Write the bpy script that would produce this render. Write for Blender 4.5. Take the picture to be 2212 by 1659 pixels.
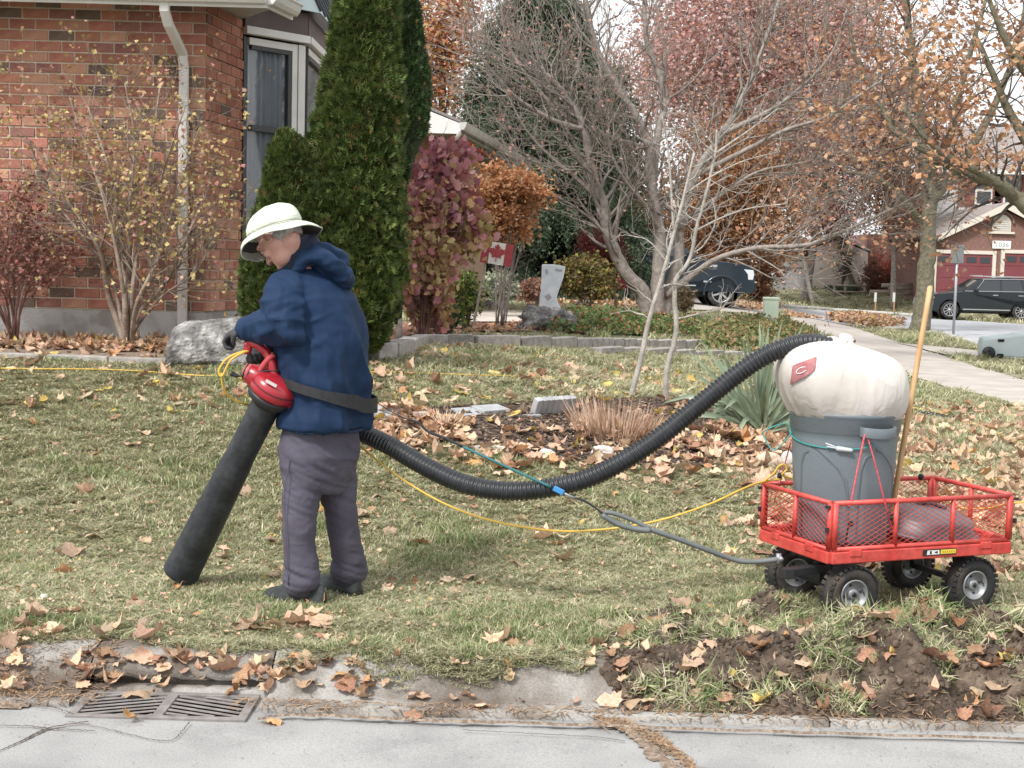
import bpy, bmesh, math, random
import numpy as np
from mathutils import Vector, Matrix, noise as mnoise
random.seed(7); RNG = np.random.default_rng(11)
for o in list(bpy.data.objects): bpy.data.objects.remove(o)
SC = bpy.context.scene; COL = SC.collection
PI = math.pi
# ------------------------------------------------------------------ camera, sky, sun, exposure
CAMZ = 1.49; FPX = 3000.0; PITCH = math.atan(244.5/3000); ROLL = math.radians(1.5)
Fv = Vector((0, math.cos(PITCH), -math.sin(PITCH)))
r0 = Vector((1, 0, 0)); u0 = Vector((0, math.sin(PITCH), math.cos(PITCH)))
Rv = r0*math.cos(ROLL) + u0*math.sin(ROLL); Uv = -r0*math.sin(ROLL) + u0*math.cos(ROLL)
cd = bpy.data.cameras.new('camera'); cam = bpy.data.objects.new('camera', cd); COL.objects.link(cam)
M = Matrix.Identity(4)
for i, ax in enumerate((Rv, Uv, -Fv)):
    for j in range(3): M[j][i] = ax[j]
M[2][3] = CAMZ
cam.matrix_world = M
cd.sensor_width = 36; cd.lens = FPX/2212*36; cd.clip_end = 600; cd.clip_start = 0.1
SC.camera = cam
SUN_EL, SUN_AZ = 48, 218          # azimuth clockwise from +Y, light comes from behind-left of the camera
W = bpy.data.worlds.new('World'); SC.world = W; W.use_nodes = True
nt = W.node_tree; nt.nodes.clear()
wo = nt.nodes.new('ShaderNodeOutputWorld'); bg = nt.nodes.new('ShaderNodeBackground')
sky = nt.nodes.new('ShaderNodeTexSky'); sky.sky_type = 'NISHITA'; sky.sun_disc = False
sky.sun_elevation = math.radians(SUN_EL); sky.sun_rotation = math.radians(SUN_AZ)
sky.air_density = 1.6; sky.dust_density = 4.0; sky.ozone_density = 1.0
hs = nt.nodes.new('ShaderNodeHueSaturation'); hs.inputs['Saturation'].default_value = 0.32; hs.inputs['Value'].default_value = 1.25
tc = nt.nodes.new('ShaderNodeTexCoord'); nz = nt.nodes.new('ShaderNodeTexNoise'); nz.inputs['Scale'].default_value = 2.2; nz.inputs['Detail'].default_value = 6
rmp = nt.nodes.new('ShaderNodeValToRGB'); rmp.color_ramp.elements[0].position = .40; rmp.color_ramp.elements[1].position = .62
mx = nt.nodes.new('ShaderNodeMix'); mx.data_type = 'RGBA'; mx.inputs['B'].default_value = (9.2, 9.3, 9.5, 1)
mul = nt.nodes.new('ShaderNodeMath'); mul.operation = 'MULTIPLY'; mul.inputs[1].default_value = .22
L = nt.links.new
L(tc.outputs['Generated'], nz.inputs['Vector']); L(nz.outputs['Fac'], rmp.inputs['Fac']); L(rmp.outputs['Color'], mul.inputs[0]); ad_ = nt.nodes.new('ShaderNodeMath'); ad_.inputs[1].default_value = .72; L(mul.outputs[0], ad_.inputs[0])
L(sky.outputs['Color'], hs.inputs['Color']); L(hs.outputs['Color'], mx.inputs['A']); L(ad_.outputs[0], mx.inputs['Factor'])
L(mx.outputs['Result'], bg.inputs['Color']); bg.inputs['Strength'].default_value = 0.104; L(bg.outputs[0], wo.inputs['Surface'])
sd = bpy.data.lights.new('sun', 'SUN'); sd.energy = 2.9; sd.angle = math.radians(10); sd.color = (1, .965, .92)
sun = bpy.data.objects.new('sun', sd); COL.objects.link(sun)
el, az = math.radians(SUN_EL), math.radians(SUN_AZ)
sdir = Vector((math.sin(az)*math.cos(el), math.cos(az)*math.cos(el), math.sin(el)))
sun.rotation_euler = sdir.to_track_quat('Z', 'Y').to_euler()
SC.view_settings.view_transform = 'Standard'; SC.view_settings.look = 'None'
SC.view_settings.exposure = 0.55; SC.view_settings.gamma = 1; SC.view_settings.use_curve_mapping = False
SC.cycles.max_bounces = 6; SC.cycles.transparent_max_bounces = 12; SC.cycles.caustics_reflective = False; SC.cycles.caustics_refractive = False

# ------------------------------------------------------------------ helpers
def ray(u, v): return Fv + Rv*((u-1106)/FPX) + Uv*((829.5-v)/FPX)
def P(u, v, Y):
    d = ray(u, v); return Vector((0, 0, CAMZ)) + d*(Y/d.y)
def ss(t):
    t = np.clip(t, 0, 1); return t*t*(3-2*t)
def G(x, y):
    """height of the ground"""
    x = np.asarray(x, float); y = np.asarray(y, float)
    t = ss((y-6.5)/(11.3-6.5))
    c = 1.0 + .22*np.maximum(y-10, 0)
    Lf = ss((c+3-x)/6)
    amp = .80 - .16*ss((y-11)/4)
    z = t*amp*Lf
    d = x - (13.8 + (72-y)*.38)
    z = z + .8*ss(d/6)*ss((y-40)/12)
    z = z - .035*(1-ss((y-5.3)/.5))
    z = z + .012*np.sin(x*1.7+y*.9)*np.sin(y*1.3-x*.6)*ss((y-5.5)/1)
    return z
def g1(x, y): return float(G(x, y))
def gp(u, v):
    d = ray(u, v); y = 4.9; prev = None
    while y < 260:
        s = y/d.y; z = CAMZ + d.z*s; x = d.x*s
        dz = z - g1(x, y)
        if dz <= 0:
            if prev:
                a, b = prev, y
                for _ in range(18):
                    m = (a+b)/2; s = m/d.y
                    if CAMZ+d.z*s - g1(d.x*s, m) > 0: a = m
                    else: b = m
                y = b
            s = y/d.y; x = d.x*s
            return Vector((x, y, g1(x, y)))
        prev = y; y *= 1.012
    return Vector((d.x/d.y*y, y, g1(d.x/d.y*y, y)))

def mesh_np(name, V, Fs, smooth=False, cols=None, mis=None):
    me = bpy.data.meshes.new(name)
    V = np.asarray(V, np.float32).reshape(-1, 3)
    Fs = [np.asarray(f, np.int32) for f in Fs if len(f)]
    me.vertices.add(len(V)); me.vertices.foreach_set('co', V.ravel())
    loops = np.concatenate([f.ravel() for f in Fs]); tot = np.concatenate([np.full(len(f), f.shape[1], np.int32) for f in Fs])
    st = np.concatenate([[0], np.cumsum(tot)[:-1]]).astype(np.int32)
    me.loops.add(len(loops)); me.loops.foreach_set('vertex_index', loops)
    me.polygons.add(len(tot)); me.polygons.foreach_set('loop_start', st)
    try: me.polygons.foreach_set('loop_total', tot)
    except Exception: pass
    if mis is not None: me.polygons.foreach_set('material_index', np.asarray(mis, np.int32))
    if np.ndim(smooth) == 0: sm = np.full(len(tot), bool(smooth))
    else: sm = smooth
    me.polygons.foreach_set('use_smooth', sm)
    me.update(calc_edges=True)
    if cols is not None:
        a = me.color_attributes.new('tint', 'FLOAT_COLOR', 'POINT')
        c = np.ones((len(V), 4), np.float32); c[:, :3] = cols; a.data.foreach_set('color', c.ravel())
    return me

ORG = {}
def link(o, parent=None, org=(0, 0, 0)):
    COL.objects.link(o)
    if parent is not None: o.parent = parent
    ORG[o.name] = Vector(org); return o
def thing(name, label, cat, loc, group=None):
    o = bpy.data.objects.new(name, None); o.location = loc; o.empty_display_size = .1
    link(o, None, loc); o['label'] = label; o['category'] = cat
    if group: o['group'] = group
    return o
def tag(o, label, cat, group=None):
    o['label'] = label; o['category'] = cat
    if group: o['group'] = group
    return o
def kind(o, k): o['kind'] = k; return o

def frames(pts):
    pts = [Vector(p) for p in pts]; out = []; n = len(pts)
    t0 = (pts[1]-pts[0]).normalized()
    a = Vector((0, 0, 1)) if abs(t0.z) < .9 else Vector((1, 0, 0))
    x = t0.cross(a).normalized()
    for i in range(n):
        t = (pts[min(i+1, n-1)]-pts[max(i-1, 0)])
        t = t.normalized() if t.length > 1e-9 else t0
        x = x - t*x.dot(t); x = x.normalized() if x.length > 1e-6 else t.orthogonal().normalized()
        out.append((x.copy(), t.cross(x))); t0 = t
    return out

class MB:
    def __init__(s): s.V = []; s.F = []; s.n = 0; s.C = []; s.S = []
    def add(s, V, F, smooth=False, col=None):
        V = np.asarray(V, float).reshape(-1, 3)
        if not isinstance(F, list) or (len(F) and not isinstance(F[0], np.ndarray)): 
            by = {}
            for f in F: by.setdefault(len(f), []).append(f)
            F = [np.array(v) for v in by.values()]
        for f in F: s.F.append(f+s.n); s.S.append(np.full(len(f), smooth))
        s.V.append(V); s.C.append(np.tile(col if col is not None else (1, 1, 1), (len(V), 1)) if np.ndim(col) < 2 else col)
        s.n += len(V); return s
    def box(s, c, sx, sy, sz, R=None, col=None):
        v = np.array([(a*sx/2, b*sy/2, d*sz/2) for a in (-1, 1) for b in (-1, 1) for d in (-1, 1)])
        if R is not None: v = v @ np.array(R.to_3x3()).T
        v = v + np.array(c)
        return s.add(v, [np.array([(0, 1, 3, 2), (4, 6, 7, 5), (0, 4, 5, 1), (2, 3, 7, 6), (0, 2, 6, 4), (1, 5, 7, 3)])], col=col)
    def beam(s, p, q, w, h, up=(0, 0, 1), col=None):
        p, q = Vector(p), Vector(q); t = (q-p).normalized(); up = Vector(up)
        x = t.cross(up); x = x.normalized() if x.length > 1e-6 else t.orthogonal().normalized(); y = x.cross(t)
        v = [e + x*a*w/2 + y*b*h/2 for e in (p, q) for a, b in ((-1, -1), (1, -1), (1, 1), (-1, 1))]
        return s.add(v, [np.array([(0, 1, 2, 3), (7, 6, 5, 4), (0, 4, 5, 1), (1, 5, 6, 2), (2, 6, 7, 3), (3, 7, 4, 0)])], col=col)
    def tube(s, pts, rad, k=8, cap=True, smooth=True, col=None, ell=1.0):
        n = len(pts); rad = [rad]*n if np.ndim(rad) == 0 else rad
        fr = frames(pts); V = []
        for p, r, (x, y) in zip(pts, rad, fr):
            p = Vector(p)
            for j in range(k):
                a = 2*PI*j/k; V.append(p + x*(r*math.cos(a)) + y*(r*ell*math.sin(a)))
        F = [(i*k+j, i*k+(j+1) % k, (i+1)*k+(j+1) % k, (i+1)*k+j) for i in range(n-1) for j in range(k)]
        Fs = [np.array(F)]
        if cap: Fs.append(np.array([list(range(k))[::-1], [(n-1)*k+j for j in range(k)]]))
        return s.add(V, Fs, smooth, col)
    def loft(s, rings, cap=True, smooth=True, col=None, closed=True):
        k = len(rings[0]); n = len(rings); V = [p for r in rings for p in r]
        jj = range(k) if closed else range(k-1)
        F = [(i*k+j, i*k+(j+1) % k, (i+1)*k+(j+1) % k, (i+1)*k+j) for i in range(n-1) for j in jj]
        Fs = [np.array(F)]
        if cap and closed: Fs.append(np.array([list(range(k))[::-1], [(n-1)*k+j for j in range(k)]]))
        return s.add(V, Fs, smooth, col)
    def lathe(s, c, axis, prof, k=24, smooth=True, col=None, cap=False):
        """prof = [(radius, height along axis)]"""
        c = Vector(c); ax = Vector(axis).normalized(); x = ax.orthogonal().normalized(); y = ax.cross(x)
        rings = [[c + ax*h + (x*math.cos(2*PI*j/k) + y*math.sin(2*PI*j/k))*r for j in range(k)] for r, h in prof]
        return s.loft(rings, cap, smooth, col)
    def prism(s, poly, d, smooth=False, col=None):
        """poly: 3d points, extruded by vector d"""
        d = Vector(d); n = len(poly); V = [Vector(p) for p in poly] + [Vector(p)+d for p in poly]
        F = [(i, (i+1) % n, n+(i+1) % n, n+i) for i in range(n)]
        return s.add(V, [np.array(F), np.array([list(range(n))[::-1], [n+i for i in range(n)]])], smooth, col)
    def blob(s, c, rx, ry, rz, sub=3, amp=.12, fr=2.0, seed=0, R=None, col=None, smooth=True, flat=None):
        bm = bmesh.new(); bmesh.ops.create_icosphere(bm, subdivisions=sub, radius=1)
        V = []
        for v in bm.verts:
            p = v.co; f = 1 + amp*mnoise.noise(p*fr+Vector((seed*7.3, seed*1.9, 3))) + amp*.5*mnoise.noise(p*fr*2.7+Vector((seed, 5, 9)))
            q = Vector((p.x*rx*f, p.y*ry*f, p.z*rz*f))
            if flat is not None and q.z < -flat: q.z = -flat
            if R is not None: q = R @ q
            V.append(q+Vector(c))
        F = [tuple(x.index for x in f.verts) for f in bm.faces]; bm.free()
        return s.add(V, F, smooth, col)
    def build(s, name, m, parent=None, bevel=0, org=None, bseg=2, colors=False, subsurf=0):
        if org is None: org = ORG[parent.name] if parent is not None else None
        V = np.concatenate(s.V)
        if org is None:
            mn, mx_ = V.min(0), V.max(0); org = Vector(((mn[0]+mx_[0])/2, (mn[1]+mx_[1])/2, mn[2]))
        me = mesh_np(name, V-np.array(org), s.F, smooth=np.concatenate(s.S), cols=np.concatenate(s.C) if colors else None)
        for mm in (m if isinstance(m, (list, tuple)) else [m]): me.materials.append(mm)
        o = bpy.data.objects.new(name, me)
        if parent is None: o.location = org
        link(o, parent, org)
        if bevel:
            b = o.modifiers.new('bevel', 'BEVEL'); b.width = bevel; b.segments = bseg; b.limit_method = 'ANGLE'; b.angle_limit = .6
        if subsurf:
            b = o.modifiers.new('sub', 'SUBSURF'); b.levels = b.render_levels = subsurf
        return o

# ------------------------------------------------------------------ materials
MATS = {}
def mat(name, c, rough=.7, c2=None, scale=8, bump=0, bscale=40, metal=0, rnd=0, detail=6, spec=.5, c3=None, tint=False, trans=0, coat=0, hueR=0, sheen=0, ramp=(.35, .65), stretch=None, bdist=.01, crease=None, speck=None):
    if name in MATS: return MATS[name]
    m = bpy.data.materials.new(name); m.use_nodes = True; n = m.node_tree; N = n.nodes; Lk = n.links.new
    b = N['Principled BSDF']; b.inputs['Roughness'].default_value = rough; b.inputs['Metallic'].default_value = metal
    b.inputs['Specular IOR Level'].default_value = spec
    if coat: b.inputs['Coat Weight'].default_value = coat; b.inputs['Coat Roughness'].default_value = .06
    if sheen: b.inputs['Sheen Weight'].default_value = sheen
    c4 = lambda q: (*q, 1) if len(q) == 3 else q
    src = None; tcn = N.new('ShaderNodeTexCoord'); vec = tcn.outputs['Object']
    if stretch:
        mp = N.new('ShaderNodeMapping'); mp.inputs['Scale'].default_value = stretch; Lk(vec, mp.inputs['Vector']); vec = mp.outputs['Vector']
    if tint:
        a = N.new('ShaderNodeAttribute'); a.attribute_name = 'tint'; src = a.outputs['Color']
    if c2 is not None:
        t = N.new('ShaderNodeTexNoise'); t.inputs['Scale'].default_value = scale; t.inputs['Detail'].default_value = detail; Lk(vec, t.inputs['Vector'])
        r = N.new('ShaderNodeValToRGB'); r.color_ramp.elements[0].color = c4(c); r.color_ramp.elements[1].color = c4(c2)
        r.color_ramp.elements[0].position = ramp[0]; r.color_ramp.elements[1].position = ramp[1]
        if c3 is not None: e = r.color_ramp.elements.new(sum(ramp)/2); e.color = c4(c3)
        Lk(t.outputs['Fac'], r.inputs['Fac'])
        if src is not None:
            mm = N.new('ShaderNodeMix'); mm.data_type = 'RGBA'; mm.blend_type = 'MULTIPLY'; mm.inputs['Factor'].default_value = 1
            Lk(src, mm.inputs['A']); Lk(r.outputs['Color'], mm.inputs['B']); src = mm.outputs['Result']
        else: src = r.outputs['Color']
    elif src is not None:
        mm = N.new('ShaderNodeMix'); mm.data_type = 'RGBA'; mm.blend_type = 'MULTIPLY'; mm.inputs['Factor'].default_value = 1
        Lk(src, mm.inputs['A']); mm.inputs['B'].default_value = c4(c); src = mm.outputs['Result']
    if src is None:
        rg = N.new('ShaderNodeRGB'); rg.outputs[0].default_value = c4(c); src = rg.outputs[0]
    if speck:
        ts = N.new('ShaderNodeTexNoise'); ts.inputs['Scale'].default_value = speck[0]; ts.inputs['Detail'].default_value = 3; Lk(tcn.outputs['Object'], ts.inputs['Vector'])
        ms_ = N.new('ShaderNodeMapRange'); ms_.inputs['From Min'].default_value = .32; ms_.inputs['From Max'].default_value = .68; ms_.inputs['To Min'].default_value = 1-speck[1]; ms_.inputs['To Max'].default_value = 1+speck[1]*.6
        Lk(ts.outputs['Fac'], ms_.inputs['Value']); hh_ = N.new('ShaderNodeHueSaturation'); Lk(ms_.outputs['Result'], hh_.inputs['Value']); Lk(src, hh_.inputs['Color']); src = hh_.outputs['Color']
    if rnd or hueR:
        oi = N.new('ShaderNodeObjectInfo'); h = N.new('ShaderNodeHueSaturation')
        mr = N.new('ShaderNodeMapRange'); mr.inputs['To Min'].default_value = 1-rnd; mr.inputs['To Max'].default_value = 1+rnd
        Lk(oi.outputs['Random'], mr.inputs['Value']); Lk(mr.outputs['Result'], h.inputs['Value'])
        if hueR:
            ml = N.new('ShaderNodeMath'); ml.operation = 'MULTIPLY'; ml.inputs[1].default_value = 7.31; fr = N.new('ShaderNodeMath'); fr.operation = 'FRACT'
            m2 = N.new('ShaderNodeMapRange'); m2.inputs['To Min'].default_value = .5-hueR; m2.inputs['To Max'].default_value = .5+hueR
            Lk(oi.outputs['Random'], ml.inputs[0]); Lk(ml.outputs[0], fr.inputs[0]); Lk(fr.outputs[0], m2.inputs['Value']); Lk(m2.outputs['Result'], h.inputs['Hue'])
        Lk(src, h.inputs['Color']); src = h.outputs['Color']
    Lk(src, b.inputs['Base Color'])
    if bump:
        t2 = N.new('ShaderNodeTexNoise'); t2.inputs['Scale'].default_value = bscale; t2.inputs['Detail'].default_value = 5; Lk(vec, t2.inputs['Vector'])
        bu = N.new('ShaderNodeBump'); bu.inputs['Strength'].default_value = bump; bu.inputs['Distance'].default_value = bdist
        Lk(t2.outputs['Fac'], bu.inputs['Height']); Lk(bu.outputs['Normal'], b.inputs['Normal'])
    if crease:
        nrm_in = b.inputs['Normal'].links[0].from_socket if b.inputs['Normal'].is_linked else None
        for sc_, st_, am_ in crease:
            mp2 = N.new('ShaderNodeMapping'); mp2.inputs['Scale'].default_value = st_; Lk(tcn.outputs['Object'], mp2.inputs['Vector'])
            t3 = N.new('ShaderNodeTexNoise'); t3.inputs['Scale'].default_value = sc_; t3.inputs['Detail'].default_value = 2; t3.inputs['Distortion'].default_value = .6; Lk(mp2.outputs['Vector'], t3.inputs['Vector'])
            s1 = N.new('ShaderNodeMath'); s1.operation = 'SUBTRACT'; s1.inputs[1].default_value = .5; Lk(t3.outputs['Fac'], s1.inputs[0]); s2 = N.new('ShaderNodeMath'); s2.operation = 'ABSOLUTE'; Lk(s1.outputs[0], s2.inputs[0])
            b3 = N.new('ShaderNodeBump'); b3.inputs['Strength'].default_value = 1; b3.inputs['Distance'].default_value = am_; b3.invert = True; Lk(s2.outputs[0], b3.inputs['Height'])
            if nrm_in is not None: Lk(nrm_in, b3.inputs['Normal'])
            nrm_in = b3.outputs['Normal']
        Lk(nrm_in, b.inputs['Normal'])
    if trans:
        tr = N.new('ShaderNodeBsdfTranslucent'); Lk(src, tr.inputs['Color']); ms = N.new('ShaderNodeMixShader'); ms.inputs[0].default_value = trans
        Lk(b.outputs[0], ms.inputs[1]); Lk(tr.outputs[0], ms.inputs[2]); Lk(ms.outputs[0], N['Material Output'].inputs['Surface'])
    MATS[name] = m; return m
def glassmat(name, tintc=(.5, .55, .58), op=.35):
    m = bpy.data.materials.new(name); m.use_nodes = True; n = m.node_tree; N = n.nodes; N.remove(N['Principled BSDF'])
    g = N.new('ShaderNodeBsdfGlossy'); g.inputs['Roughness'].default_value = .03; t = N.new('ShaderNodeBsdfTransparent'); t.inputs['Color'].default_value = (*tintc, 1)
    f = N.new('ShaderNodeFresnel'); f.inputs['IOR'].default_value = 1.55; ad = N.new('ShaderNodeMath'); ad.operation = 'ADD'; ad.inputs[1].default_value = op*.2
    ms = N.new('ShaderNodeMixShader'); n.links.new(f.outputs[0], ad.inputs[0]); n.links.new(ad.outputs[0], ms.inputs[0])
    n.links.new(t.outputs[0], ms.inputs[1]); n.links.new(g.outputs[0], ms.inputs[2]); n.links.new(ms.outputs[0], N['Material Output'].inputs['Surface'])
    return m

# geometry-nodes scatter of small instanced meshes (for stuff only)
LIB = {}
def libcoll(name, meshes, mats):
    c = bpy.data.collections.new(name)
    for i, me in enumerate(meshes):
        me.materials.append(mats[i % len(mats)])
        o = bpy.data.objects.new('%s_%02d' % (name, i), me); c.objects.link(o)
    LIB[name] = c; return c
def scatter(name, pts, rots, scl, var, coll, k='stuff'):
    me = bpy.data.meshes.new(name); n = len(pts); me.vertices.add(n); me.vertices.foreach_set('co', np.asarray(pts, np.float32).ravel())
    a = me.attributes.new('rot', 'FLOAT_VECTOR', 'POINT'); a.data.foreach_set('vector', np.asarray(rots, np.float32).ravel())
    a = me.attributes.new('scl', 'FLOAT', 'POINT'); a.data.foreach_set('value', np.asarray(scl, np.float32))
    a = me.attributes.new('idx', 'INT', 'POINT'); a.data.foreach_set('value', np.asarray(var, np.int32))
    o = bpy.data.objects.new(name, me); link(o)
    ng = bpy.data.node_groups.new(name+'_nodes', 'GeometryNodeTree')
    ng.interface.new_socket('Geometry', in_out='INPUT', socket_type='NodeSocketGeometry'); ng.interface.new_socket('Geometry', in_out='OUTPUT', socket_type='NodeSocketGeometry')
    N = ng.nodes; gi = N.new('NodeGroupInput'); go = N.new('NodeGroupOutput'); ip = N.new('GeometryNodeInstanceOnPoints'); ci = N.new('GeometryNodeCollectionInfo')
    ci.inputs['Collection'].default_value = coll; ci.inputs['Separate Children'].default_value = True; ci.inputs['Reset Children'].default_value = True
    def na(nm, dt):
        q = N.new('GeometryNodeInputNamedAttribute'); q.data_type = dt; q.inputs['Name'].default_value = nm
        return [s for s in q.outputs if s.enabled][0]
    ng.links.new(gi.outputs[0], ip.inputs['Points']); ng.links.new(ci.outputs[0], ip.inputs['Instance']); ip.inputs['Pick Instance'].default_value = True
    ng.links.new(na('rot', 'FLOAT_VECTOR'), ip.inputs['Rotation']); ng.links.new(na('scl', 'FLOAT'), ip.inputs['Scale']); ng.links.new(na('idx', 'INT'), ip.inputs['Instance Index'])
    ng.links.new(ip.outputs[0], go.inputs[0])
    md = o.modifiers.new('scatter', 'NODES'); md.node_group = ng
    o['kind'] = k; return o
def inpoly(x, y, poly):
    x = np.asarray(x); y = np.asarray(y); r = np.zeros(x.shape, bool); n = len(poly)
    for i in range(n):
        x1, y1 = poly[i][0], poly[i][1]; x2, y2 = poly[(i+1) % n][0], poly[(i+1) % n][1]
        c = ((y1 > y) != (y2 > y)) & (x < (x2-x1)*(y-y1)/((y2-y1) or 1e-9)+x1); r ^= c
    return r
NOGRASS = []
def resample(pl, n):
    pl = [Vector(p) for p in pl]; d = [0]
    for a, b in zip(pl, pl[1:]): d.append(d[-1]+(b-a).length)
    out = []
    for i in range(n):
        t = d[-1]*i/(n-1); j = max(k for k in range(len(d)) if d[k] <= t+1e-9); j = min(j, len(pl)-2)
        f = (t-d[j])/max(d[j+1]-d[j], 1e-9); out.append(pl[j].lerp(pl[j+1], f))
    return out
def strip(name, A, B, m, dz, n=40, k=8, nog=True, skirt=.0):
    """sheet laid on the ground between two lines given as (u,v) picture points of the place"""
    A = resample([gp(*p) for p in A], n); B = resample([gp(*p) for p in B], n)
    V = []; F = []
    for i in range(n):
        for j in range(k+1):
            q = A[i].lerp(B[i], j/k); V.append((q.x, q.y, g1(q.x, q.y)+dz))
    for i in range(n-1):
        for j in range(k): F.append((i*(k+1)+j, i*(k+1)+j+1, (i+1)*(k+1)+j+1, (i+1)*(k+1)+j))
    if nog: NOGRASS.append([(p.x, p.y) for p in A] + [(p.x, p.y) for p in B[::-1]])
    b = MB(); b.add(V, F, True); o = b.build(name, m); kind(o, 'structure'); return o
def catmull(pts, n=8):
    pts = [Vector(p) for p in pts]; P_ = [pts[0]*2-pts[1]]+pts+[pts[-1]*2-pts[-2]]; out = []
    for i in range(1, len(P_)-2):
        a, b, c, d = P_[i-1:i+3]
        for k in range(n):
            t = k/n; out.append(.5*((2*b)+(c-a)*t+(2*a-5*b+4*c-d)*t*t+(3*b-a-3*c+d)*t**3))
    out.append(pts[-1]); return out
# ------------------------------------------------------------------ shared materials
m_road = mat('pale_asphalt', (.25, .25, .247), .9, (.35, .35, .345), 2.2, bump=.5, bscale=220, c3=(.315, .315, .31), bdist=.004, speck=(150, .2))
m_conc = mat('concrete', (.36, .35, .33), .9, (.50, .49, .465), 6, bump=.5, bscale=120, bdist=.004)
m_conc_d = mat('stained_concrete', (.12, .095, .075), .95, (.33, .32, .30), 3.5, bump=.7, bscale=90, bdist=.006, c3=(.22, .20, .18), ramp=(.38, .60), speck=(120, .22))
m_walk = mat('sidewalk_concrete', (.36, .32, .285), .9, (.46, .42, .385), 2.0, bump=.3, bscale=60)
m_soil = mat('turned_soil', (.05, .036, .026), 1, (.19, .145, .105), 12, bump=1, bscale=70, bdist=.02, c3=(.095, .068, .05))
m_mulch = mat('mulch', (.05, .035, .027), 1, (.20, .145, .11), 22, bump=1, bscale=90, bdist=.03, c3=(.09, .065, .05))
m_grassg = mat('lawn_ground', (.17, .18, .10), 1, (.38, .34, .23), 5, bump=1, bscale=120, bdist=.02, c3=(.25, .25, .15))
m_debris = mat('leaf_debris', (.15, .105, .075), 1, (.36, .29, .22), 60, bump=1, bscale=150, bdist=.01, c3=(.24, .18, .135))
m_iron = mat('weathered_iron', (.19, .17, .16), .75, (.29, .27, .26), 14, bump=.4, bscale=120, metal=.3, bdist=.003)
m_black = mat('flat_black', (.008, .008, .008), .9)
# ------------------------------------------------------------------ lawn, road
ys = [5.40]
while ys[-1] < 140: ys.append(ys[-1]+max(.05, min(.012*ys[-1], 1.5)))
xs = np.unique(np.concatenate([np.arange(-60, -12, 1.5), np.arange(-12, 12, .12), np.arange(12, 45, .4), np.arange(45, 90, 2.5)]))
YY, XX = np.meshgrid(np.array(ys), xs, indexing='ij'); ZZ = G(XX, YY)
ny, nx = XX.shape; idx = np.arange(ny*nx).reshape(ny, nx)
F = np.stack([idx[:-1, :-1], idx[:-1, 1:], idx[1:, 1:], idx[1:, :-1]], -1).reshape(-1, 4)
me = mesh_np('lawn', np.stack([XX, YY, ZZ], -1).reshape(-1, 3), [F], True); me.materials.append(m_grassg)
lawn = bpy.data.objects.new('lawn', me); link(lawn); kind(lawn, 'structure')
RZ = -.145
b = MB(); n1 = 60
gx = np.unique(np.concatenate([np.linspace(-30, 30, 121), [-1.575, -.925]])); gy = np.unique(np.concatenate([np.linspace(-8, 5.22, 60), [4.872, 5.172]])); NX = len(gx)
VV = [(x, y, RZ-.012*(ss((y-4.6)/.5)) + .004*mnoise.noise((x, y, 0))) for y in gy for x in gx]
FF = [(i*NX+j, i*NX+j+1, (i+1)*NX+j+1, (i+1)*NX+j) for i in range(len(gy)-1) for j in range(NX-1) if not (-1.58 < (gx[j]+gx[j+1])/2 < -.92 and 4.87 < (gy[i]+gy[i+1])/2 < 5.18)]
b.add(VV, FF, True); road = b.build('road', m_road, org=Vector((0, 0, RZ))); kind(road, 'structure')
b = MB(); b.add([(-160, -60, -.6), (160, -60, -.6), (160, 200, -.6), (-160, 200, -.6)], [(0, 1, 2, 3)]); o = b.build('ground', m_soil); kind(o, 'structure')
def onroad(u, v):
    d = ray(u, v); s = (RZ-CAMZ)/d.z; return Vector((d.x*s, d.y*s, RZ))
def ribbon(name, pts, w, m, z=.006, lab=None):
    pts = catmull([onroad(*p) for p in pts], 10 if np.ndim(w) or w > .02 else 22); jr = random.Random(int(pts[0].y*1000)); pts = [p+Vector((jr.uniform(-1, 1), jr.uniform(-1, 1), 0))*(.004 if (np.ndim(w) == 0 and w < .02) else .006) for p in pts]; ws = resample([Vector((a, 0, 0)) for a in (w if np.ndim(w) else (w, w))], len(pts)) if np.ndim(w) else None
    V = []; rr = random.Random(len(pts)+int(pts[0].x*100))
    for i, p in enumerate(pts):
        t = (pts[min(i+1, len(pts)-1)]-pts[max(i-1, 0)]).normalized(); nn = Vector((-t.y, t.x, 0))
        ww = (w[0]+(w[1]-w[0])*i/(len(pts)-1)) if np.ndim(w) else w
        wob = .65+.9*abs(mnoise.noise((p.x*3.1, p.y*3.1, 4)))+.5*mnoise.noise((p.x*11, 0, 2)); a = ww*wob*(.5+rr.uniform(-.2, .25)); c = ww*wob*(.5+rr.uniform(-.2, .25))
        V += [p+nn*a+Vector((0, 0, z)), p+Vector((0, 0, z+.35*min(ww, .02))), p-nn*c+Vector((0, 0, z))]
    F = [(3*i+j, 3*i+j+1, 3*i+j+4, 3*i+j+3) for i in range(len(pts)-1) for j in range(2)]
    b = MB(); b.add(V, F, True); o = b.build(name, m, parent=road)
    return o
m_crack = mat('crack_dirt', (.06, .048, .04), 1, (.14, .11, .09), 80)
for pts, w in [([(-40, 1640), (30, 1612), (75, 1590), (110, 1575), (190, 1562)], .007), ([(-20, 1570), (60, 1572), (130, 1578), (205, 1582)], .005),
               ([(150, 1562), (205, 1572), (280, 1590), (335, 1602), (375, 1601), (395, 1580), (410, 1563)], .004), ([(55, 1522), (110, 1530), (160, 1545)], .004),
               ([(1000, 1580), (1150, 1588), (1290, 1596), (1350, 1605)], .004)]:
    ribbon('crack', pts, w, m_crack)
dirt = ribbon('dirt_joint', [(1290, 1560), (1350, 1578), (1385, 1600), (1420, 1635), (1475, 1672), (1540, 1710)], (.045, .068), m_debris, .004)
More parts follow.
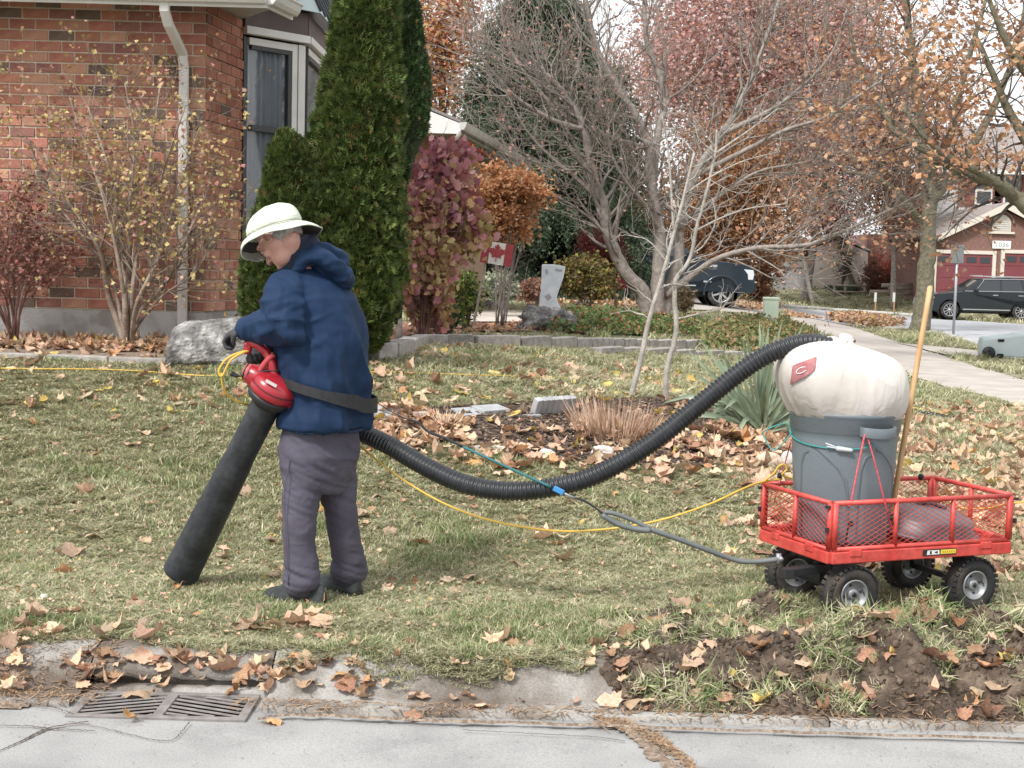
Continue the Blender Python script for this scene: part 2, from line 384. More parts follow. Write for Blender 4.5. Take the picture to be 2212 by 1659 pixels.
ribbon('dirt_joint', [(560, 1558), (620, 1550), (760, 1553), (900, 1560), (1100, 1566), (1290, 1572), (1500, 1580), (1800, 1590), (2260, 1603)], .025, m_debris, .008)
# kerb: rolled concrete gutter, cast in lengths
def kerb_len(x0, x1, ylip):
    pr = [(ylip-.005, RZ-.03), (ylip, RZ+.012), (ylip+.05, RZ+.014), (ylip+.075, RZ+.0), (max(ylip+.13, 5.18), RZ+.01), (5.22, RZ+.05), (5.27, -.055), (5.33, -.022), (5.40, -.012), (5.47, -.02), (5.47, -.25)]
    n = max(2, int((x1-x0)/.05)); b = MB()
    rings = [[Vector((x0+(x1-x0)*i/n, y+.004*mnoise.noise((x0+i*.3, y*9, 1)), z+.005*mnoise.noise((i*.35+x0, y*14, 0)))) for y, z in pr] for i in range(n+1)]
    b.loft(rings, cap=False, closed=False)
    o = b.build('kerb', m_conc_d); kind(o, 'structure'); return o
for x0, x1, yl in ((-9, -4.6, 5.0), (-4.594, -1.6, 5.0), (-1.594, -.90, 5.185), (-.894, 1.2, 5.0), (1.206, 3.9, 5.0), (3.906, 9, 5.0)): kerb_len(x0, x1, yl)
# storm drain grate, two halves with slanted bars
gr = thing('drain_grate', 'rusty iron storm drain grate of two slotted halves set in the gutter', 'drain grate', (-1.24, 5.02, RZ))
b = MB(); b.box((-1.25, 5.022, RZ-.30), .66, .31, .01); b.box((-1.25, 4.868, RZ-.16), .66, .006, .28); b.box((-1.25, 5.178, RZ-.16), .66, .006, .28); b.box((-1.578, 5.022, RZ-.16), .006, .31, .28); b.box((-.922, 5.022, RZ-.16), .006, .31, .28); b.build('drain_pit', m_black, gr)  # pit walls coloured black, painting the shade below the slots
b = MB(); zt = RZ+.001
x0, x1, y0, y1 = -1.575, -.925, 4.872, 5.172; xm = (x0+x1)/2
for (a, c, d, e) in ((x0, y0, x1, y0+.028), (x0, y1-.028, x1, y1), (x0, y0+.028, x0+.035, y1-.028), (x1-.035, y0+.028, x1, y1-.028), (xm-.02, y0+.028, xm+.02, y1-.028)):
    b.box(((a+d)/2, (c+e)/2, zt-.012), d-a, e-c, .03)
b.build('grate_frame', m_iron, gr, bevel=.003)
for half, (xa, xb) in enumerate(((x0+.035, xm-.02), (xm+.02, x1-.035))):
    w = xb-xa; ya, yb = y0+.028, y1-.028; sl = .34 if half == 0 else -.42
    for k in range(-5, 11):
        # slanted bar y = yk + sl*(x-xa), clipped to the panel
        yk = ya + k*.0405; pts = []
        xs_, xe = xa, xb
        def yat(x): return yk + sl*(x-xa)
        lo, hi = (ya+.004, yb-.004)
        if sl > 0: xs_ = max(xa, xa+(lo-yk)/sl); xe = min(xb, xa+(hi-yk)/sl)
        else: xs_ = max(xa, xa+(hi-yk)/sl); xe = min(xb, xa+(lo-yk)/sl)
        if xe-xs_ < .02: continue
        bb = MB(); bb.beam((xs_, yat(xs_), zt-.003), (xe, yat(xe), zt+.001), .0185, .0015); bb.build('bar', m_iron, gr)
# turned soil along the kerb
def kz(y): return np.interp(y, [4.9, 5.0, 5.05, 5.13, 5.18, 5.22, 5.27, 5.33, 5.4, 5.6], [RZ, RZ+.012, RZ+.014, RZ, RZ+.01, RZ+.05, -.055, -.022, -.01, .0])
def base(x, y): return np.where(y < 5.42, kz(y), G(x, y))
def fbm(x, y, s, seed=0): return mnoise.fractal((x*s, y*s, seed), 1.0, 2.1, 5)
def soilh(x, y):
    e = ss((x-.25)/.9)*(1-.75*ss((x-2.25)/.22)*(1-ss((x-3.0)/.3))*(1-ss((y-5.42)/.1)))
    yy = ss((y-5.03)/.10)*(1-ss((y-5.74-.10*math.sin(x*2.1))/.18))
    h = .06+.19*max(0, fbm(x, y, 2.9, 3)+.12)*(1-.7*(1-ss((y-5.08)/.22)))+.045*fbm(x, y, 9, 1)+.012*fbm(x, y, 28, 2)
    return e*yy*h
def soil_patch(name, x0, x1, y0, y1, hf, m, st=.02, drop=.012):
    X = np.arange(x0, x1, st); Y = np.arange(y0, y1, st*.8)
    V = [(x, y, float(base(x, y))+hf(x, y)-drop+ .012*mnoise.noise((x*22, y*22, 0))*min(1, hf(x, y)*40)) for y in Y for x in X]
    n = len(X); F = [(i*n+j, i*n+j+1, (i+1)*n+j+1, (i+1)*n+j) for i in range(len(Y)-1) for j in range(n-1)]
    F = [f for f in F if max(V[k][2]-float(base(V[k][0], V[k][1])) for k in f) > -drop+.004]
    b = MB(); b.add(V, F, True); o = b.build(name, m); kind(o, 'structure'); return o
soil_patch('turned_soil', .2, 4.2, 5.02, 5.95, soilh, m_soil)
def debh(x, y):
    e = (1-ss((x+2.1)/.45))*ss((y-4.93-.05*math.sin(x*5))/.08)*(1-ss((y-5.42)/.12)); return e*(.018+.03*max(0, fbm(x, y, 5, 4)+.2))
soil_patch('leaf_litter_bank', -3.4, -1.3, 4.9, 5.6, debh, m_debris)
def debh2(x, y):
    e = ss((x+.72)/.15)*(1-ss((x-.15-.3*math.sin(y*30))/.25))*ss((y-5.09)/.05)*(1-ss((y-5.3)/.1)); return e*(.012+.02*max(0, fbm(x, y, 7, 9)+.1))

# ------------------------------------------------------------------ far paths and streets
walk = strip('sidewalk', [(1681, 683), (1718, 699), (1761, 716), (1800, 735), (1860, 767), (1940, 806), (2048, 838), (2240, 886), (2600, 985)],
      [(1700, 676), (1770, 690), (1842, 707), (1890, 724), (1945, 742), (2030, 767), (2110, 795), (2240, 829), (2600, 915)], m_walk, .014, n=70)
strip('bin_path', [(1940, 743), (2010, 749), (2130, 763), (2330, 780)], [(1985, 753), (2040, 768), (2130, 772), (2330, 790)], m_walk, .028, n=16)
m_street = mat('street_asphalt', (.30, .31, .33), .85, (.40, .41, .43), 1.2, bump=.3, bscale=60)
strip('street', [(1400, 652), (1560, 657), (1683, 665), (1800, 673), (1966, 685), (2050, 693), (2212, 702), (2400, 712)],
      [(1560, 667), (1640, 671), (1700, 677), (1842, 706), (1960, 713), (2040, 723), (2120, 748), (2400, 838)], m_street, .03, n=60, k=14)
strip('driveway', [(1330, 640), (1500, 648), (1660, 666)], [(1330, 668), (1500, 673), (1654, 684)], m_walk, .05, n=24, k=10)
# far kerb
A = resample([gp(*p) for p in [(1560, 656), (1683, 664), (1800, 672), (1966, 684), (2010, 688)]], 40)
b = MB(); b.tube([p+Vector((0, 0, .06)) for p in A], .09, 6); o = b.build('far_kerb', m_conc); kind(o, 'structure')
A = resample([gp(*p) for p in [(1842, 706), (1960, 712), (2040, 723), (2122, 748)]], 30)
b = MB(); b.tube([p+Vector((0, 0, .02)) for p in A], .06, 6); o = b.build('near_kerb', m_conc); kind(o, 'structure')
# planting bed
bedA = [(812, 935), (846, 946), (940, 958), (1041, 976), (1130, 990), (1300, 1004), (1500, 1014), (1690, 1004)]
bedB = [(790, 900), (830, 888), (940, 882), (1060, 876), (1200, 872), (1400, 862), (1560, 868), (1740, 905)]
bed = strip('mulch_bed', bedA, bedB, m_mulch, .014, n=60, k=14)
m_redm = mat('red_leaf_litter', (.22, .085, .055), 1, (.42, .24, .17), 30, bump=1, bscale=50, bdist=.03, c3=(.30, .14, .10))
strip('raised_bed', [(790, 758), (850, 742), (905, 728), (1000, 722), (1106, 722), (1260, 725), (1500, 730)], [(820, 735), (870, 705), (930, 690), (1000, 688), (1106, 690), (1240, 690), (1500, 690)], m_redm, .05, n=50, k=8)
strip('house_bed', [(-260, 775), (0, 774), (200, 780), (425, 789), (560, 780)], [(-260, 742), (0, 745), (200, 748), (425, 752), (560, 752)], m_debris, .02, n=40, k=6)
m_path = mat('stone_path', (.42, .37, .32), .9, (.55, .50, .45), 4)
strip('garden_path', [(880, 713), (1000, 704), (1130, 704)], [(900, 690), (1020, 680), (1130, 678)], m_path, .07, n=20)
# ------------------------------------------------------------------ near house
HY = 11.45
m_mortar = mat('mortar', (.52, .43, .33), .95, (.64, .55, .44), 20, bump=.6, bscale=90, bdist=.004)
bricks = [mat('brick_red', (.34, .125, .085), .9, (.44, .20, .14), 14, bump=.8, bscale=60, rnd=.16, hueR=.008, bdist=.006),
          mat('brick_orange', (.42, .19, .13), .9, (.50, .27, .195), 14, bump=.8, bscale=60, rnd=.15, hueR=.008, bdist=.006),
          mat('brick_plum', (.25, .10, .085), .9, (.34, .16, .13), 14, bump=.8, bscale=60, rnd=.15, bdist=.006),
          mat('brick_dark', (.12, .085, .068), .9, (.19, .135, .105), 14, bump=.8, bscale=60, rnd=.15, bdist=.006)]
m_white = mat('white_aluminium', (.62, .61, .59), .45, (.70, .69, .67), 5)
m_grey_al = mat('grey_aluminium', (.40, .39, .37), .5, (.50, .49, .46), 4)
m_foun = mat('parged_foundation', (.30, .28, .26), .95, (.42, .41, .40), 3.2, bump=.5, bscale=60, c3=(.34, .32, .30), ramp=(.42, .52))
m_brownp = mat('brown_panel', (.07, .045, .042), .5, (.10, .065, .06), 3)
m_dframe = mat('dark_window_frame', (.045, .047, .052), .45)
m_glass = glassmat('window_glass', (.78, .82, .86), .25)
m_curt = mat('curtain', (.70, .70, .72), .9, (.80, .80, .82), 3)
m_metalroof = mat('pale_metal_roof', (.34, .42, .42), .4, (.42, .50, .50), 3, metal=.3)
m_shingle = mat('shingle', (.16, .14, .13), .95, (.26, .23, .22), 30, bump=.6, bscale=60)
C0 = Vector((P(443, 300, HY).x, HY, 0)); C1 = Vector((P(521, 300, HY+.8).x, HY+.80, 0)); C2 = Vector((P(655, 200, HY+1.28).x, HY+1.28, 0)); C3 = Vector((P(705, 200, HY+2.6).x, HY+2.6, 0)); X0 = -8.5
TOPZ = 3.63; FZ = 1.085
house = thing('brick_house', 'red brick house with a tall corner window and white downspout behind the worker', 'house', (-4, HY+2, .8))
b = MB()
b.prism([(X0, HY+.012, .2), (C0.x-.012, HY+.012, .2), (C1.x-.012, C1.y+.006, .2), (C2.x-.2, C2.y, .2), (C2.x-.2, HY+6, .2), (X0, HY+6, .2)], (0, 0, FZ-.2+.002))
b.build('foundation_core', m_foun, house)
b = MB(); b.prism([(X0, HY-.012, .3), (C0.x+.006, HY-.012, .3), (C1.x+.01, C1.y, .3), (C1.x-.3, C1.y, .3), (X0, HY+.3, .3)], (0, 0, FZ-.3-.006)); b.build('foundation', m_foun, house)
b = MB(); b.prism([(X0, HY+.004, FZ-.004), (C0.x-.004, HY+.004, FZ-.004), (C1.x-.004, C1.y+.0, FZ-.004), (C1.x-.3, C1.y, FZ-.004), (C1.x-.3, HY+.5, FZ-.004), (X0, HY+.5, FZ-.004)], (0, 0, TOPZ-FZ+.2)); b.build('wall', m_mortar, house)
PL, PH, JT = .213, .0866, .0135
def brick_me(L_, H_, D_, seed):
    rr = random.Random(seed); bm = bmesh.new(); bmesh.ops.create_cube(bm, size=1)
    for v in bm.verts: v.co = Vector((v.co.x*L_, v.co.y*D_, v.co.z*H_)) + Vector((rr.uniform(-.0015, .0015), rr.uniform(-.001, .001), rr.uniform(-.0015, .0015)))
    bmesh.ops.bevel(bm, geom=[e for e in bm.edges if e.calc_length() > L_*.5 or True], offset=.003, segments=1, affect='EDGES')
    me = bpy.data.meshes.new('brick'); bm.to_mesh(me); bm.free(); return me
BM = {}
def getbrick(w, mi, sd):
    key = (round(w, 3), mi, sd)
    if key not in BM:
        me = brick_me(w, PH-JT, .03, sd+mi*10); me.materials.append(bricks[mi]); BM[key] = me
    return BM[key]
rb = random.Random(5); nb = 0; rest = []
def pickm():
    r = rb.random(); return 0 if r < .40 else 1 if r < .62 else 2 if r < .80 else 3
rows = int((TOPZ-FZ)/PH)+1
cand = []
for r in range(rows):
    z = FZ+PH*(r+.5)
    x = C0.x
    off = 0 if r % 2 else PL/2
    first = PL if off == 0 else PL/2
    xx = C0.x; w = first
    while xx > X0:
        cand.append(('f', xx-w/2, z, w-JT)); xx -= w; w = PL
    d = (C1-C0).length; s = 0; w = PL/2 if r % 2 else PL
    while s < d-.02:
        ww = min(w, d-s); cand.append(('r', s+ww/2, z, ww-JT*.8)); s += ww; w = PL
rd = (C1-C0).normalized(); ra = math.atan2(rd.y, rd.x); rn = Vector((rd.y, -rd.x, 0))
def vis_c(c):
    return (c[0] == 'f' and c[1] > -4.33) or (c[0] == 'r')
order = sorted([c for c in cand if vis_c(c)], key=lambda c: 0 if c[0] == 'f' else 1)
nn = 0
for c in cand:
    mi = pickm() if c[0] == 'f' else (pickm() if rb.random() < .3 else rb.choice([0, 1, 1]))
    pos = Vector((c[1], HY+.0155-.0045-rb.uniform(0, .003), c[2])) if c[0] == 'f' else Vector((C0.x, HY, c[2])) + rd*c[1] + rn*(-.004 + .01*(abs(int((c[2]-FZ)/PH)) % 6 == 0))
    rot = 0 if c[0] == 'f' else ra
    ind = vis_c(c) and (c in order[:300])
    if ind:
        o = bpy.data.objects.new('brick', getbrick(c[3], mi, rb.randrange(3))); o.location = pos-ORG[house.name]; o.rotation_euler = (0, 0, rot)
        COL.objects.link(o); o.parent = house
    else: rest.append((c[3], mi, pos, rot))
b = MB(); cm = [(.30, .11, .07), (.40, .17, .11), (.24, .10, .085), (.12, .085, .068)]
for w, mi, pos, rot in rest:
    g = rb.uniform(.85, 1.15); b.box(pos, w, .03, PH-JT, Matrix.Rotation(rot, 4, 'Z'), col=[q*g for q in cm[mi]])
o = b.build('bricks', mat('brick_rest', (1, 1, 1), .9, (.8, .8, .8), 14, bump=.8, bscale=60, tint=True, bdist=.006), house, colors=True); kind(o, 'stuff')
# eaves: fascia, gutter, soffit
EY = HY-.52; ez = 3.46
gA = Vector((P(576, 5, EY).x, EY, 0)); gB = P(630, 20, EY+.5); gB.z = 0; b = MB(); b.prism([(X0, EY, ez+.14), (gA.x, EY, ez+.14), (gB.x, gB.y, ez+.14), (C1.x+.02, C1.y-.05, ez+.14), (C1.x-.3, C1.y+.3, ez+.14), (X0, C1.y+.3, ez+.14)], (0, 0, .02)); b.build('soffit', m_grey_al, house)
b = MB()
def gut(p, q, w=.10):
    p, q = Vector(p), Vector(q); t = (q-p).normalized(); n = Vector((t.y, -t.x, 0))
    prof = [(0, 0), (.05, 0), (.075, .03), (.09, .07), (.105, .085), (.105, .10), (.09, .10), (.08, .085), (0, .085)]
    return [[p + n*a + Vector((0, 0, c)) for a, c in prof], [q + n*a + Vector((0, 0, c)) for a, c in prof]]
for p, q in (((X0, EY, ez+.03), (gA.x, EY, ez+.03)), ((gA.x, EY, ez+.03), (gB.x, gB.y, ez+.03))): b.loft(gut(p, q), cap=True, smooth=False)
b.build('gutter', m_white, house, bevel=.004)
b = MB(); b.box(((X0+gA.x)/2, EY+.012, ez+.10), abs(X0-gA.x), .02, .19); b.beam((gA.x, EY+.012, ez+.10), (gB.x, gB.y+.012, ez+.10), .02, .19); b.build('fascia', m_white, house)
b = MB(); b.add([(X0, EY, ez+.20), (gA.x, EY, ez+.20), (gB.x, gB.y, ez+.20), (gB.x-.5, HY+4, 5.3), (X0, HY+4, 5.3), (C1.x, C1.y, ez+.2)], [(0, 1, 2, 3, 4)]); b.build('roof', m_shingle, house)
# bay window facets
bay = []
def facet(p, q, name, x0t, x1t, lowz=1.05, topz=3.46):
    p, q = Vector(p), Vector(q); d = (q-p).normalized(); n = Vector((d.y, -d.x, 0)); Lq = (q-p).length
    def at(s, z, o=0): return p + d*s + n*o + Vector((0, 0, z))
    w = bpy.data.objects.new(name, None); link(w, house, ORG[house.name])
    def bar(s0, z0, s1, z1, wd, dp, m, nm, o=0):
        bb = MB(); bb.beam(at(s0, z0, o), at(s1, z1, o), wd if abs(z1-z0) > .1 else dp, dp if abs(z1-z0) > .1 else wd, up=n if abs(z1-z0) > .1 else (0, 0, 1)); return bb.build(nm, m, w)
    bar(.012, lowz, .012, topz, .02, .05, m_dframe, 'frame')
    bar(Lq-.04, lowz, Lq-.04, topz, .075, .06, m_white, 'frame'); bar(Lq-.115, lowz, Lq-.115, topz-.002, .055, .05, m_white, 'frame')
    bar(.06, topz-.035, Lq-.14, topz-.035, .06, .05, m_white, 'frame')
    bar(.035, lowz, .035, topz-.07, .02, .04, m_dframe, 'sash'); bar(Lq-.165, lowz, Lq-.165, topz-.07, .035, .04, m_dframe, 'sash')
    bar(.09, topz-.085, Lq-.18, topz-.085, .035, .04, m_dframe, 'sash'); bar(.09, 2.68, Lq-.18, 2.68, .05, .05, m_dframe, 'sash')
    bb = MB(); bb.add([at(.02, lowz, -.008), at(Lq-.15, lowz, -.008), at(Lq-.15, topz-.06, -.008), at(.02, topz-.06, -.008)], [(0, 1, 2, 3)]); bb.build('pane', m_glass, w)
    k = 60; V = []
    for i in range(k+1):
        s = .02+(Lq-.12)*i/k; o = -.06+.026*math.sin(i*1.15+math.sin(i*.4)*1.3)
        V += [at(s, lowz, o), at(s, topz, o)]
    bb = MB(); bb.add(V, [(2*i, 2*i+1, 2*i+3, 2*i+2) for i in range(k)], True); bb.build('curtain', m_curt, w)
facet(C1+rd*.003, C2, 'bay_window', 0, 1)
facet(C2+Vector((.01, .02, 0)), C3, 'bay_window', 0, 1)
b = MB()
for p, q in ((C1, C2), (C2, C3)):
    d = (q-p).normalized(); n = Vector((d.y, -d.x, 0))
    b.beam(p+n*.02+Vector((0, 0, 3.64)), q+n*.02+d*.012+Vector((0, 0, 3.64)), .05, .20)
b.build('header_panel', m_brownp, house)
b = MB()
for p, q in ((C1, C2), (C2, C3)):
    d = (q-p).normalized(); n = Vector((d.y, -d.x, 0))
    b.beam(p+n*.035+Vector((0, 0, 3.51)), q+n*.035+d*.018+Vector((0, 0, 3.51)), .08, .065)
b.build('header_trim', m_white, house, bevel=.003)
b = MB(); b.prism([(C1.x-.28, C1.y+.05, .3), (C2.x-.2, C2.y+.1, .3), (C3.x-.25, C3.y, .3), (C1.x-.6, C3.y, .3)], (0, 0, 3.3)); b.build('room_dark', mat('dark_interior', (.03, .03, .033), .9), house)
# standing seam roof of the bay, ribs and panels
n1 = Vector(((C2-C1).y, -(C2-C1).x, 0)).normalized(); n2 = Vector(((C3-C2).y, -(C3-C2).x, 0)).normalized()
e0 = C1+n1*.14; e1 = C2+(n1+n2).normalized()*.17; e2 = C3+n2*.15; ap0 = C1-n1*.3+Vector((0, .0, 0)); ap1 = C2-(n1+n2).normalized()*.35; ap2 = C3-n2*.3
rb_ = MB(); rb_.add([e0+Vector((0, 0, 3.745)), e1+Vector((0, 0, 3.745)), ap1+Vector((0, 0, 4.75)), ap0+Vector((0, 0, 4.75))], [(0, 1, 2, 3)]); rb_.add([e1+Vector((0, 0, 3.745)), e2+Vector((0, 0, 3.745)), ap2+Vector((0, 0, 4.75)), ap1+Vector((0, 0, 4.75))], [(0, 1, 2, 3)])
bayroof = rb_.build('bay_roof', m_metalroof, house)
for e, f, a, c, k in ((e0, e1, ap0, ap1, 3), (e1, e2, ap1, ap2, 5)):
    for i in range(k+1):
        bb = MB(); bb.beam(e.lerp(f, i/k)+Vector((0, 0, 3.76)), a.lerp(c, i/k)+Vector((0, 0, 4.765)), .012, .03); bb.build('seam', m_dframe, bayroof)
b = MB(); b.prism([(C1.x-.45, C1.y+.9, 3.45), (C2.x-.1, C1.y+.9, 3.45), (C2.x-.1, C3.y+2, 3.45), (C1.x-.45, C3.y+2, 3.45)], (0, 0, 3.2)); b.build('upper_wall', mat('dark_siding', (.06, .05, .05), .8, (.09, .075, .075), 2, stretch=(1, 1, 12)), house)
# downspout
dx = C0.x-.19
b = MB(); pts = [P(420, -20, EY+.05), P(420, 12, EY+.06), P(424, 30, EY+.10), P(436, 62, HY-.10), P(437, 90, HY-.075), P(432, 160, HY-.06), P(420, 560, HY-.055), P(416, 705, HY-.055)]
pts[1:3] = [Vector((pts[1].x, EY+.06, ez+.02)), Vector((pts[2].x, EY+.10, ez-.1))]
xb = dx; pts = [Vector((xb-.02, EY+.02, ez+.12)), Vector((xb-.02, EY+.02, ez-.03)), Vector((xb-.01, EY+.10, ez-.12)), Vector((xb+.03, HY-.12, ez-.30)), Vector((xb+.03, HY-.07, ez-.42)), Vector((xb+.03, HY-.07, 2.2)), Vector((xb+.03, HY-.07, .98))]
V = []
for i, p in enumerate(pts):
    t = (pts[min(i+1, len(pts)-1)]-pts[max(i-1, 0)]).normalized(); x = Vector((1, 0, 0)); y = t.cross(x).normalized()
    ring = []
    for j in range(16):
        a = 2*PI*j/16; ca, sa = math.cos(a), math.sin(a); q = .0375*(abs(ca)**.5*(1 if ca > 0 else -1)); w = .028*(abs(sa)**.5*(1 if sa > 0 else -1)); ring.append(p + x*q*1.05 + y*w)
    V.append(ring)
b.loft(V, smooth=False); o = b.build('downspout', m_white, house, bevel=0)
b = MB()
for z in (1.6, 2.7): b.box((xb+.03, HY-.038, z), .095, .064, .022)
b.build('bracket', m_white, house)
# low stone edging of the house bed and of the raised bed
m_edge = mat('edging_block', (.24, .22, .20), .95, (.38, .355, .33), 12, bump=.8, bscale=60, rnd=.1, bdist=.01)
def edging(name, label, line, lens, h, th, zoff=0, seed=1, mm=None):
    pts = [gp(*p) for p in line]; rr = random.Random(seed); pl = catmull(pts, 8) if len(pts) > 2 else resample(pts, 30)
    d = [0]
    for a, c in zip(pl, pl[1:]): d.append(d[-1]+(c-a).length)
    t = thing(name, label, 'garden edging', tuple(pl[0])); s = 0
    def at(q): 
        j = min(max(k for k in range(len(d)) if d[k] <= q+1e-9), len(pl)-2); return pl[j].lerp(pl[j+1], (q-d[j])/max(d[j+1]-d[j], 1e-6))
    while s < d[-1]-.05:
        l = min(rr.choice(lens), d[-1]-s); a, c = at(s+.006), at(s+l-.006)
        bb = MB(); z = (g1(a.x, a.y)+g1(c.x, c.y))/2+zoff
        a = Vector((a.x, a.y, z+h/2-.03)); c = Vector((c.x, c.y, z+h/2-.03+rr.uniform(-.006, .006))); bb.beam(a, c, th, h+.06)
        bb.build('block', mm or m_edge, t, bevel=.008); s += l
    return t
edging('garden_edging', 'curved grey concrete block edging of the raised bed beyond the lawn', [(800, 776), (833, 773), (878, 765), (905, 749), (1000, 747), (1106, 749), (1280, 751), (1516, 754)], [.31, .62, .40], .125, .16, .0, 2)
edging('garden_edging', 'lower course of grey edging blocks beside the ground cover and yucca', [(1285, 762), (1450, 766), (1670, 776)], [.6, .9], .07, .18, .0, 3)
edging('garden_edging', 'low mossy stone edging along the bed at the foot of the brick house', [(-250, 770), (0, 774), (200, 780), (425, 790)], [.5, .7], .045, .10, .0, 4)
# ------------------------------------------------------------------ branches, leaves, plants
class Segs:
    def __init__(s): s.a = []; s.b = []; s.ra = []; s.rb = []
    def add(s, p, q, r0, r1): s.a.append(tuple(p)); s.b.append(tuple(q)); s.ra.append(r0); s.rb.append(r1)
    def mesh(s, mb, k=3, col=None):
        if not s.a: return
        A = np.array(s.a); B = np.array(s.b); ra = np.array(s.ra)[:, None]; rb = np.array(s.rb)[:, None]
        t = B-A; t /= np.maximum(np.linalg.norm(t, axis=1, keepdims=True), 1e-9)
        ref = np.where(np.abs(t[:, 2:3]) < .9, [[0, 0, 1.]], [[1., 0, 0]]); x = np.cross(t, ref); x /= np.linalg.norm(x, axis=1, keepdims=True); y = np.cross(t, x)
        V = []
        for base_, r in ((A, ra), (B, rb)):
            for j in range(k):
                an = 2*PI*j/k; V.append(base_+x*(r*math.cos(an))+y*(r*math.sin(an)))
        V = np.stack(V, 1).reshape(-1, 3); n = len(A); o = (np.arange(n)*2*k)[:, None]
        F = np.concatenate([o+np.array([[j, (j+1) % k, k+(j+1) % k, k+j]]) for j in range(k)])
        mb.add(V, [F], True, col)
def leafcards(mb, pts, size, cols, rr=None, fold=.35, aspect=1.0, up=0.0, jitter=.25, nrm=None):
    """small folded two-triangle leaves, each its own orientation and tint"""
    pts = np.asarray(pts, float); n = len(pts)
    if n == 0: return
    a = RNG.normal(size=(n, 3)); a[:, 2] = a[:, 2]*.7-up; a /= np.linalg.norm(a, axis=1, keepdims=True)
    if nrm is not None:
        b_ = nrm+RNG.normal(0, .45, (n, 3)); b_ -= a*np.sum(a*b_, 1, keepdims=True)
    else: b_ = np.cross(a, RNG.normal(size=(n, 3)))
    b_ /= np.linalg.norm(b_, axis=1, keepdims=True); c = np.cross(a, b_)
    s = (np.asarray(size)*RNG.uniform(1-jitter*1.6, 1+jitter*1.6, n))[:, None] if np.ndim(size) == 0 else np.asarray(size)[:, None]
    w = s*.38*aspect
    base_ = pts; tip = pts+a*s; m = pts+a*s*.5
    V = np.stack([base_, m+b_*w+c*w*fold, tip, m-b_*w+c*w*fold], 1).reshape(-1, 3)
    o = (np.arange(n)*4)[:, None]; F = np.concatenate([o+np.array([[0, 1, 2]]), o+np.array([[0, 2, 3]])])
    cc = np.asarray(cols)[RNG.integers(0, len(cols), n)]*RNG.uniform(.78, 1.2, (n, 1)); cc = np.repeat(cc, 4, axis=0)
    mb.add(V, [F], False, cc)
m_leaf = mat('tree_leaf', (1, 1, 1), .75, tint=True, trans=.3, spec=.2)
m_leafw = mat('shrub_leaf', (1, 1, 1), .6, tint=True, trans=.2, spec=.35)
def bark(name, c, c2): return mat(name, c, .95, c2, 12, bump=.8, bscale=50, bdist=.01)
m_barkg = bark('grey_bark', (.19, .165, .145), (.33, .295, .265))
m_barkd = bark('dark_bark', (.07, .06, .05), (.15, .13, .11))
m_barkp = bark('pale_bark', (.30, .275, .25), (.46, .43, .39))
m_barkm = bark('mossy_bark', (.10, .095, .06), (.20, .18, .13))
def grow(seg, tips, p, d, L_, r, lev, rr, spread=.6, upb=.15, nseg=4, nb=(2, 4), lmul=.62, minr=.004, droop=0, wob=.18):
    """recursive branch from p along d"""
    p = Vector(p); d = Vector(d).normalized(); q = p
    for i in range(nseg):
        d2 = (d + Vector((rr.gauss(0, wob), rr.gauss(0, wob), rr.gauss(0, wob)+upb-droop))).normalized(); st = L_/nseg
        q2 = q+d2*st; ra = r*(1-.55*i/nseg); rb = r*(1-.55*(i+1)/nseg); seg.add(q, q2, max(ra, minr*.5), max(rb, minr*.4)); d = d2; q = q2
        if lev > 0 and (i > 0 or nseg < 3):
            for _ in range(rr.randint(*nb)-1 if i < nseg-1 else rr.randint(*nb)):
                ax = Vector((rr.gauss(0, 1), rr.gauss(0, 1), rr.gauss(0, .6))); nd = (d + (ax-d*ax.dot(d)).normalized()*spread*rr.uniform(.6, 1.3)).normalized()
                grow(seg, tips, q, nd, L_*lmul*rr.uniform(.7, 1.2), max(rb*.6, minr*.5), lev-1, rr, spread, upb, max(2, nseg-1), nb, lmul, minr, droop, wob)
    tips.append((q, d, lev))
    if lev == 0: tips.append((p.lerp(q, .5), d, lev))
def limb(mb, tips_src, px, Y, r0, r1, k=7, dy=0, seed=0, n=6):
    """a limb traced through given places"""
    pts = []
    for i, t in enumerate(px):
        yy = Y+(t[2] if len(t) > 2 else 0); pts.append(P(t[0], t[1], yy))
    c = catmull(pts, n); rr = random.Random(seed)
    c = [p+Vector((rr.gauss(0, 1), rr.gauss(0, 1), rr.gauss(0, 1)))*r0*.045 for p in c]
    rad = [r0+(r1-r0)*i/(len(c)-1) for i in range(len(c))]
    mb.tube(c, rad, k); tips_src.append((c, rad)); return c, rad
def tips_pts(tips, n, sp, rr=None):
    T = np.array([tuple(t[0]) for t in tips]); i = RNG.integers(0, len(T), n); return T[i]+RNG.normal(0, sp, (n, 3))

# --- the multi-stemmed tree in the neighbour's lawn
TY = gp(1405, 686).y
t = thing('ornamental_tree', 'large multi-stemmed grey tree spreading nearly bare branches over the neighbouring lawn', 'tree', tuple(gp(1405, 686)))
tb = MB(); src = []; S_ = FPX/TY
w = lambda px: px/S_/2
limb(tb, src, [(1400, 690), (1388, 630, -.1), (1352, 590, -.2), (1315, 510, -.3), (1303, 440, -.3), (1280, 370, -.4), (1262, 280, -.5), (1230, 215, -.5), (1180, 160, -.7)], TY, w(34.32), w(9.36), 8, seed=1)
limb(tb, src, [(1420, 690), (1422, 600), (1425, 500, .1), (1408, 400, .2), (1395, 290, .3), (1340, 200, .3), (1290, 110, .3), (1270, 20, .3), (1250, -80, .3)], TY, w(31.2), w(7.8), 8, seed=2)
limb(tb, src, [(1428, 690, .1), (1450, 620, .3), (1465, 560, .4), (1470, 480, .6), (1500, 380, .8), (1560, 290, 1.0), (1610, 200, 1.2), (1650, 100, 1.4), (1690, -20, 1.6)], TY, w(29.64), w(7.8), 8, seed=3)
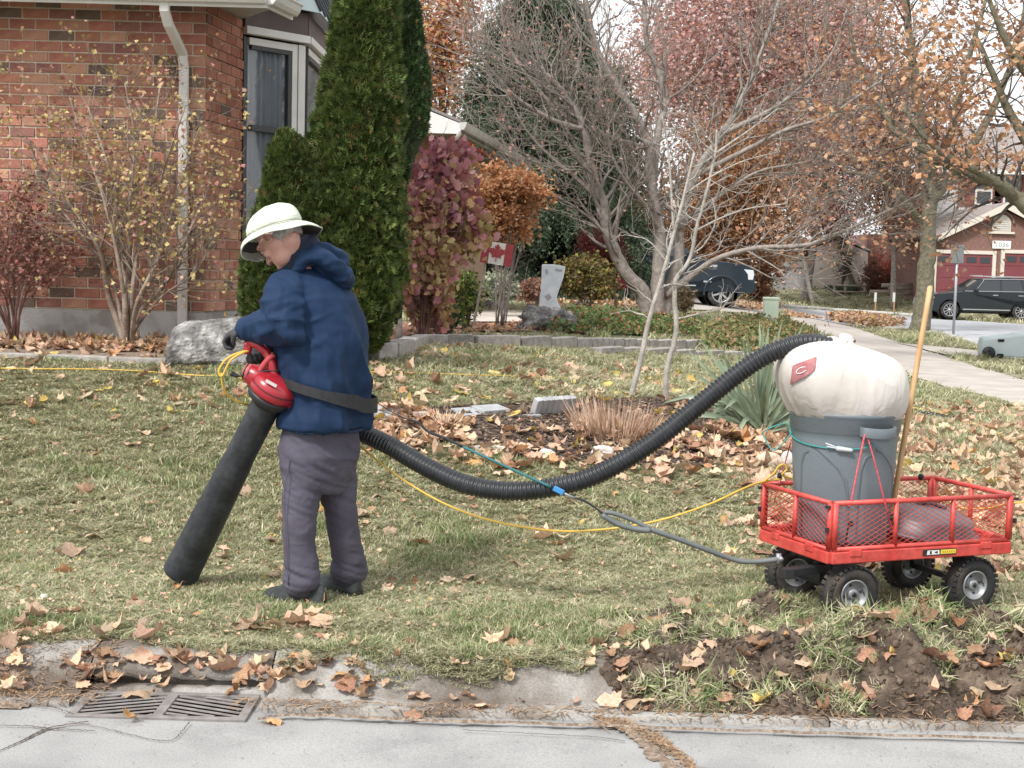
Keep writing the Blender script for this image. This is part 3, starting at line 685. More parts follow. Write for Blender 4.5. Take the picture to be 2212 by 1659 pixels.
limb(tb, src, [(1440, 640, .1), (1500, 590, -.3), (1560, 555, -.6), (1640, 535, -1.0), (1740, 530, -1.4), (1820, 500, -1.8), (1900, 465, -2.1), (1990, 420, -2.4)], TY, w(15.6), w(4.68), 6, seed=4)
limb(tb, src, [(1408, 420, .2), (1420, 300, .5), (1436, 200, .7), (1400, 100, .9), (1390, 0, 1.0), (1385, -70, 1)], TY, w(20.28), w(7.8), 6, seed=5)
limb(tb, src, [(1262, 280, -.5), (1200, 262, -.8), (1120, 215, -1.1), (1060, 150, -1.4), (1010, 90, -1.6)], TY, w(12.48), w(3.9), 6, seed=6)
limb(tb, src, [(1395, 320, .3), (1300, 290, 0), (1220, 250, -.2), (1160, 190, -.3), (1100, 100, -.4), (1080, 0, -.4)], TY, w(12.48), w(3.9), 6, seed=7)
limb(tb, src, [(1560, 290, 1.0), (1660, 240, .9), (1740, 180, .8), (1800, 110, .7), (1830, 20, .6)], TY, w(12.48), w(3.9), 6, seed=8)
limb(tb, src, [(1500, 380, .8), (1600, 330, .5), (1700, 280, .2), (1790, 250, 0), (1880, 190, -.2), (1960, 140, -.4)], TY, w(13.26), w(3.9), 6, seed=9)
limb(tb, src, [(1470, 480, .6), (1560, 420, 1), (1640, 370, 1.2), (1740, 350, 1.4), (1840, 320, 1.5)], TY, w(10.92), w(3.12), 6, seed=10)
limb(tb, src, [(1315, 510, -.3), (1260, 460, -.6), (1190, 420, -.9), (1120, 410, -1.1)], TY, w(7.8), w(2.34), 5, seed=11)
limb(tb, src, [(1425, 500, .1), (1390, 440, -.4), (1350, 390, -.8), (1320, 330, -1.0), (1310, 260, -1.2)], TY, w(10.14), w(3.12), 5, seed=12)
limb(tb, src, [(1303, 440, -.3), (1240, 380, -.1), (1180, 330, .2), (1130, 270, .3), (1090, 190, .4)], TY, w(10.14), w(3.12), 5, seed=13)
tb.build('trunk', m_barkg, t)
seg = Segs(); tips = []; rr = random.Random(21)
for c, rad in src:
    n = len(c)
    for i in range(int(n*.3), n, 2):
        for _ in range(2 if i < n*.7 else 3):
            dd = (c[min(i+1, n-1)]-c[i-1]).normalized(); ax = Vector((rr.gauss(0, 1), rr.gauss(0, 1), rr.gauss(0, .7)+.2)); nd = (dd*.7+(ax-dd*ax.dot(dd)).normalized()*rr.uniform(.5, 1)).normalized()
            grow(seg, tips, c[i], nd, rr.uniform(.7, 1.5), max(rad[i]*.45, .012), 2, rr, .65, .06, 4, (1, 3), .6, .011)
b = MB(); seg.mesh(b, 3); kind(b.build('twigs', m_barkg, t), 'stuff')
b = MB(); leafcards(b, tips_pts(tips, 3600, .07), .065, [(.46, .27, .22), (.54, .34, .28), (.40, .25, .19), (.38, .17, .14)]); o = b.build('leaves', m_leaf, t, colors=True); kind(o, 'stuff')
# --- pale saplings in the planting bed
def sapling(label, limbs, seed, base_):
    q = gp(*base_); s_ = FPX/q.y; t = thing('sapling', label, 'sapling', tuple(q)); mb = MB(); src = []
    for px, r0, r1 in limbs: limb(mb, src, px, q.y, r0*.78/s_/2, r1*.8/s_/2, 7, seed=seed+len(px))
    mb.build('stem', m_barkp, t); seg = Segs(); tips = []; rr = random.Random(seed)
    for c, rad in src:
        for i in range(int(len(c)*.35), len(c), 2):
            dd = (c[min(i+1, len(c)-1)]-c[i-1]).normalized(); ax = Vector((rr.gauss(0, 1), rr.gauss(0, .6), rr.gauss(0, .5)+.2)); nd = (dd*.7+(ax-dd*ax.dot(dd)).normalized()*.8).normalized()
            grow(seg, tips, c[i], nd, rr.uniform(.10, .30), max(rad[i]*.5, .003), 1, rr, .6, .05, 4, (1, 2), .6, .0035, wob=.28)
    b = MB(); seg.mesh(b, 4); kind(b.build('twigs', m_barkp, t), 'stuff')
sapling('pale bare sapling leaning right out of the dry grass in the planting bed', [([(1362, 862), (1385, 770), (1402, 690), (1432, 590), (1465, 470), (1478, 420), (1500, 330)], 17, 6),
        ([(1455, 500), (1448, 380), (1440, 300), (1430, 250)], 8, 3), ([(1440, 565), (1400, 520), (1355, 508)], 5, 2), ([(1478, 420), (1530, 385), (1600, 350), (1670, 330)], 6, 2), ([(1430, 600), (1445, 560), (1440, 520), (1455, 470)], 6, 3)], 5, (1362, 862))
sapling('pale bare sapling with a kinked stem standing right of the leaning one', [([(1438, 866), (1440, 800), (1460, 720), (1457, 640), (1462, 600), (1490, 560), (1505, 490), (1525, 420), (1545, 330), (1548, 280)], 17, 6),
        ([(1460, 690), (1510, 678), (1555, 668), (1575, 645)], 6, 3), ([(1500, 500), (1560, 470), (1620, 450), (1700, 440)], 6, 2), ([(1545, 330), (1510, 300), (1500, 260)], 5, 2), ([(1475, 580), (1500, 560), (1545, 545), (1560, 520)], 5, 3), ([(1548, 330), (1620, 280), (1680, 235)], 7, 3), ([(1490, 550), (1520, 530), (1545, 480), (1540, 430)], 5, 3)], 9, (1438, 866))
# --- generic round-crowned tree or shrub
def crown_pts(n, c, rx, ry, rz, nclump, shell=.75, seed=0, csp=.22, pw=None):
    r_ = np.random.default_rng(seed); K = r_.normal(size=(nclump, 3)); K /= np.linalg.norm(K, axis=1, keepdims=True); K *= (shell+(1-shell)*r_.random((nclump, 1)))*r_.uniform(.75, 1.05, (nclump, 1))
    inn = r_.random(nclump) < .25; K[inn] *= r_.uniform(.2, .8, (inn.sum(), 1))
    i = r_.integers(0, nclump, n); p = K[i]+r_.normal(0, csp, (n, 3)); return p*np.array([rx, ry, rz])+np.array(c)
def bushy(name, label, cat, basepx, cpx, rpx, n, size, cols, bk, nclump=60, Y=None, ry=None, stems=6, csp=.16, twigr=None, grp=None, m=None, trunkpx=None, lev=1, seed=1, aspect=1.0, shell=.7, part='leaves'):
    q = gp(*basepx) if Y is None else None
    if q is None: q = P(basepx[0], basepx[1], Y); q.z = g1(q.x, q.y)
    Yv = q.y; s_ = FPX/Yv; c = P(cpx[0], cpx[1], Yv); rx, rz = rpx[0]/s_, rpx[1]/s_; ry = ry or rx
    t = thing(name, label, cat, tuple(q), grp); rr = random.Random(seed)
    K = crown_pts(stems*6, c, rx*.8, ry*.8, rz*.8, stems*3, seed=seed); mb = MB(); seg = Segs(); tips = []
    if trunkpx:
        mb.tube(catmull([q-Vector((0, 0, .1)), q.lerp(c, .35)+Vector((rr.uniform(-.1, .1), 0, 0)), c], 5), [trunkpx/s_/2*(1-.6*i/10) for i in range(11)], 8); st = [q.lerp(c, f) for f in (.35, .5, .65, .8)]
    else: st = [q]
    for i in range(stems):
        p = st[i % len(st)] + (Vector((rr.uniform(-.1, .1)*rx, rr.uniform(-.1, .1)*ry, 0)) if not trunkpx else Vector()); e = Vector(K[i])
        r_ = twigr or max(.008, 4/s_/2); mid = p.lerp(e, .5)+Vector((0, 0, (e-p).length*.08)); cc = catmull([p, mid, e], 4)
        mb.tube(cc, [r_*(1-.6*k/(len(cc)-1)) for k in range(len(cc))], 5)
        for k in range(2, len(cc)):
            for _ in range(2): ax = Vector((rr.gauss(0, 1), rr.gauss(0, 1), rr.gauss(.2, 1))).normalized(); grow(seg, tips, cc[k], ax, min(rx, rz)*.45, r_*.45, lev, rr, .6, .1, 3, (1, 3), .6, r_*.2)
    mb.build('stems' if not trunkpx else 'trunk', bk, t); b = MB(); seg.mesh(b, 3); kind(b.build('twigs', bk, t), 'stuff')
    b = MB(); pts = crown_pts(n, c, rx, ry, rz, nclump, shell=shell, seed=seed, csp=csp); gz = G(pts[:, 0], pts[:, 1]); pts = pts[pts[:, 2] > gz+.02]
    leafcards(b, pts, size, cols, aspect=aspect); o = b.build(part, m or m_leaf, t, colors=True); kind(o, 'stuff'); return t, tips
BR = [(.34, .16, .10), (.42, .22, .14), (.28, .14, .095), (.46, .28, .18)]
PK = [(.48, .26, .24), (.58, .34, .30), (.40, .22, .21), (.52, .38, .35), (.38, .28, .26)]
# distant backdrop trees
bushy('autumn_tree', 'tall orange brown leaved tree rising behind the neighbouring roof', 'tree', (945, 600), (960, 80), (105, 210), 6500, .13, [(.46, .20, .12), (.55, .30, .18), (.40, .16, .08), (.5, .36, .14)], m_barkd, 70, Y=42, stems=10, trunkpx=26, seed=3)
bushy('beech_tree', 'dense rust brown tree standing behind the pickup truck', 'tree', (1575, 660), (1555, 460), (165, 215), 22000, .13, [(.27, .13, .065), (.34, .18, .08), (.22, .11, .06), (.38, .22, .12)], m_barkd, 130, Y=50, stems=16, trunkpx=20, seed=4, shell=.5)
bushy('beech_tree', 'rust brown tree on the left behind the grey multi-stemmed tree', 'tree', (1335, 660), (1360, 480), (100, 220), 9000, .12, [(.28, .14, .07), (.34, .18, .08), (.30, .17, .10)], m_barkd, 80, Y=47, stems=10, trunkpx=20, seed=5, shell=.5)
bushy('maple_tree', 'large pinkish brown crown filling the sky above the pale shed', 'tree', (1760, 640), (1630, 130), (310, 260), 44000, .17, PK+[(.44, .23, .15)], m_barkg, 260, Y=62, stems=22, trunkpx=9, seed=6, lev=2, csp=.14, shell=.55)
bushy('maple_tree', 'tall twiggy pinkish maple between the shed and the garage', 'tree', (1738, 645), (1800, 300), (170, 210), 15000, .16, PK+[(.20, .10, .11)], m_barkg, 90, Y=70, stems=16, trunkpx=22, seed=7, lev=2)
bushy('plum_tree', 'dark purple leaved tree behind the beige wall', 'tree', (1850, 640), (1790, 460), (75, 60), 5000, .12, [(.10, .045, .055), (.16, .07, .07), (.22, .08, .08)], m_barkd, 50, Y=78, stems=8, trunkpx=14, seed=8)
bushy('maple_tree', 'thin orange tree beside the garage house roof', 'tree', (1930, 660), (1935, 330), (100, 230), 12000, .15, [(.40, .18, .10), (.30, .14, .10), (.34, .22, .17)], m_barkg, 70, Y=66, stems=10, trunkpx=16, seed=9)
# right street tree
rt = gp(1986, 717); RY = rt.y
t = thing('street_tree', 'tall mossy trunked street tree on the grass strip beside the road', 'tree', tuple(rt)); mb = MB(); src = []; s_ = FPX/RY
mb.tube([P(1984, 728, RY), P(1985, 715, RY), P(1988, 700, RY), P(1991, 680, RY)], [58/s_/2, 46/s_/2, 40/s_/2, 36/s_/2], 10)
limb(mb, src, [(1987, 715), (1996, 640), (2003, 560), (2006, 480), (2010, 420), (2000, 340, .3), (1985, 250, .5), (1975, 150, .6), (1960, 40, .8), (1950, -60, 1)], RY, 42/s_/2, 12/s_/2, 10, seed=31)
limb(mb, src, [(1990, 480), (1960, 440, -.5), (1920, 400, -1), (1880, 380, -1.4), (1830, 372, -1.8)], RY, 16/s_/2, 5/s_/2, 7, seed=32)
limb(mb, src, [(2010, 430), (2060, 380, .4), (2110, 300, .8), (2160, 200, 1.2), (2200, 90, 1.6), (2220, -20, 2)], RY, 26/s_/2, 8/s_/2, 7, seed=33)
limb(mb, src, [(2005, 380), (2050, 300, -.4), (2070, 210, -.8), (2100, 100, -1), (2130, 0, -1.2)], RY, 22/s_/2, 7/s_/2, 7, seed=34)
limb(mb, src, [(1998, 330, .3), (1940, 270, 0), (1890, 200, -.3), (1850, 120, -.5), (1830, 30, -.7)], RY, 16/s_/2, 5/s_/2, 6, seed=35)
mb.build('trunk', m_barkm, t); seg = Segs(); tips = []; rr = random.Random(77)
for c, rad in src:
    for i in range(int(len(c)*.4), len(c), 2):
        for _ in range(2):
            dd = (c[min(i+1, len(c)-1)]-c[i-1]).normalized(); ax = Vector((rr.gauss(0, 1), rr.gauss(0, 1), rr.gauss(0, .6))); nd = (dd*.6+(ax-dd*ax.dot(dd)).normalized()*.9).normalized()
            grow(seg, tips, c[i], nd, rr.uniform(1.2, 2.4), max(rad[i]*.35, .02), 2, rr, .6, .03, 4, (1, 2), .62, .014)
b = MB(); seg.mesh(b, 3); kind(b.build('twigs', m_barkd, t), 'stuff'); b = MB(); leafcards(b, tips_pts(tips, 5200, .16), .15, BR+[(.50, .29, .16)]); o = b.build('leaves', m_leaf, t, colors=True); kind(o, 'stuff')
# near oak whose limbs reach in from the right
OY = 25.0; ob = P(2360, 760, OY); ob.z = g1(ob.x, ob.y)
t = thing('oak_tree', 'oak reaching dark limbs with rusty leaves into view at the right edge', 'tree', tuple(ob)); mb = MB(); src = []; s_ = FPX/OY
limb(mb, src, [(2362, 765), (2350, 650), (2330, 560), (2310, 470), (2300, 350), (2300, 200), (2310, 50)], OY, 90/s_/2, 50/s_/2, 10, seed=41)
limb(mb, src, [(2320, 520), (2250, 470, .1), (2200, 430, .2), (2150, 395, .3), (2080, 370, .4), (2000, 325, .6), (1930, 280, .8), (1900, 220, .9)], OY, 44/s_/2, 8/s_/2, 8, seed=42)
limb(mb, src, [(2200, 430, .2), (2130, 380, -.2), (2060, 345, -.4), (2000, 300, -.5), (1950, 235, -.6)], OY, 22/s_/2, 6/s_/2, 7, seed=43)
limb(mb, src, [(2305, 400), (2230, 320, .3), (2180, 240, .5), (2140, 150, .6), (2100, 60, .7)], OY, 30/s_/2, 8/s_/2, 7, seed=44)
limb(mb, src, [(2300, 250), (2220, 160, -.3), (2170, 80, -.5), (2130, -20, -.6)], OY, 26/s_/2, 8/s_/2, 7, seed=45)
mb.build('trunk', m_barkm, t); seg = Segs(); tips = []; rr = random.Random(78)
for c, rad in src[1:]:
    for i in range(int(len(c)*.3), len(c), 2):
        for _ in range(2):
            dd = (c[min(i+1, len(c)-1)]-c[i-1]).normalized(); ax = Vector((rr.gauss(0, 1), rr.gauss(0, 1), rr.gauss(0, .6))); nd = (dd*.5+(ax-dd*ax.dot(dd)).normalized()*.9).normalized()
            grow(seg, tips, c[i], nd, rr.uniform(.5, 1.2), max(rad[i]*.3, .012), 2, rr, .6, .02, 3, (1, 2), .62, .008)
b = MB(); seg.mesh(b, 3); kind(b.build('twigs', m_barkd, t), 'stuff'); b = MB(); leafcards(b, tips_pts(tips, 2600, .12), .11, [(.44, .23, .13), (.54, .34, .20), (.34, .17, .10), (.5, .34, .23)]); o = b.build('leaves', m_leaf, t, colors=True); kind(o, 'stuff')
# --- conifer with hanging sprays
cb = P(1150, 640, 40); cb.z = g1(cb.x, cb.y)
t = thing('spruce_tree', 'dark green spruce with drooping boughs behind the boot sculpture', 'tree', tuple(cb)); s_ = FPX/40
b = MB(); b.tube([cb, cb+Vector((.1, 0, 4)), cb+Vector((0, 0, 9.5))], [.25, .16, .03], 8); b.build('trunk', m_barkd, t)
seg = Segs(); pts = []; nr = []; rr = random.Random(12)
for i in range(420):
    h = rr.uniform(.2, 8.6); R_ = (3.6*max(0, 1-h/9.8)**.75+.3); az = rr.uniform(0, 2*PI); q = cb+Vector((0, 0, h)); e = q+Vector((math.cos(az)*R_, math.sin(az)*R_, -.15*R_)); mid = q.lerp(e, .5)+Vector((0, 0, .12*R_)); cc = catmull([q, mid, e], 5)
    for k in range(len(cc)-1): seg.add(cc[k], cc[k+1], .03*(1-k/12), .03*(1-(k+1)/12))
    for k in range(2, len(cc)):
        for _ in range(5):
            o_ = cc[k]+Vector((rr.gauss(0, .16), rr.gauss(0, .16), 0)); ln = rr.uniform(.25, .7)
            for m_ in range(18): pts.append(tuple(o_+Vector((rr.gauss(0, .035), rr.gauss(0, .035), -ln*m_/18))))
b = MB(); seg.mesh(b, 3); b.build('boughs', m_barkd, t)
b = MB(); leafcards(b, pts, .10, [(.055, .085, .05), (.075, .11, .055), (.045, .07, .048), (.10, .13, .07)], up=.9, aspect=.7); o = b.build('needles', m_leafw, t, colors=True); kind(o, 'stuff')
# second conifer further right
def conifer(label, bpx, Y, H, R0, n, seed, cols):
    cb = P(bpx[0], bpx[1], Y); cb.z = g1(cb.x, cb.y); t = thing('spruce_tree', label, 'tree', tuple(cb)); rr = random.Random(seed); b = MB(); b.tube([cb, cb+Vector((0, 0, H))], [.2, .03], 8); b.build('trunk', m_barkd, t); pts = []; seg = Segs()
    for i in range(n):
        h = rr.uniform(.1, H*.97); R_ = R0*(1-h/H)**.8+.15; az = rr.uniform(0, 2*PI); q = cb+Vector((0, 0, h)); e = q+Vector((math.cos(az)*R_, math.sin(az)*R_, -.2*R_)); seg.add(q, e, .03, .008)
        for k in range(6):
            o_ = q.lerp(e, (k+2)/8)
            for m_ in range(12): pts.append(tuple(o_+Vector((rr.gauss(0, .10), rr.gauss(0, .10), -rr.uniform(0, .35)))))
    b = MB(); seg.mesh(b, 3); b.build('boughs', m_barkd, t); b = MB(); leafcards(b, pts, .10, cols, up=.8, aspect=.7); o = b.build('needles', m_leafw, t, colors=True); kind(o, 'stuff')
conifer('smaller green spruce behind the grey tree trunks', (1310, 650), 43, 7.5, 2.6, 260, 5, [(.04, .07, .03), (.06, .095, .04), (.08, .11, .05)])
# --- arborvitae hedge plants by the window (flat scale sprays)
def thuja(label, cx, Y, prof, n, seed, cols, dpt=1.0, sz=.045):
    """prof: (v, u_left, u_right) silhouette of the plant as it stands there"""
    pts3 = []; rr = np.random.default_rng(seed); vs = [p[0] for p in prof]
    base_ = P(cx, vs[-1], Y); base_.z = g1(base_.x, base_.y); t = thing('arborvitae', label, 'evergreen shrub', tuple(base_))
    s_ = FPX/Y; v = rr.uniform(vs[0], vs[-1], n); ul = np.interp(v, vs, [p[1] for p in prof]); ur = np.interp(v, vs, [p[2] for p in prof]); hw = ((ur-ul)/2-11)/s_; cu = (ul+ur)/2
    az = rr.uniform(0, 2*PI, n)
    az = np.where(rr.random(n) < .62, -PI/2+rr.normal(0, .85, n), az)
    V = np.zeros((n, 3)); p0 = np.array([tuple(P(a, c, Y)) for a, c in zip(cu, v)])
    lump = np.array([mnoise.noise((math.cos(a)*2.1*h/.4, math.sin(a)*2.1, q[2]*4.2)) for a, h, q in zip(az, hw, p0)]); fine = np.array([mnoise.noise((math.cos(a)*9, math.sin(a)*9, q[2]*16)) for a, q in zip(az, p0)])
    R_ = hw*(.95+.12*lump+.13*fine)*(1-.15*rr.random(n)**1.5); rad = np.stack([np.cos(az), np.sin(az)*dpt, np.zeros(n)], 1)
    pos = p0+rad*R_[:, None]
    gap = np.array([mnoise.noise((q[0]*13, q[1]*13, q[2]*10)) for q in pos]); keep = (pos[:, 2] > base_.z+.02) & ((gap < .30) | (rr.random(n) < .25)); pos = pos[keep]; lowf = np.array([mnoise.noise((q[0]*3, q[1]*3, q[2]*2.5)) for q in pos])
    b = MB(); nn = len(pos)
    ctr = np.array([[base_.x, Y, 0]]); o_ = pos-ctr; o_[:, 2] = 0; o_ /= np.maximum(np.linalg.norm(o_, axis=1, keepdims=True), .01)
    d = o_*.65+np.array([[0, 0, .75]])+rr.normal(0, .38, (nn, 3)); d /= np.linalg.norm(d, axis=1, keepdims=True)
    sidev = np.cross(d, rr.normal(0, 1, (nn, 3))); sidev /= np.linalg.norm(sidev, axis=1, keepdims=True); L_ = (sz*rr.uniform(.6, 1.35, nn))[:, None]
    # each spray: a forked fan of five narrow lobes
    ang = [-.75, -.36, 0, .36, .75]; Vs = []; Fs = []; k = 0
    for a_ in ang:
        dd = d*math.cos(a_)+sidev*math.sin(a_); ll = L_*(1-.28*abs(a_)); pr = np.cross(np.cross(d, sidev), dd); w_ = L_*.085
        o0 = pos+d*L_*.1; Vs += [o0-pr*w_*.6, pos+dd*ll*.6-pr*w_*1.2, pos+dd*ll, pos+dd*ll*.6+pr*w_*1.2]
        Fs.append([k, k+1, k+2, k+3]); k += 4
    V = np.stack(Vs, 1).reshape(-1, 3); o = (np.arange(nn)*k)[:, None]; F = np.concatenate([o+np.array([f]) for f in Fs])
    cc = np.asarray(cols)[rr.integers(0, len(cols), nn)]*rr.uniform(.55, 1.35, (nn, 1))*(1+.5*lowf[:, None]); br_ = rr.random(nn) < .02; cc[br_] = (.20, .13, .06); cc = np.repeat(cc, k, axis=0); tipm = np.tile(np.array([1, 1, 1.25, 1]*5), nn)[:, None]
    b.add(V, [F], False, cc*tipm); o = b.build('foliage', m_leafw, t, colors=True); kind(o, 'stuff')
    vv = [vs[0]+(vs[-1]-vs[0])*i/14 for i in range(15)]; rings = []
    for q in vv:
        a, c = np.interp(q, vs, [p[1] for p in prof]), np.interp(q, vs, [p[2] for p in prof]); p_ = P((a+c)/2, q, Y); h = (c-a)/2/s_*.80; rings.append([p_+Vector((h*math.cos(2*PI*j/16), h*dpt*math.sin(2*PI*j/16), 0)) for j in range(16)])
    b = MB(); b.loft(rings); b.build('dark_core', mat('cedar_shade_core', (.016, .022, .009), 1, (.035, .045, .018), 30, bump=1, bscale=40), t)  # solid core coloured near black, as shade between the sprays
    b = MB(); b.tube([base_-Vector((0, 0, .05)), base_+Vector((0, 0, .3))], .03, 8); b.build('trunk', m_barkd, t)
TG = [(.065, .10, .024), (.085, .12, .028), (.05, .082, .022), (.12, .15, .042), (.08, .10, .03)]
TD = [(.04, .072, .026), (.05, .088, .03), (.034, .06, .024)]
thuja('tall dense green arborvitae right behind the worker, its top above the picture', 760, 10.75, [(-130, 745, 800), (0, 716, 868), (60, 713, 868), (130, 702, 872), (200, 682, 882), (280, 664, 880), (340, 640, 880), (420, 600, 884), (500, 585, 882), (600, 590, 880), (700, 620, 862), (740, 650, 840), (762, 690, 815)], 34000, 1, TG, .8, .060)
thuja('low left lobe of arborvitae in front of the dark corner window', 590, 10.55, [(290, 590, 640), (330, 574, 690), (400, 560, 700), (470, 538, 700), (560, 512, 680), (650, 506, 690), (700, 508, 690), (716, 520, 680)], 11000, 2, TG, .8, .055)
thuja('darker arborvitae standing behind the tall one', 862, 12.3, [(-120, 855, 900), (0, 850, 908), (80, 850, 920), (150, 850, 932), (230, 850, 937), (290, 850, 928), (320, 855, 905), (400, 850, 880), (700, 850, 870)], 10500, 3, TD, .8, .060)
# ------------------------------------------------------------------ shrubs, rocks, garden things
def shrub_multi(label, base_, Y, stems, cols, n, lsz, bk, tw, seed, cat='shrub', lev=2, spread=.55, leafsp=.05, L0=.45):
    q = P(base_[0], base_[1], Y); q.z = g1(q.x, q.y); t = thing('shrub', label, cat, tuple(q)); mb = MB(); seg = Segs(); tips = []; rr = random.Random(seed); s_ = FPX/Y
    for px, r0 in stems:
        pts = [q+Vector((rr.uniform(-.03, .03), rr.uniform(-.03, .03), 0))] + [P(a, c, Y+rr.uniform(-.3, .12)) for a, c in px]; c = catmull(pts, 5); rad = [r0*(1-.7*i/(len(c)-1)) for i in range(len(c))]; mb.tube(c, rad, 6)
        for i in range(int(len(c)*.35), len(c)):
            for _ in range(2):
                dd = (c[min(i+1, len(c)-1)]-c[i-1]).normalized(); ax = Vector((rr.gauss(0, 1), rr.gauss(0, .7), rr.gauss(.1, .7))); nd = (dd*.8+(ax-dd*ax.dot(dd)).normalized()*.75).normalized()
                grow(seg, tips, c[i], nd, rr.uniform(.6, 1.1)*L0, max(rad[i]*.5, tw), lev, rr, spread, .05, 3, (1, 2), .6, tw)
    mb.build('stems', bk, t); b = MB(); seg.mesh(b, 3); kind(b.build('twigs', bk, t), 'stuff'); b = MB()
    T = [x for x in tips if x[0].y < HY-.05] or tips
    leafcards(b, tips_pts(T, n, leafsp), lsz, cols, aspect=1.3); o = b.build('leaves', m_leafw, t, colors=True); kind(o, 'stuff'); return t
m_twig = bark('brown_twig', (.20, .15, .12), (.34, .27, .22)); m_twigr = bark('reddish_twig', (.16, .085, .075), (.26, .15, .13))
YL = [(.44, .33, .13), (.50, .39, .17), (.38, .30, .12), (.40, .25, .13), (.48, .40, .20), (.36, .17, .14), (.40, .25, .18)]
shrub_multi('tall sparse yellow-leaved shrub against the brick wall by the downspout', (275, 743), 11.0, [([(235, 640), (215, 540), (150, 440), (95, 330)], .030), ([(240, 600), (170, 500), (110, 420), (60, 300)], .02), ([(270, 640), (262, 520), (240, 380), (190, 230)], .028),
    ([(285, 640), (300, 520), (320, 380), (345, 190)], .024), ([(300, 680), (365, 600), (400, 520), (445, 420)], .026), ([(295, 660), (340, 560), (380, 430), (430, 280)], .022), ([(262, 600), (230, 450), (190, 330), (150, 210)], .02), ([(280, 600), (280, 450), (290, 300), (270, 180)], .02),
    ([(290, 690), (330, 560), (345, 400), (400, 230)], .02), ([(300, 700), (350, 640), (420, 590), (460, 520)], .016)], YL, 3500, .035, m_twig, .0026, 11, L0=.40)
shrub_multi('bare purplish shrub at the far left edge against the brick wall', (30, 742), 11.1, [([(a*.3+20, 650), (a*.7+5, 590), (a, tp)], .012) for a, tp in ((-90, 540), (-50, 520), (-20, 500), (10, 490), (35, 500), (60, 520), (85, 540), (105, 570), (-120, 560))], [(.20, .09, .08), (.28, .13, .10), (.24, .07, .06), (.36, .22, .15)], 3000, .03, m_twigr, .0032, 12, L0=.32)
# burgundy broad-leaved hydrangea
def bigleaf(label, base_, Y, cpx, rpx, n, lsz, cols, seed, cat='shrub'):
    t, tips = bushy('shrub', label, cat, base_, cpx, rpx, 10, .05, cols, m_twigr, 20, Y=Y, stems=14, twigr=.012, seed=seed, part='buds')
    q = P(cpx[0], cpx[1], Y); s_ = FPX/Y; pts = crown_pts(n, q, rpx[0]/s_, rpx[0]/s_*.8, rpx[1]/s_, 34, shell=.8, seed=seed, csp=.16)
    b = MB(); pts = pts[pts[:, 2] > G(pts[:, 0], pts[:, 1])+.08]; nn = len(pts)
    # lobed leaf: 5 lobes, hanging
    r_ = np.random.default_rng(seed); d = r_.normal(0, .6, (nn, 3)); d[:, 2] -= .7; d[:, 1] -= .25; d /= np.linalg.norm(d, axis=1, keepdims=True); sd = np.cross(d, r_.normal(0, 1, (nn, 3))+np.array([0, -1.2, 0])*0+np.array([[0, 2.0, .8]])); sd /= np.linalg.norm(sd, axis=1, keepdims=True); nm = np.cross(d, sd)
    out = [(0, 0), (.30, .02), (.22, .25), (.52, .35), (.28, .55), (.30, .80), (0, 1.0), (-.30, .80), (-.28, .55), (-.52, .35), (-.22, .25), (-.30, .02)]; L_ = (lsz*r_.uniform(.6, 1.3, nn))[:, None]
    Vs = [pts+d*L_*c+sd*L_*a+nm*L_*(-.35*a*a*2) for a, c in out]+[pts+d*L_*.5]; k = len(Vs); V = np.stack(Vs, 1).reshape(-1, 3); o = (np.arange(nn)*k)[:, None]
    F = np.concatenate([o+np.array([[12, i, (i+1) % 12]]) for i in range(12)]); zz = pts[:, 2]; lo = (zz-zz.min())/(zz.max()-zz.min())
    cc = np.array([cols[r_.integers(0, 4) if r_.random() < .25+.75*l else 4+r_.integers(0, len(cols)-4)] for l in lo])*r_.uniform(.75, 1.25, (nn, 1)); b.add(V, [F], True, np.repeat(cc, k, axis=0)); o = b.build('leaves', m_leafw, t, colors=True); kind(o, 'stuff')
BL = [(.42, .17, .19), (.31, .12, .16), (.52, .27, .28), (.40, .15, .15), (.44, .27, .13), (.36, .22, .12), (.30, .16, .10), (.46, .37, .17)]
bigleaf('burgundy broad-leaved shrub spreading above the flag sign beside the arborvitae', (935, 726), 17.2, (968, 430), (98, 118), 2300, .115, BL, 5)
bigleaf('orange brown lower shrub drooping at the foot of the arborvitae', (912, 728), 16.8, (925, 590), (62, 112), 1200, .105, BL[4:]+[BL[3], BL[0], BL[4], BL[5]], 6)
bushy('shrub', 'rounded copper orange shrub right of the burgundy one', 'shrub', (1080, 712), (1098, 446), (104, 90), 10500, .06, [(.42, .19, .09), (.52, .26, .13), (.34, .15, .07), (.48, .29, .16)], m_barkg, 36, Y=19.5, stems=9, seed=14, csp=.15, twigr=.012, shell=.6)
bushy('shrub', 'yellow green leafy shrub behind the flag post', 'shrub', (1005, 690), (985, 640), (60, 62), 1700, .06, [(.10, .15, .04), (.16, .21, .05), (.28, .30, .07), (.06, .10, .03)], m_twig, 30, Y=18.9, stems=8, seed=15, csp=.16, twigr=.01, m=m_leafw)
bushy('shrub', 'dark leafy plant low at the foot of the burgundy shrub', 'shrub', (955, 712), (955, 690), (42, 24), 900, .05, [(.04, .07, .03), (.07, .11, .05), (.05, .075, .04)], m_twig, 20, Y=17.7, stems=5, seed=16, twigr=.01, m=m_leafw)
bushy('shrub', 'pale variegated shrub by the garden rock', 'shrub', (1085, 640), (1083, 612), (44, 30), 1800, .06, [(.30, .34, .24), (.42, .44, .34), (.20, .25, .16)], m_twig, 20, Y=24, stems=6, seed=17, twigr=.01, m=m_leafw)
bushy('shrub', 'low brown shrub between the rock and the boot sculpture', 'shrub', (1150, 645), (1150, 625), (40, 28), 1400, .06, [(.30, .17, .12), (.22, .13, .10), (.36, .22, .16)], m_twig, 20, Y=25, stems=6, seed=18, twigr=.012)
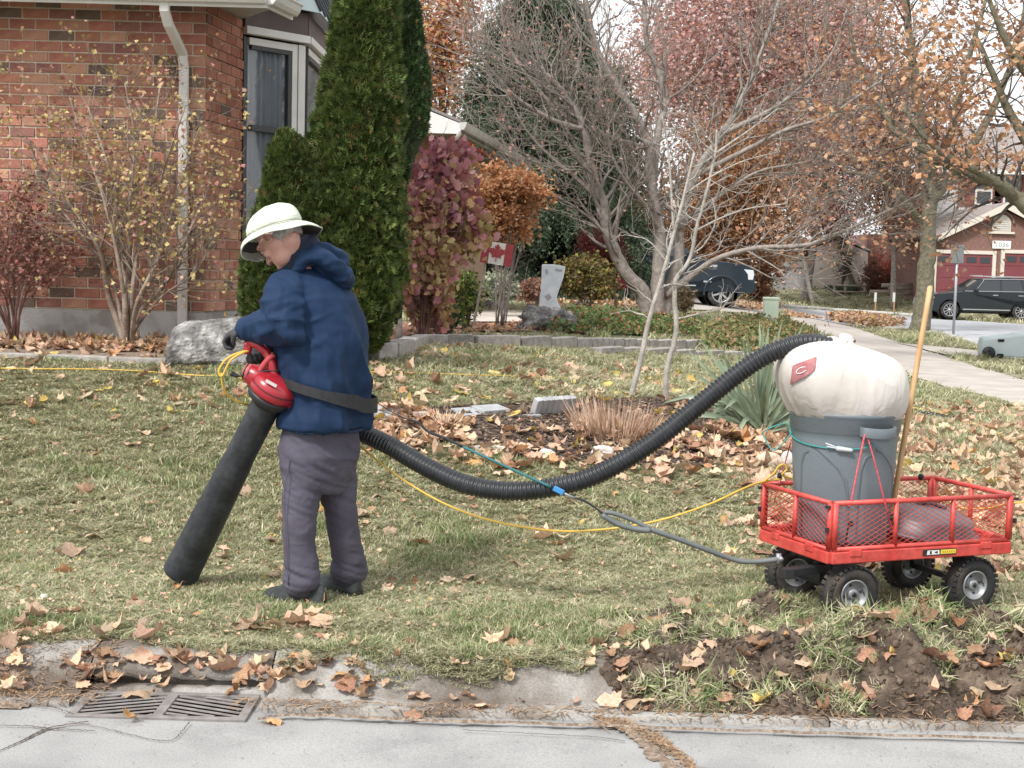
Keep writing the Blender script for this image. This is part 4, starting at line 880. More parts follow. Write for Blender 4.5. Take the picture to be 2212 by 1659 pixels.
bushy('shrub', 'rounded olive brown shrub behind the boot sculpture', 'shrub', (1275, 655), (1268, 598), (72, 50), 4600, .07, [(.13, .12, .04), (.19, .17, .05), (.20, .11, .05), (.10, .08, .035), (.26, .24, .06)], m_twig, 45, Y=27.5, stems=10, seed=19, twigr=.014, m=m_leafw)
bushy('japanese_maple', 'small wine red japanese maple above the olive shrub', 'tree', (1330, 650), (1300, 533), (56, 46), 4200, .06, [(.16, .035, .04), (.22, .05, .05), (.12, .03, .035)], m_barkd, 40, Y=30, stems=8, seed=20, trunkpx=8, aspect=.6)
bushy('japanese_maple', 'sprig of red leaves hanging by the side of the pickup', 'tree', (1375, 668), (1350, 610), (16, 18), 400, .07, [(.30, .07, .08), (.38, .12, .10), (.22, .05, .06)], m_barkd, 24, Y=33, stems=6, seed=22, trunkpx=6)
bushy('shrub', 'small tan shrub between the tree trunks and the pickup wheel', 'shrub', (1480, 675), (1478, 650), (24, 26), 1000, .07, [(.26, .20, .12), (.34, .27, .17), (.20, .14, .08)], m_twig, 24, Y=31, stems=6, seed=23, twigr=.012)
bushy('shrub', 'brown leafless hedge behind the pickup bonnet', 'shrub', (1640, 655), (1640, 590), (55, 70), 4200, .09, [(.28, .12, .06), (.22, .10, .06), (.34, .18, .10)], m_barkd, 50, Y=52, stems=10, seed=24)
bushy('shrub', 'bright red autumn bush by the far wall', 'shrub', (1905, 632), (1918, 592), (34, 42), 2600, .10, [(.48, .11, .10), (.55, .17, .14), (.40, .10, .08)], m_barkd, 30, Y=76, stems=7, seed=25)
bushy('shrub', 'rounded brown bush in front of the red one', 'shrub', (1880, 640), (1885, 600), (34, 38), 2600, .09, [(.16, .09, .06), (.22, .12, .07), (.30, .12, .10)], m_barkd, 30, Y=73, stems=7, seed=26)
bushy('shrub', 'low green juniper beside the log fence', 'shrub', (1828, 632), (1828, 622), (38, 10), 1600, .10, [(.06, .10, .05), (.08, .13, .06)], m_barkd, 20, Y=74, stems=5, seed=27, m=m_leafw)
bushy('young_tree', 'thin young tree in front of the beige wall', 'tree', (1822, 628), (1825, 560), (26, 50), 260, .10, [(.24, .16, .08), (.16, .17, .07)], m_barkd, 20, Y=75, stems=9, seed=28, trunkpx=9, lev=1)
# groundcover
gcv = MB(); A = [gp(*p) for p in [(1235, 727), (1330, 730), (1510, 733)]]
def cover(poly, n, h, cols, lsz, lab, sd):
    w_ = [gp(*p) for p in poly]; pl = [(p.x, p.y) for p in w_]; xa, xb = min(p[0] for p in pl), max(p[0] for p in pl); ya, yb = min(p[1] for p in pl), max(p[1] for p in pl)
    x = RNG.uniform(xa, xb, n*4); y = RNG.uniform(ya, yb, n*4); k = inpoly(x, y, pl); x, y = x[k][:n], y[k][:n]; hh = h*(.5+.9*np.array([max(0, .5+mnoise.noise((a*2.2, c*2.2, sd))) for a, c in zip(x, y)]))
    pts = np.stack([x, y, G(x, y)+hh*RNG.random(len(x))**.5], 1); b = MB(); leafcards(b, pts, lsz, cols, up=-.3); o = b.build('ground_cover', m_leafw, None, colors=True); kind(o, 'stuff'); tag(o, lab, 'ground cover')
cover([(1180, 728), (1510, 734), (1500, 706), (1380, 700), (1250, 690), (1215, 700)], 9000, .22, [(.06, .11, .035), (.09, .15, .045), (.13, .19, .06), (.30, .16, .08)], .06, 'dark green leafy ground cover behind the block edging', 3)
cover([(1505, 760), (1690, 772), (1770, 735), (1690, 700), (1600, 695), (1510, 720)], 8000, .2, [(.12, .14, .05), (.20, .21, .08), (.08, .12, .04), (.36, .22, .12), (.26, .25, .10)], .07, 'yellowing ground cover sloping beside the green utility box', 5)
# rocks
m_rock = mat('limestone', (.11, .105, .105), .95, (.38, .37, .36), 7, bump=1, bscale=22, c3=(.22, .215, .21), bdist=.04, speck=(24, .45))
m_stone = mat('white_stone', (.48, .45, .42), .85, (.60, .56, .52), 9, bump=.4, bscale=40, rnd=.08)
def rock(name, label, cat, basepx, wpx, hpx, dep, seed, m, Y=None, amp=.3, sub=4, fl=None, tilt=0):
    q = gp(*basepx) if Y is None else P(basepx[0], basepx[1], Y); s_ = FPX/q.y; b = MB(); rx, rz = wpx/s_/2, hpx/s_/2
    b.blob(q+Vector((0, dep*.8, rz*.86)), rx, dep, rz, sub, amp, 1.7, seed, R=Matrix.Rotation(tilt, 3, 'Y')); o = b.build(name, m); tag(o, label, cat); return o
b = MB(); q = P(475, 745, 10.45); z0 = g1(q.x, q.y); rings = []
for x_, y_, h_ in ((-.38, 0, .18), (-.34, .0, .33), (-.25, .02, .36), (0, .02, .38), (.12, .02, .40), (.3, .05, .39), (.38, .06, .30)):
    rings.append([Vector((q.x+x_+.014*mnoise.noise((x_*9, a, 1)), q.y+y_+dy_, z0-.03+h_*zz_+.05*mnoise.noise((x_*5, zz_*4, dy_*9)))) for a, (dy_, zz_) in enumerate([(-.16, 0), (-.19, .25), (-.18, .55), (-.15, .82), (-.08, .98), (.05, 1.0), (.15, .9), (.2, .4), (.2, 0)])])
b.loft(rings, smooth=False); o = b.build('boulder', m_rock, subsurf=2); dd = o.modifiers.new('rough', 'DISPLACE'); tx = bpy.data.textures.new('rocknoise', 'CLOUDS'); tx.noise_scale = .09; dd.texture = tx; dd.strength = .05; tag(o, 'large flat-topped grey limestone boulder at the house corner', 'boulder')
rock('rock', 'rough dark limestone rock carrying the white boot sculpture', 'rock', (1176, 722), 116, 60, .28, 3, m_rock, amp=.55)
rock('rock', 'low grey garden rock under the variegated shrub', 'rock', (1060, 668), 62, 20, .25, 4, m_rock, amp=.3)
rock('rock', 'pale flat rock right of the boot sculpture', 'rock', (1262, 665), 60, 16, .25, 5, m_rock, amp=.3)
rock('stone', 'largest rounded white stone on the bed rim under the hose', 'stone', (1302, 1000), 50, 40, .07, 6, m_stone, amp=.25)
rock('stone', 'small white stone left of the largest one', 'stone', (1181, 990), 36, 20, .05, 7, m_stone, amp=.25)
rock('stone', 'round tan stone with a leaf beside the bin', 'stone', (1664, 1016), 56, 40, .07, 8, mat('tan_stone', (.45, .36, .27), .85, (.6, .5, .4), 8), amp=.2)
rock('stone', 'white stone half hidden behind the grey bin', 'stone', (1703, 1010), 30, 38, .06, 9, m_stone, amp=.2)
rock('stone', 'small stones at the back rim of the planting bed', 'stone', (1490, 868), 44, 16, .07, 10, m_stone, amp=.3)
rock('pebble', 'tiny white pebble in the grass near the kerb on the left', 'stone', (93, 1296), 18, 13, .014, 11, mat('white_pebble', (.7, .72, .7), .6), amp=.1, sub=2)
# bed blocks and timbers
m_paver = mat('pale_paver', (.30, .31, .32), .9, (.40, .41, .42), 9, bump=.5, bscale=60, rnd=.06); m_timber = mat('weathered_timber', (.28, .245, .21), .95, (.42, .38, .33), 6, bump=.6, bscale=40, stretch=(1, 8, 8))
def block(name, label, u0, v0, u1, v1, h, d, m, lean=0, rz=0, cat='paver'):
    a, c = gp(u0, v0), gp(u1, v1); mid = (a+c)/2; l = (c-a).length; ang = math.atan2((c-a).y, (c-a).x)+rz; b = MB()
    R = Matrix.Rotation(ang, 4, 'Z') @ Matrix.Rotation(lean, 4, 'X'); b.box(Vector((mid.x, mid.y+d/2, mid.z+h/2-.01)), l, d, h, R); o = b.build(name, m, bevel=.005); tag(o, label, cat)
block('paver', 'grey paver at the left end of the planting bed behind the worker', 810, 915, 866, 908, .075, .16, m_paver, .5)
block('paver', 'pinkish edging stone behind the dry plant stump', 868, 900, 940, 905, .05, .1, mat('pinkish_stone', (.42, .34, .30), .9, (.52, .44, .39), 9))
block('paver', 'grey paver leaning behind the dry plant stump', 984, 905, 1038, 898, .05, .14, m_paver, .3)
block('paver', 'grey paver next to the leaning pair at the bed rim', 1030, 900, 1086, 893, .06, .14, m_paver, .2)
block('paver', 'small low paver just left of the big slab', 1092, 905, 1162, 904, .035, .1, m_paver)
sl = thing('concrete_slab', 'tilted grooved concrete slab leaning by the dry grass', 'slab', tuple(gp(1190, 905))); a, c = gp(1152, 905), gp(1236, 898); dd = (c-a).normalized()
for i in range(7):
    b = MB(); w_ = (c-a).length/7; p = a+dd*(w_*(i+.5)); b.box(p+Vector((0, .06, .07)), w_-.003, .05, .155, Matrix.Rotation(math.atan2(dd.y, dd.x), 4, 'Z') @ Matrix.Rotation(.45, 4, 'X') @ Matrix.Rotation(-.12, 4, 'Y')); b.build('ridge', m_paver, sl, bevel=.004)
block('timber', 'weathered timber along the front of the bed beneath the hose', 846, 950, 948, 962, .05, .07, m_timber, cat='timber')
block('timber', 'second timber along the bed front running right to the board', 952, 964, 1075, 984, .045, .07, m_timber, cat='timber')
block('board', 'thin white board lying on the front timber', 1002, 974, 1090, 985, .06, .02, m_stone, cat='board')
# dry bed plants
def stalks(name, label, base_, n, hmin, hmax, rad, spread, cols, w, seed, cat, bend=.25, fl=False):
    q = gp(*base_); rr = np.random.default_rng(seed); b = MB()
    for i in range(n):
        a = rr.uniform(0, 2*PI); r = rad*math.sqrt(rr.random()); p = Vector((q.x+r*math.cos(a), q.y+r*math.sin(a)*.8, 0)); p.z = g1(p.x, p.y)
        out = Vector((math.cos(a), math.sin(a), 0))*spread*rr.uniform(.1, 1.3)*(r/rad+.2); h = rr.uniform(hmin, hmax); d = Vector((out.x, out.y, 1)).normalized(); sd = d.cross(Vector((rr.normal(), rr.normal(), 0))).normalized()
        ww = w*rr.uniform(.6, 1.4); m1 = p+d*h*.5; tp = p+d*h+Vector((out.x, out.y, -.3))*h*bend*rr.uniform(-.2, 1); c = np.array(cols[rr.integers(len(cols))])*rr.uniform(.75, 1.25)
        n2 = sd.cross(d)
        b.add([p-sd*ww, p+sd*ww, p+n2*ww, m1-sd*ww*.9, m1+sd*ww*.9, m1+n2*ww*.9, tp], [(0, 1, 4, 3), (1, 2, 5, 4), (2, 0, 3, 5), (3, 4, 6), (4, 5, 6), (5, 3, 6)], True, c)
    o = b.build(name, m_leafw, None, colors=True, org=q); tag(o, label, cat); return o
stalks('dry_grass_clump', 'clump of cut dry tan stalks in the mulch bed', (1325, 948), 420, .10, .34, .27, .55, [(.46, .30, .20), (.55, .38, .27), (.36, .20, .12), (.50, .36, .28)], .0035, 3, 'dry grass', .1)
stalks('dry_stump_plant', 'small withered pale plant near the left of the bed', (962, 925), 90, .05, .16, .07, 1.0, [(.58, .42, .28), (.66, .50, .36)], .007, 4, 'dry plant', .5)
stalks('dry_tuft', 'little tawny grass tuft beside the pale sapling', (1425, 930), 90, .06, .13, .05, .9, [(.40, .27, .12), (.48, .34, .18)], .003, 6, 'dry grass', .6)
# yucca: every blade is a part
yq = gp(1640, 945); yt = thing('yucca', 'spiky grey green yucca behind the hose and the bin', 'plant', tuple(yq)); m_yuc = mat('yucca_blade', (.15, .20, .13), .6, (.24, .30, .20), 4, rnd=.2, stretch=(1, 1, 1)); m_yuc2 = mat('yucca_dry', (.30, .28, .18), .8, (.40, .37, .26), 4, rnd=.2)
YT = [(1640, 690), (1660, 705), (1612, 720), (1690, 690), (1585, 760), (1720, 715), (1700, 760), (1560, 800), (1510, 730), (1480, 750), (1465, 845), (1520, 790), (1430, 872), (1470, 905), (1535, 850), (1500, 950), (1560, 935), (1600, 985), (1640, 1000), (1680, 990), (1720, 960), (1780, 900), (1780, 850), (1750, 800), (1740, 760), (1670, 740), (1630, 760), (1600, 800), (1650, 700), (1675, 720), (1735, 700), (1760, 740), (1550, 870), (1585, 955), (1700, 1000), (1660, 800), (1620, 830), (1690, 830), (1720, 860), (1500, 880), (1545, 905), (1840, 940), (1850, 960), (1845, 915), (1830, 880), (1860, 985)]
rr = random.Random(6)
for i in range(84):
    if i < len(YT): u_, v_ = YT[i]
    else: a_ = rr.uniform(.1, PI-.1); r_ = rr.uniform(90, 230); u_, v_ = 1645+r_*math.cos(a_), 940-r_*math.sin(a_)
    tip = P(u_, v_, yq.y+rr.uniform(-.35, .3)); st = yq+Vector((rr.uniform(-.05, .05), rr.uniform(-.05, .05), .02)); ln = (tip-st).length; kink = rr.random() < .25 or v_ > 930
    mid = st.lerp(tip, .55)+Vector((0, 0, (.10 if v_ > 850 else .03)*(1.6 if kink else 1))); mid2 = st.lerp(tip, .85)+Vector((0, 0, .07 if v_ > 850 else .01)); c = catmull([st, mid, mid2, tip], 3); w = .016*rr.uniform(.8, 1.25); V = []
    for k, p in enumerate(c):
        t_ = (c[min(k+1, len(c)-1)]-c[max(k-1, 0)]).normalized(); sd = t_.cross(Vector((0, -1, .3))).normalized(); up_ = sd.cross(t_); f = k/(len(c)-1); ww = w*(.7+.5*f if f < .5 else (1-f)*1.9+.02)
        V += [p-sd*ww+up_*ww*.35, p, p+sd*ww+up_*ww*.35]
    b = MB(); b.add(V, [(3*k+j, 3*k+j+1, 3*k+j+4, 3*k+j+3) for k in range(len(c)-1) for j in range(2)], True); b.build('blade', m_yuc2 if v_ > 960 and rr.random() < .6 else m_yuc, yt)
# boot sculpture
m_boot = mat('painted_boot', (.74, .78, .80), .6, (.80, .82, .83), 5, c3=(.60, .66, .72), ramp=(.3, .7), bump=.3, bscale=30)
bq = gp(1192, 715); s_ = FPX/(bq.y+.2); bt = thing('boot_sculpture', 'white painted boot sculpture standing on the rough rock', 'sculpture', tuple(P(1192, 666, bq.y+.2)))
prof = [(1171, 571), (1196, 571), (1222, 576), (1217, 600), (1208, 625), (1202, 645), (1206, 656), (1212, 666), (1190, 668), (1165, 668), (1167, 630), (1170, 600)]
b = MB(); b.prism([P(u_, v_, bq.y+.12) for u_, v_ in prof], (0, .15, 0)); b.build('boot_body', m_boot, bt, bevel=.014, bseg=3)
b = MB(); b.prism([P(u_, v_, bq.y+.115) for u_, v_ in [(1178, 582), (1183, 582), (1184, 592), (1179, 593)]], (0, .006, 0)); b.prism([P(u_, v_, bq.y+.115) for u_, v_ in [(1200, 580), (1215, 582), (1214, 587), (1199, 585)]], (0, .006, 0)); b.prism([P(u_, v_, bq.y+.115) for u_, v_ in [(1176, 640), (1186, 634), (1192, 643), (1184, 650)]], (0, .006, 0)); b.build('painted_mark', mat('grey_mark', (.36, .38, .42), .7), bt)
b = MB(); b.tube([P(1158, 722, bq.y-.3), P(1163, 650, bq.y-.3), P(1168, 625, bq.y-.3)], .006, 6); o = b.build('garden_stake', m_dframe); tag(o, 'thin dark metal stake beside the boot sculpture rock', 'stake')
# wooden flag sign
fq = gp(1020, 722); ft = thing('flag_sign', 'wooden maple leaf flag sign nailed to a leaning grey post', 'sign', tuple(fq)); Yf = fq.y
b = MB(); b.beam(P(1019, 724, Yf), P(1050, 560, Yf), .045, .03); b.build('post', m_timber, ft, bevel=.004)
o0, ex, ey = P(1040, 551, Yf-.025), (P(1100, 573, Yf-.025)-P(1034, 563, Yf-.025)).normalized(), (P(1042, 520, Yf-.025)-P(1035, 563, Yf-.025)).normalized(); ey = (ey-ex*ex.dot(ey)).normalized(); fn = ex.cross(ey)
s_ = FPX/Yf; Wd, Hd = 68/s_, 47/s_; o0 = P(1036, 566, Yf-.03)
m_wr = mat('flag_red', (.30, .035, .05), .7, (.36, .05, .06), 8); m_ww = mat('flag_white', (.62, .59, .54), .7, (.70, .67, .62), 8)
for nm, a0, a1, mm in (('red_panel', 0, .25, m_wr), ('white_panel', .25, .75, m_ww), ('red_panel', .75, 1, m_wr)):
    b = MB(); g = .002; b.prism([o0+ex*(Wd*a0+g), o0+ex*(Wd*a1-g), o0+ex*(Wd*a1-g)+ey*Hd, o0+ex*(Wd*a0+g)+ey*Hd], fn*-.02 if fn.y > 0 else fn*.02); b.build(nm, mm, ft)
ML = [(0, -.5), (.03, -.5), (.02, -.22), (.30, -.27), (.26, -.14), (.52, .10), (.44, .14), (.47, .30), (.30, .27), (.26, .36), (.12, .20), (.18, .48), (.10, .43), (0, .62)]
ML = ML+[(-a, c) for a, c in ML[::-1][1:-1]]; cc = o0+ex*Wd*.5+ey*Hd*.5; off = (fn if fn.y < 0 else -fn)*.024
b = MB(); b.prism([cc+ex*(a*Hd*.75)+ey*(c*Hd*.75)+off for a, c in ML], (fn if fn.y < 0 else -fn)*.004); b.build('maple_leaf', m_wr, ft)
# ------------------------------------------------------------------ person
def fuse(mb, name, m, parent, voxel=.010, sm=6, disp=None, org=None, smf=.5):
    me = mesh_np('tmp', np.concatenate(mb.V), mb.F); o = bpy.data.objects.new('tmp', me); COL.objects.link(o)
    r = o.modifiers.new('r', 'REMESH'); r.mode = 'VOXEL'; r.voxel_size = voxel; s = o.modifiers.new('s', 'SMOOTH'); s.iterations = sm; s.factor = smf
    dg = bpy.context.evaluated_depsgraph_get(); dg.update(); ev = o.evaluated_get(dg); nm = bpy.data.meshes.new_from_object(ev)
    n = len(nm.vertices); co = np.empty(n*3, np.float32); nm.vertices.foreach_get('co', co); co = co.reshape(-1, 3); no = np.empty(n*3, np.float32)
    nm.vertices.foreach_get('normal', no); no = no.reshape(-1, 3)
    if disp is not None:
        d = np.array([disp(Vector(c), Vector(q)) for c, q in zip(co, no)]); co = co+no*d[:, None]
    og = ORG[parent.name] if parent is not None else Vector(org)
    co = co-np.array(og, np.float32)[None]; nm.vertices.foreach_set('co', co.astype(np.float32).ravel()); nm.update()
    nm.polygons.foreach_set('use_smooth', np.ones(len(nm.polygons), bool)); nm.name = name; nm.materials.clear(); nm.materials.append(m)
    bpy.data.objects.remove(o); q = bpy.data.objects.new(name, nm); 
    if parent is None: q.location = og
    link(q, parent, og); return q
def capsule(mb, pts, rad, k=14, ell=1.0):
    """round-ended tapering limb"""
    pts = [Vector(p) for p in pts]; d0 = (pts[0]-pts[1]).normalized(); d1 = (pts[-1]-pts[-2]).normalized(); P_ = []; R_ = []
    for f, h in ((.15, .985), (.5, .866), (.85, .5)): P_.append(pts[0]+d0*rad[0]*h); R_.append(rad[0]*f)
    P_ += pts; R_ += list(rad)
    for f, h in ((.85, .5), (.5, .866), (.15, .985)): P_.append(pts[-1]+d1*rad[-1]*h); R_.append(rad[-1]*f)
    mb.tube(P_, R_, k, True, True, ell=ell)
def rings_loft(mb, rows, a_ax, b_ax, k=28, pw=2.3):
    R_ = []
    for c, a, b_ in rows:
        r = []
        for j in range(k):
            t = 2*PI*j/k; ct, st = math.cos(t), math.sin(t); r.append(Vector(c)+Vector(a_ax)*(a*abs(ct)**(2/pw)*(1 if ct > 0 else -1))+Vector(b_ax)*(b_*abs(st)**(2/pw)*(1 if st > 0 else -1)))
        R_.append(r)
    mb.loft(R_)
def ridge(p, sx, sy, sz, seed=0): return 1-2.4*abs(mnoise.noise((p.x*sx+seed*3.1, p.y*sy+seed, p.z*sz)))
TH = math.radians(33); hf = Vector((-math.cos(TH), math.sin(TH), 0)); hl = Vector((-math.sin(TH), -math.cos(TH), 0)); UZ = Vector((0, 0, 1))
BY = 6.14; S0 = FPX/BY
pg = P(690, 1300, BY); pg.z = 0
man = thing('person', 'person in white sun hat, navy hooded jacket and grey trousers steering a leaf vacuum', 'person', tuple(pg))
CR = [(4.5, (1, 1, .3), .08)]
def sharp(p, sx, sy, sz, seed=0): return max(0, 1-5.5*abs(mnoise.noise((p.x*sx+seed*3.1, p.y*sy+seed, p.z*sz))))
m_jack = mat('navy_jacket', (.006, .022, .060), .8, (.009, .029, .076), 3, bump=.25, bscale=260, spec=.3, bdist=.002, crease=CR)
m_navyd = mat('dark_navy_lining', (.008, .014, .035), .8)
m_trou = mat('slate_trousers', (.060, .055, .080), .85, (.085, .078, .108), 5, bump=.25, bscale=320, bdist=.002, crease=[(7, (1, 1, 1.3), .014)])
m_skin = mat('skin', (.55, .29, .22), .5, (.62, .36, .29), 25, bump=.12, bscale=90); m_hair = mat('grey_hair', (.32, .29, .26), .8, (.48, .45, .42), 40, bump=.8, bscale=120, stretch=(1, 1, .15))
m_hat = mat('white_hat_cloth', (.50, .53, .455), .8, (.57, .60, .52), 4, bump=.2, bscale=280, bdist=.002, crease=[(12, (.6, .6, 1.6), .012)]); m_hatu = mat('hat_underside', (.10, .085, .08), .9)
m_glove = mat('dark_glove', (.03, .03, .035), .8, (.06, .06, .065), 20, bump=.5, bscale=120); m_glove2 = mat('glove_palm', (.42, .40, .36), .8)
m_shoe = mat('worn_shoe', (.018, .022, .024), .8, (.045, .052, .052), 14, bump=.4, bscale=90); m_sole = mat('shoe_sole', (.02, .02, .02), .9)
m_blk = mat('black_webbing', (.012, .013, .015), .7, (.02, .021, .024), 30, bump=.3, bscale=300)
# joints
hipc = P(688, 955, BY+.02); ankL = P(652, 1266, BY-.10); ankR = P(754, 1246, BY+.13)
kneeL = P(646, 1120, BY-.09); kneeR = P(738, 1110, BY+.09); hipL = hipc+hl*.085; hipR = hipc-hl*.085
chest = P(690, 690, BY); shc = P(668, 603, BY-.01); nk = P(640, 560, BY-.03); HC = P(604, 515, BY-.06)
shL = shc+hl*.155+Vector((0, 0, -.02)); shR = shc-hl*.17; elL = P(612, 703, BY-.20); wrL = P(529, 709, BY-.07); elR = P(640, 735, BY+.20); wrR = P(562, 748, BY+.09)
# body: one continuous mesh (mostly under the clothes)
b = MB()
rings_loft(b, [(hipc-UZ*.06, .15, .11), (hipc+UZ*.05, .16, .115), (P(698, 860, BY), .145, .10), (P(692, 760, BY), .16, .11), (P(686, 680, BY), .17, .11), (P(672, 620, BY), .17, .09), (P(655, 585, BY), .08, .07), (nk, .055, .06)], hl, hf)
capsule(b, [hipL, kneeL, ankL], [.08, .055, .04]); capsule(b, [hipR, kneeR, ankR], [.08, .055, .04])
capsule(b, [shL, elL, wrL], [.055, .042, .028]); capsule(b, [shR, elR, wrR], [.055, .042, .028])
PH_ = math.radians(50); fh = hf*math.cos(PH_)-UZ*math.sin(PH_); uh = hf*math.sin(PH_)+UZ*math.cos(PH_); Rh = Matrix((fh, hl, uh)).transposed()
def hp(a, l, c): return HC+fh*a+hl*l+uh*c
b.blob(HC+uh*.02, .098, .074, .100, 3, 0, R=Rh); b.blob(hp(.040, 0, -.058), .058, .050, .058, 3, 0, R=Rh)
b.blob(hp(.082, 0, -.085), .022, .024, .020, 2, 0, R=Rh); b.blob(hp(.088, 0, -.062), .014, .022, .009, 2, 0, R=Rh); b.blob(hp(.087, 0, -.050), .013, .020, .007, 2, 0, R=Rh)
capsule(b, [hp(.098, 0, .012), hp(.118, 0, -.024)], [.011, .014]); b.blob(hp(.105, .012, -.03), .012, .009, .009, 2, 0, R=Rh); b.blob(hp(.105, -.012, -.03), .012, .009, .009, 2, 0, R=Rh)
for sgn in (1, -1):
    b.blob(hp(.088, sgn*.032, .034), .016, .026, .010, 2, 0, R=Rh); b.blob(hp(.068, sgn*.044, -.018), .022, .018, .024, 2, 0, R=Rh)
    b.blob(hp(-.008, sgn*.078, -.004), .018, .010, .031, 2, .1, R=Rh); b.blob(hp(.080, sgn*.032, .010), .016, .015, .011, 2, 0, R=Rh)
capsule(b, [HC-fh*.035-uh*.045, nk-hf*.01, nk-UZ*.08+hf*-.04], [.050, .056, .062])
fuse(b, 'body', m_skin, man, .0055, 3)
# ear hollow, eye, glasses
b = MB(); b.tube(catmull([hp(-.004+.012*math.cos(t), .089, -.002+.022*math.sin(t)) for t in np.linspace(-1.8, 2.0, 9)], 3), .0035, 6); b.build('ear_rim', m_skin, man)
b = MB()
for sgn in (1, -1): b.blob(hp(.088, sgn*.033, .010), .010, .012, .009, 2, 0, R=Rh)
b.build('eyes', mat('eye_white', (.5, .48, .45), .3), man)
b = MB()
for sgn in (1, -1):
    b.tube([hp(.108, sgn*(.034+.024*math.cos(t)), .006+.018*math.sin(t)) for t in np.linspace(0, 2*PI, 17)], .0013, 5); b.tube([hp(.106, sgn*.058, .010), hp(.05, sgn*.078, .010), hp(-.02, sgn*.082, .012)], .0014, 5)
b.tube([hp(.108, -.010, .008), hp(.110, .010, .008)], .0013, 5); b.build('glasses', mat('metal_rim', (.25, .2, .17), .35, metal=.8), man)
# hair below the hat
b = MB(); b.blob(HC+uh*.022-fh*.012, .097, .081, .098, 3, .06, 9, 3, R=Rh)
for q in range(16): t = q/15*2.2-1.1; b.blob(hp(-.085*math.cos(t)-.004, .078*math.sin(t), -.025+.01*mnoise.noise((q*2., 0, 0))), .018, .018, .034, 1, .3, 5, q, R=Rh)
b.add([], []) if False else None
hm = fuse(b, 'hair', m_hair, man, .006, 2)
# trim hair away from the face: keep what lies behind the ear
bm = bmesh.new(); bm.from_mesh(hm.data); og = ORG[man.name]
dl = [v for v in bm.verts if (Vector(v.co)+og-HC).dot(fh) > -.022 + .9*max(0, (Vector(v.co)+og-HC).dot(uh)-.02)]
bmesh.ops.delete(bm, geom=dl, context='VERTS'); bm.to_mesh(hm.data); bm.free()
# trousers
b = MB()
rings_loft(b, [(P(698, 880, BY+.01), .175, .135), (P(694, 930, BY+.02), .185, .145), (P(688, 985, BY+.02), .185, .15), (P(686, 1030, BY+.02), .165, .135), (P(688, 1062, BY+.01), .12, .10)], hl, hf)
def leg(h, k, a, flare, toe):
    m1 = h.lerp(k, .5); m2 = k.lerp(a, .5)
    capsule(b, [h+UZ*.02, m1, k, m2, a+UZ*.07, a+UZ*.03], [.103, .088, .072, .069, .072*flare, .080*flare], 18)
leg(hipc+hl*.075-UZ*.04, kneeL, ankL, 1.0, 0); leg(hipc-hl*.085-UZ*.04, kneeR, ankR, 1.0, 0)
def tdisp(p, n):
    z = p.z; d = .005*ridge(p, 6, 6, 9, 3)+.001*ridge(p, 14, 14, 30, 5)
    kn = math.exp(-((z-.50)/.13)**2); an = math.exp(-((z-.10)/.10)**2); d += kn*.006*ridge(p+Vector((0, 0, p.x*.5)), 4, 4, 34, 7)+an*.009*ridge(p+Vector((0, 0, p.x*.35)), 5, 5, 36, 9)
    cr = math.exp(-((z-.66)/.10)**2); d += cr*.008*ridge(p+Vector((0, 0, p.x*.7)), 6, 6, 16, 2)
    return d
fuse(b, 'trousers', m_trou, man, .0085, 4, tdisp)
# pocket seams and side seam
for sgn in (1,):
    b = MB(); pts = [hipc+hl*.165+hf*.05+UZ*.06, hipc+hl*.188+hf*.0-UZ*.05, kneeL+hl*.093+UZ*.15, kneeL+hl*.090, ankL+hl*.088+UZ*.02]; b.tube(catmull(pts, 8), .0022, 5); b.build('side_seam', m_trou, man)
# shoes
def shoe(a, ang, name='shoe'):
    fd = Vector((-math.cos(ang), math.sin(ang), 0)); sd = Vector((-math.sin(ang), -math.cos(ang), 0)); g = Vector((a.x, a.y, g1(a.x, a.y)+.004)); b = MB(); rr_ = []
    for x_, w_, h_ in ((-.085, .020, .045), (-.075, .036, .075), (-.04, .041, .085), (.01, .041, .082), (.06, .043, .07), (.12, .050, .058), (.17, .049, .048), (.205, .036, .036), (.222, .014, .022)):
        rr_.append([g+fd*x_+sd*(w_*math.cos(t)*(1 if math.sin(t) < 0.3 else .82))+UZ*(.014+max(0, math.sin(t))*h_+(0 if math.sin(t) > 0 else 0)) for t in np.linspace(-.35, PI+.35, 14)])
    b.loft(rr_); o = b.build(name, m_shoe, man, bevel=0, subsurf=1)
    b = MB(); out = [(-.09, 0), (-.08, .032), (-.03, .040), (.05, .041), (.12, .050), (.18, .047), (.215, .028), (.228, 0), (.215, -.028), (.18, -.047), (.12, -.050), (.05, -.041), (-.03, -.040), (-.08, -.032)]
    b.prism([g+fd*x_+sd*y_ - UZ*.006 for x_, y_ in out], UZ*.026); b.build('sole', m_sole, man, bevel=.003)
    b = MB()
    for i in range(4): q = g+fd*(.05+.026*i); b.tube([q+sd*.028+UZ*(.066-.006*i), q+UZ*(.084-.008*i), q-sd*.028+UZ*(.066-.006*i)], .003, 5)
    b.build('laces', m_blk, man)
shoe(ankL-UZ*0+Vector((.03, .0, 0)), math.radians(22)); shoe(ankR+Vector((-.015, .0, 0)), math.radians(35))
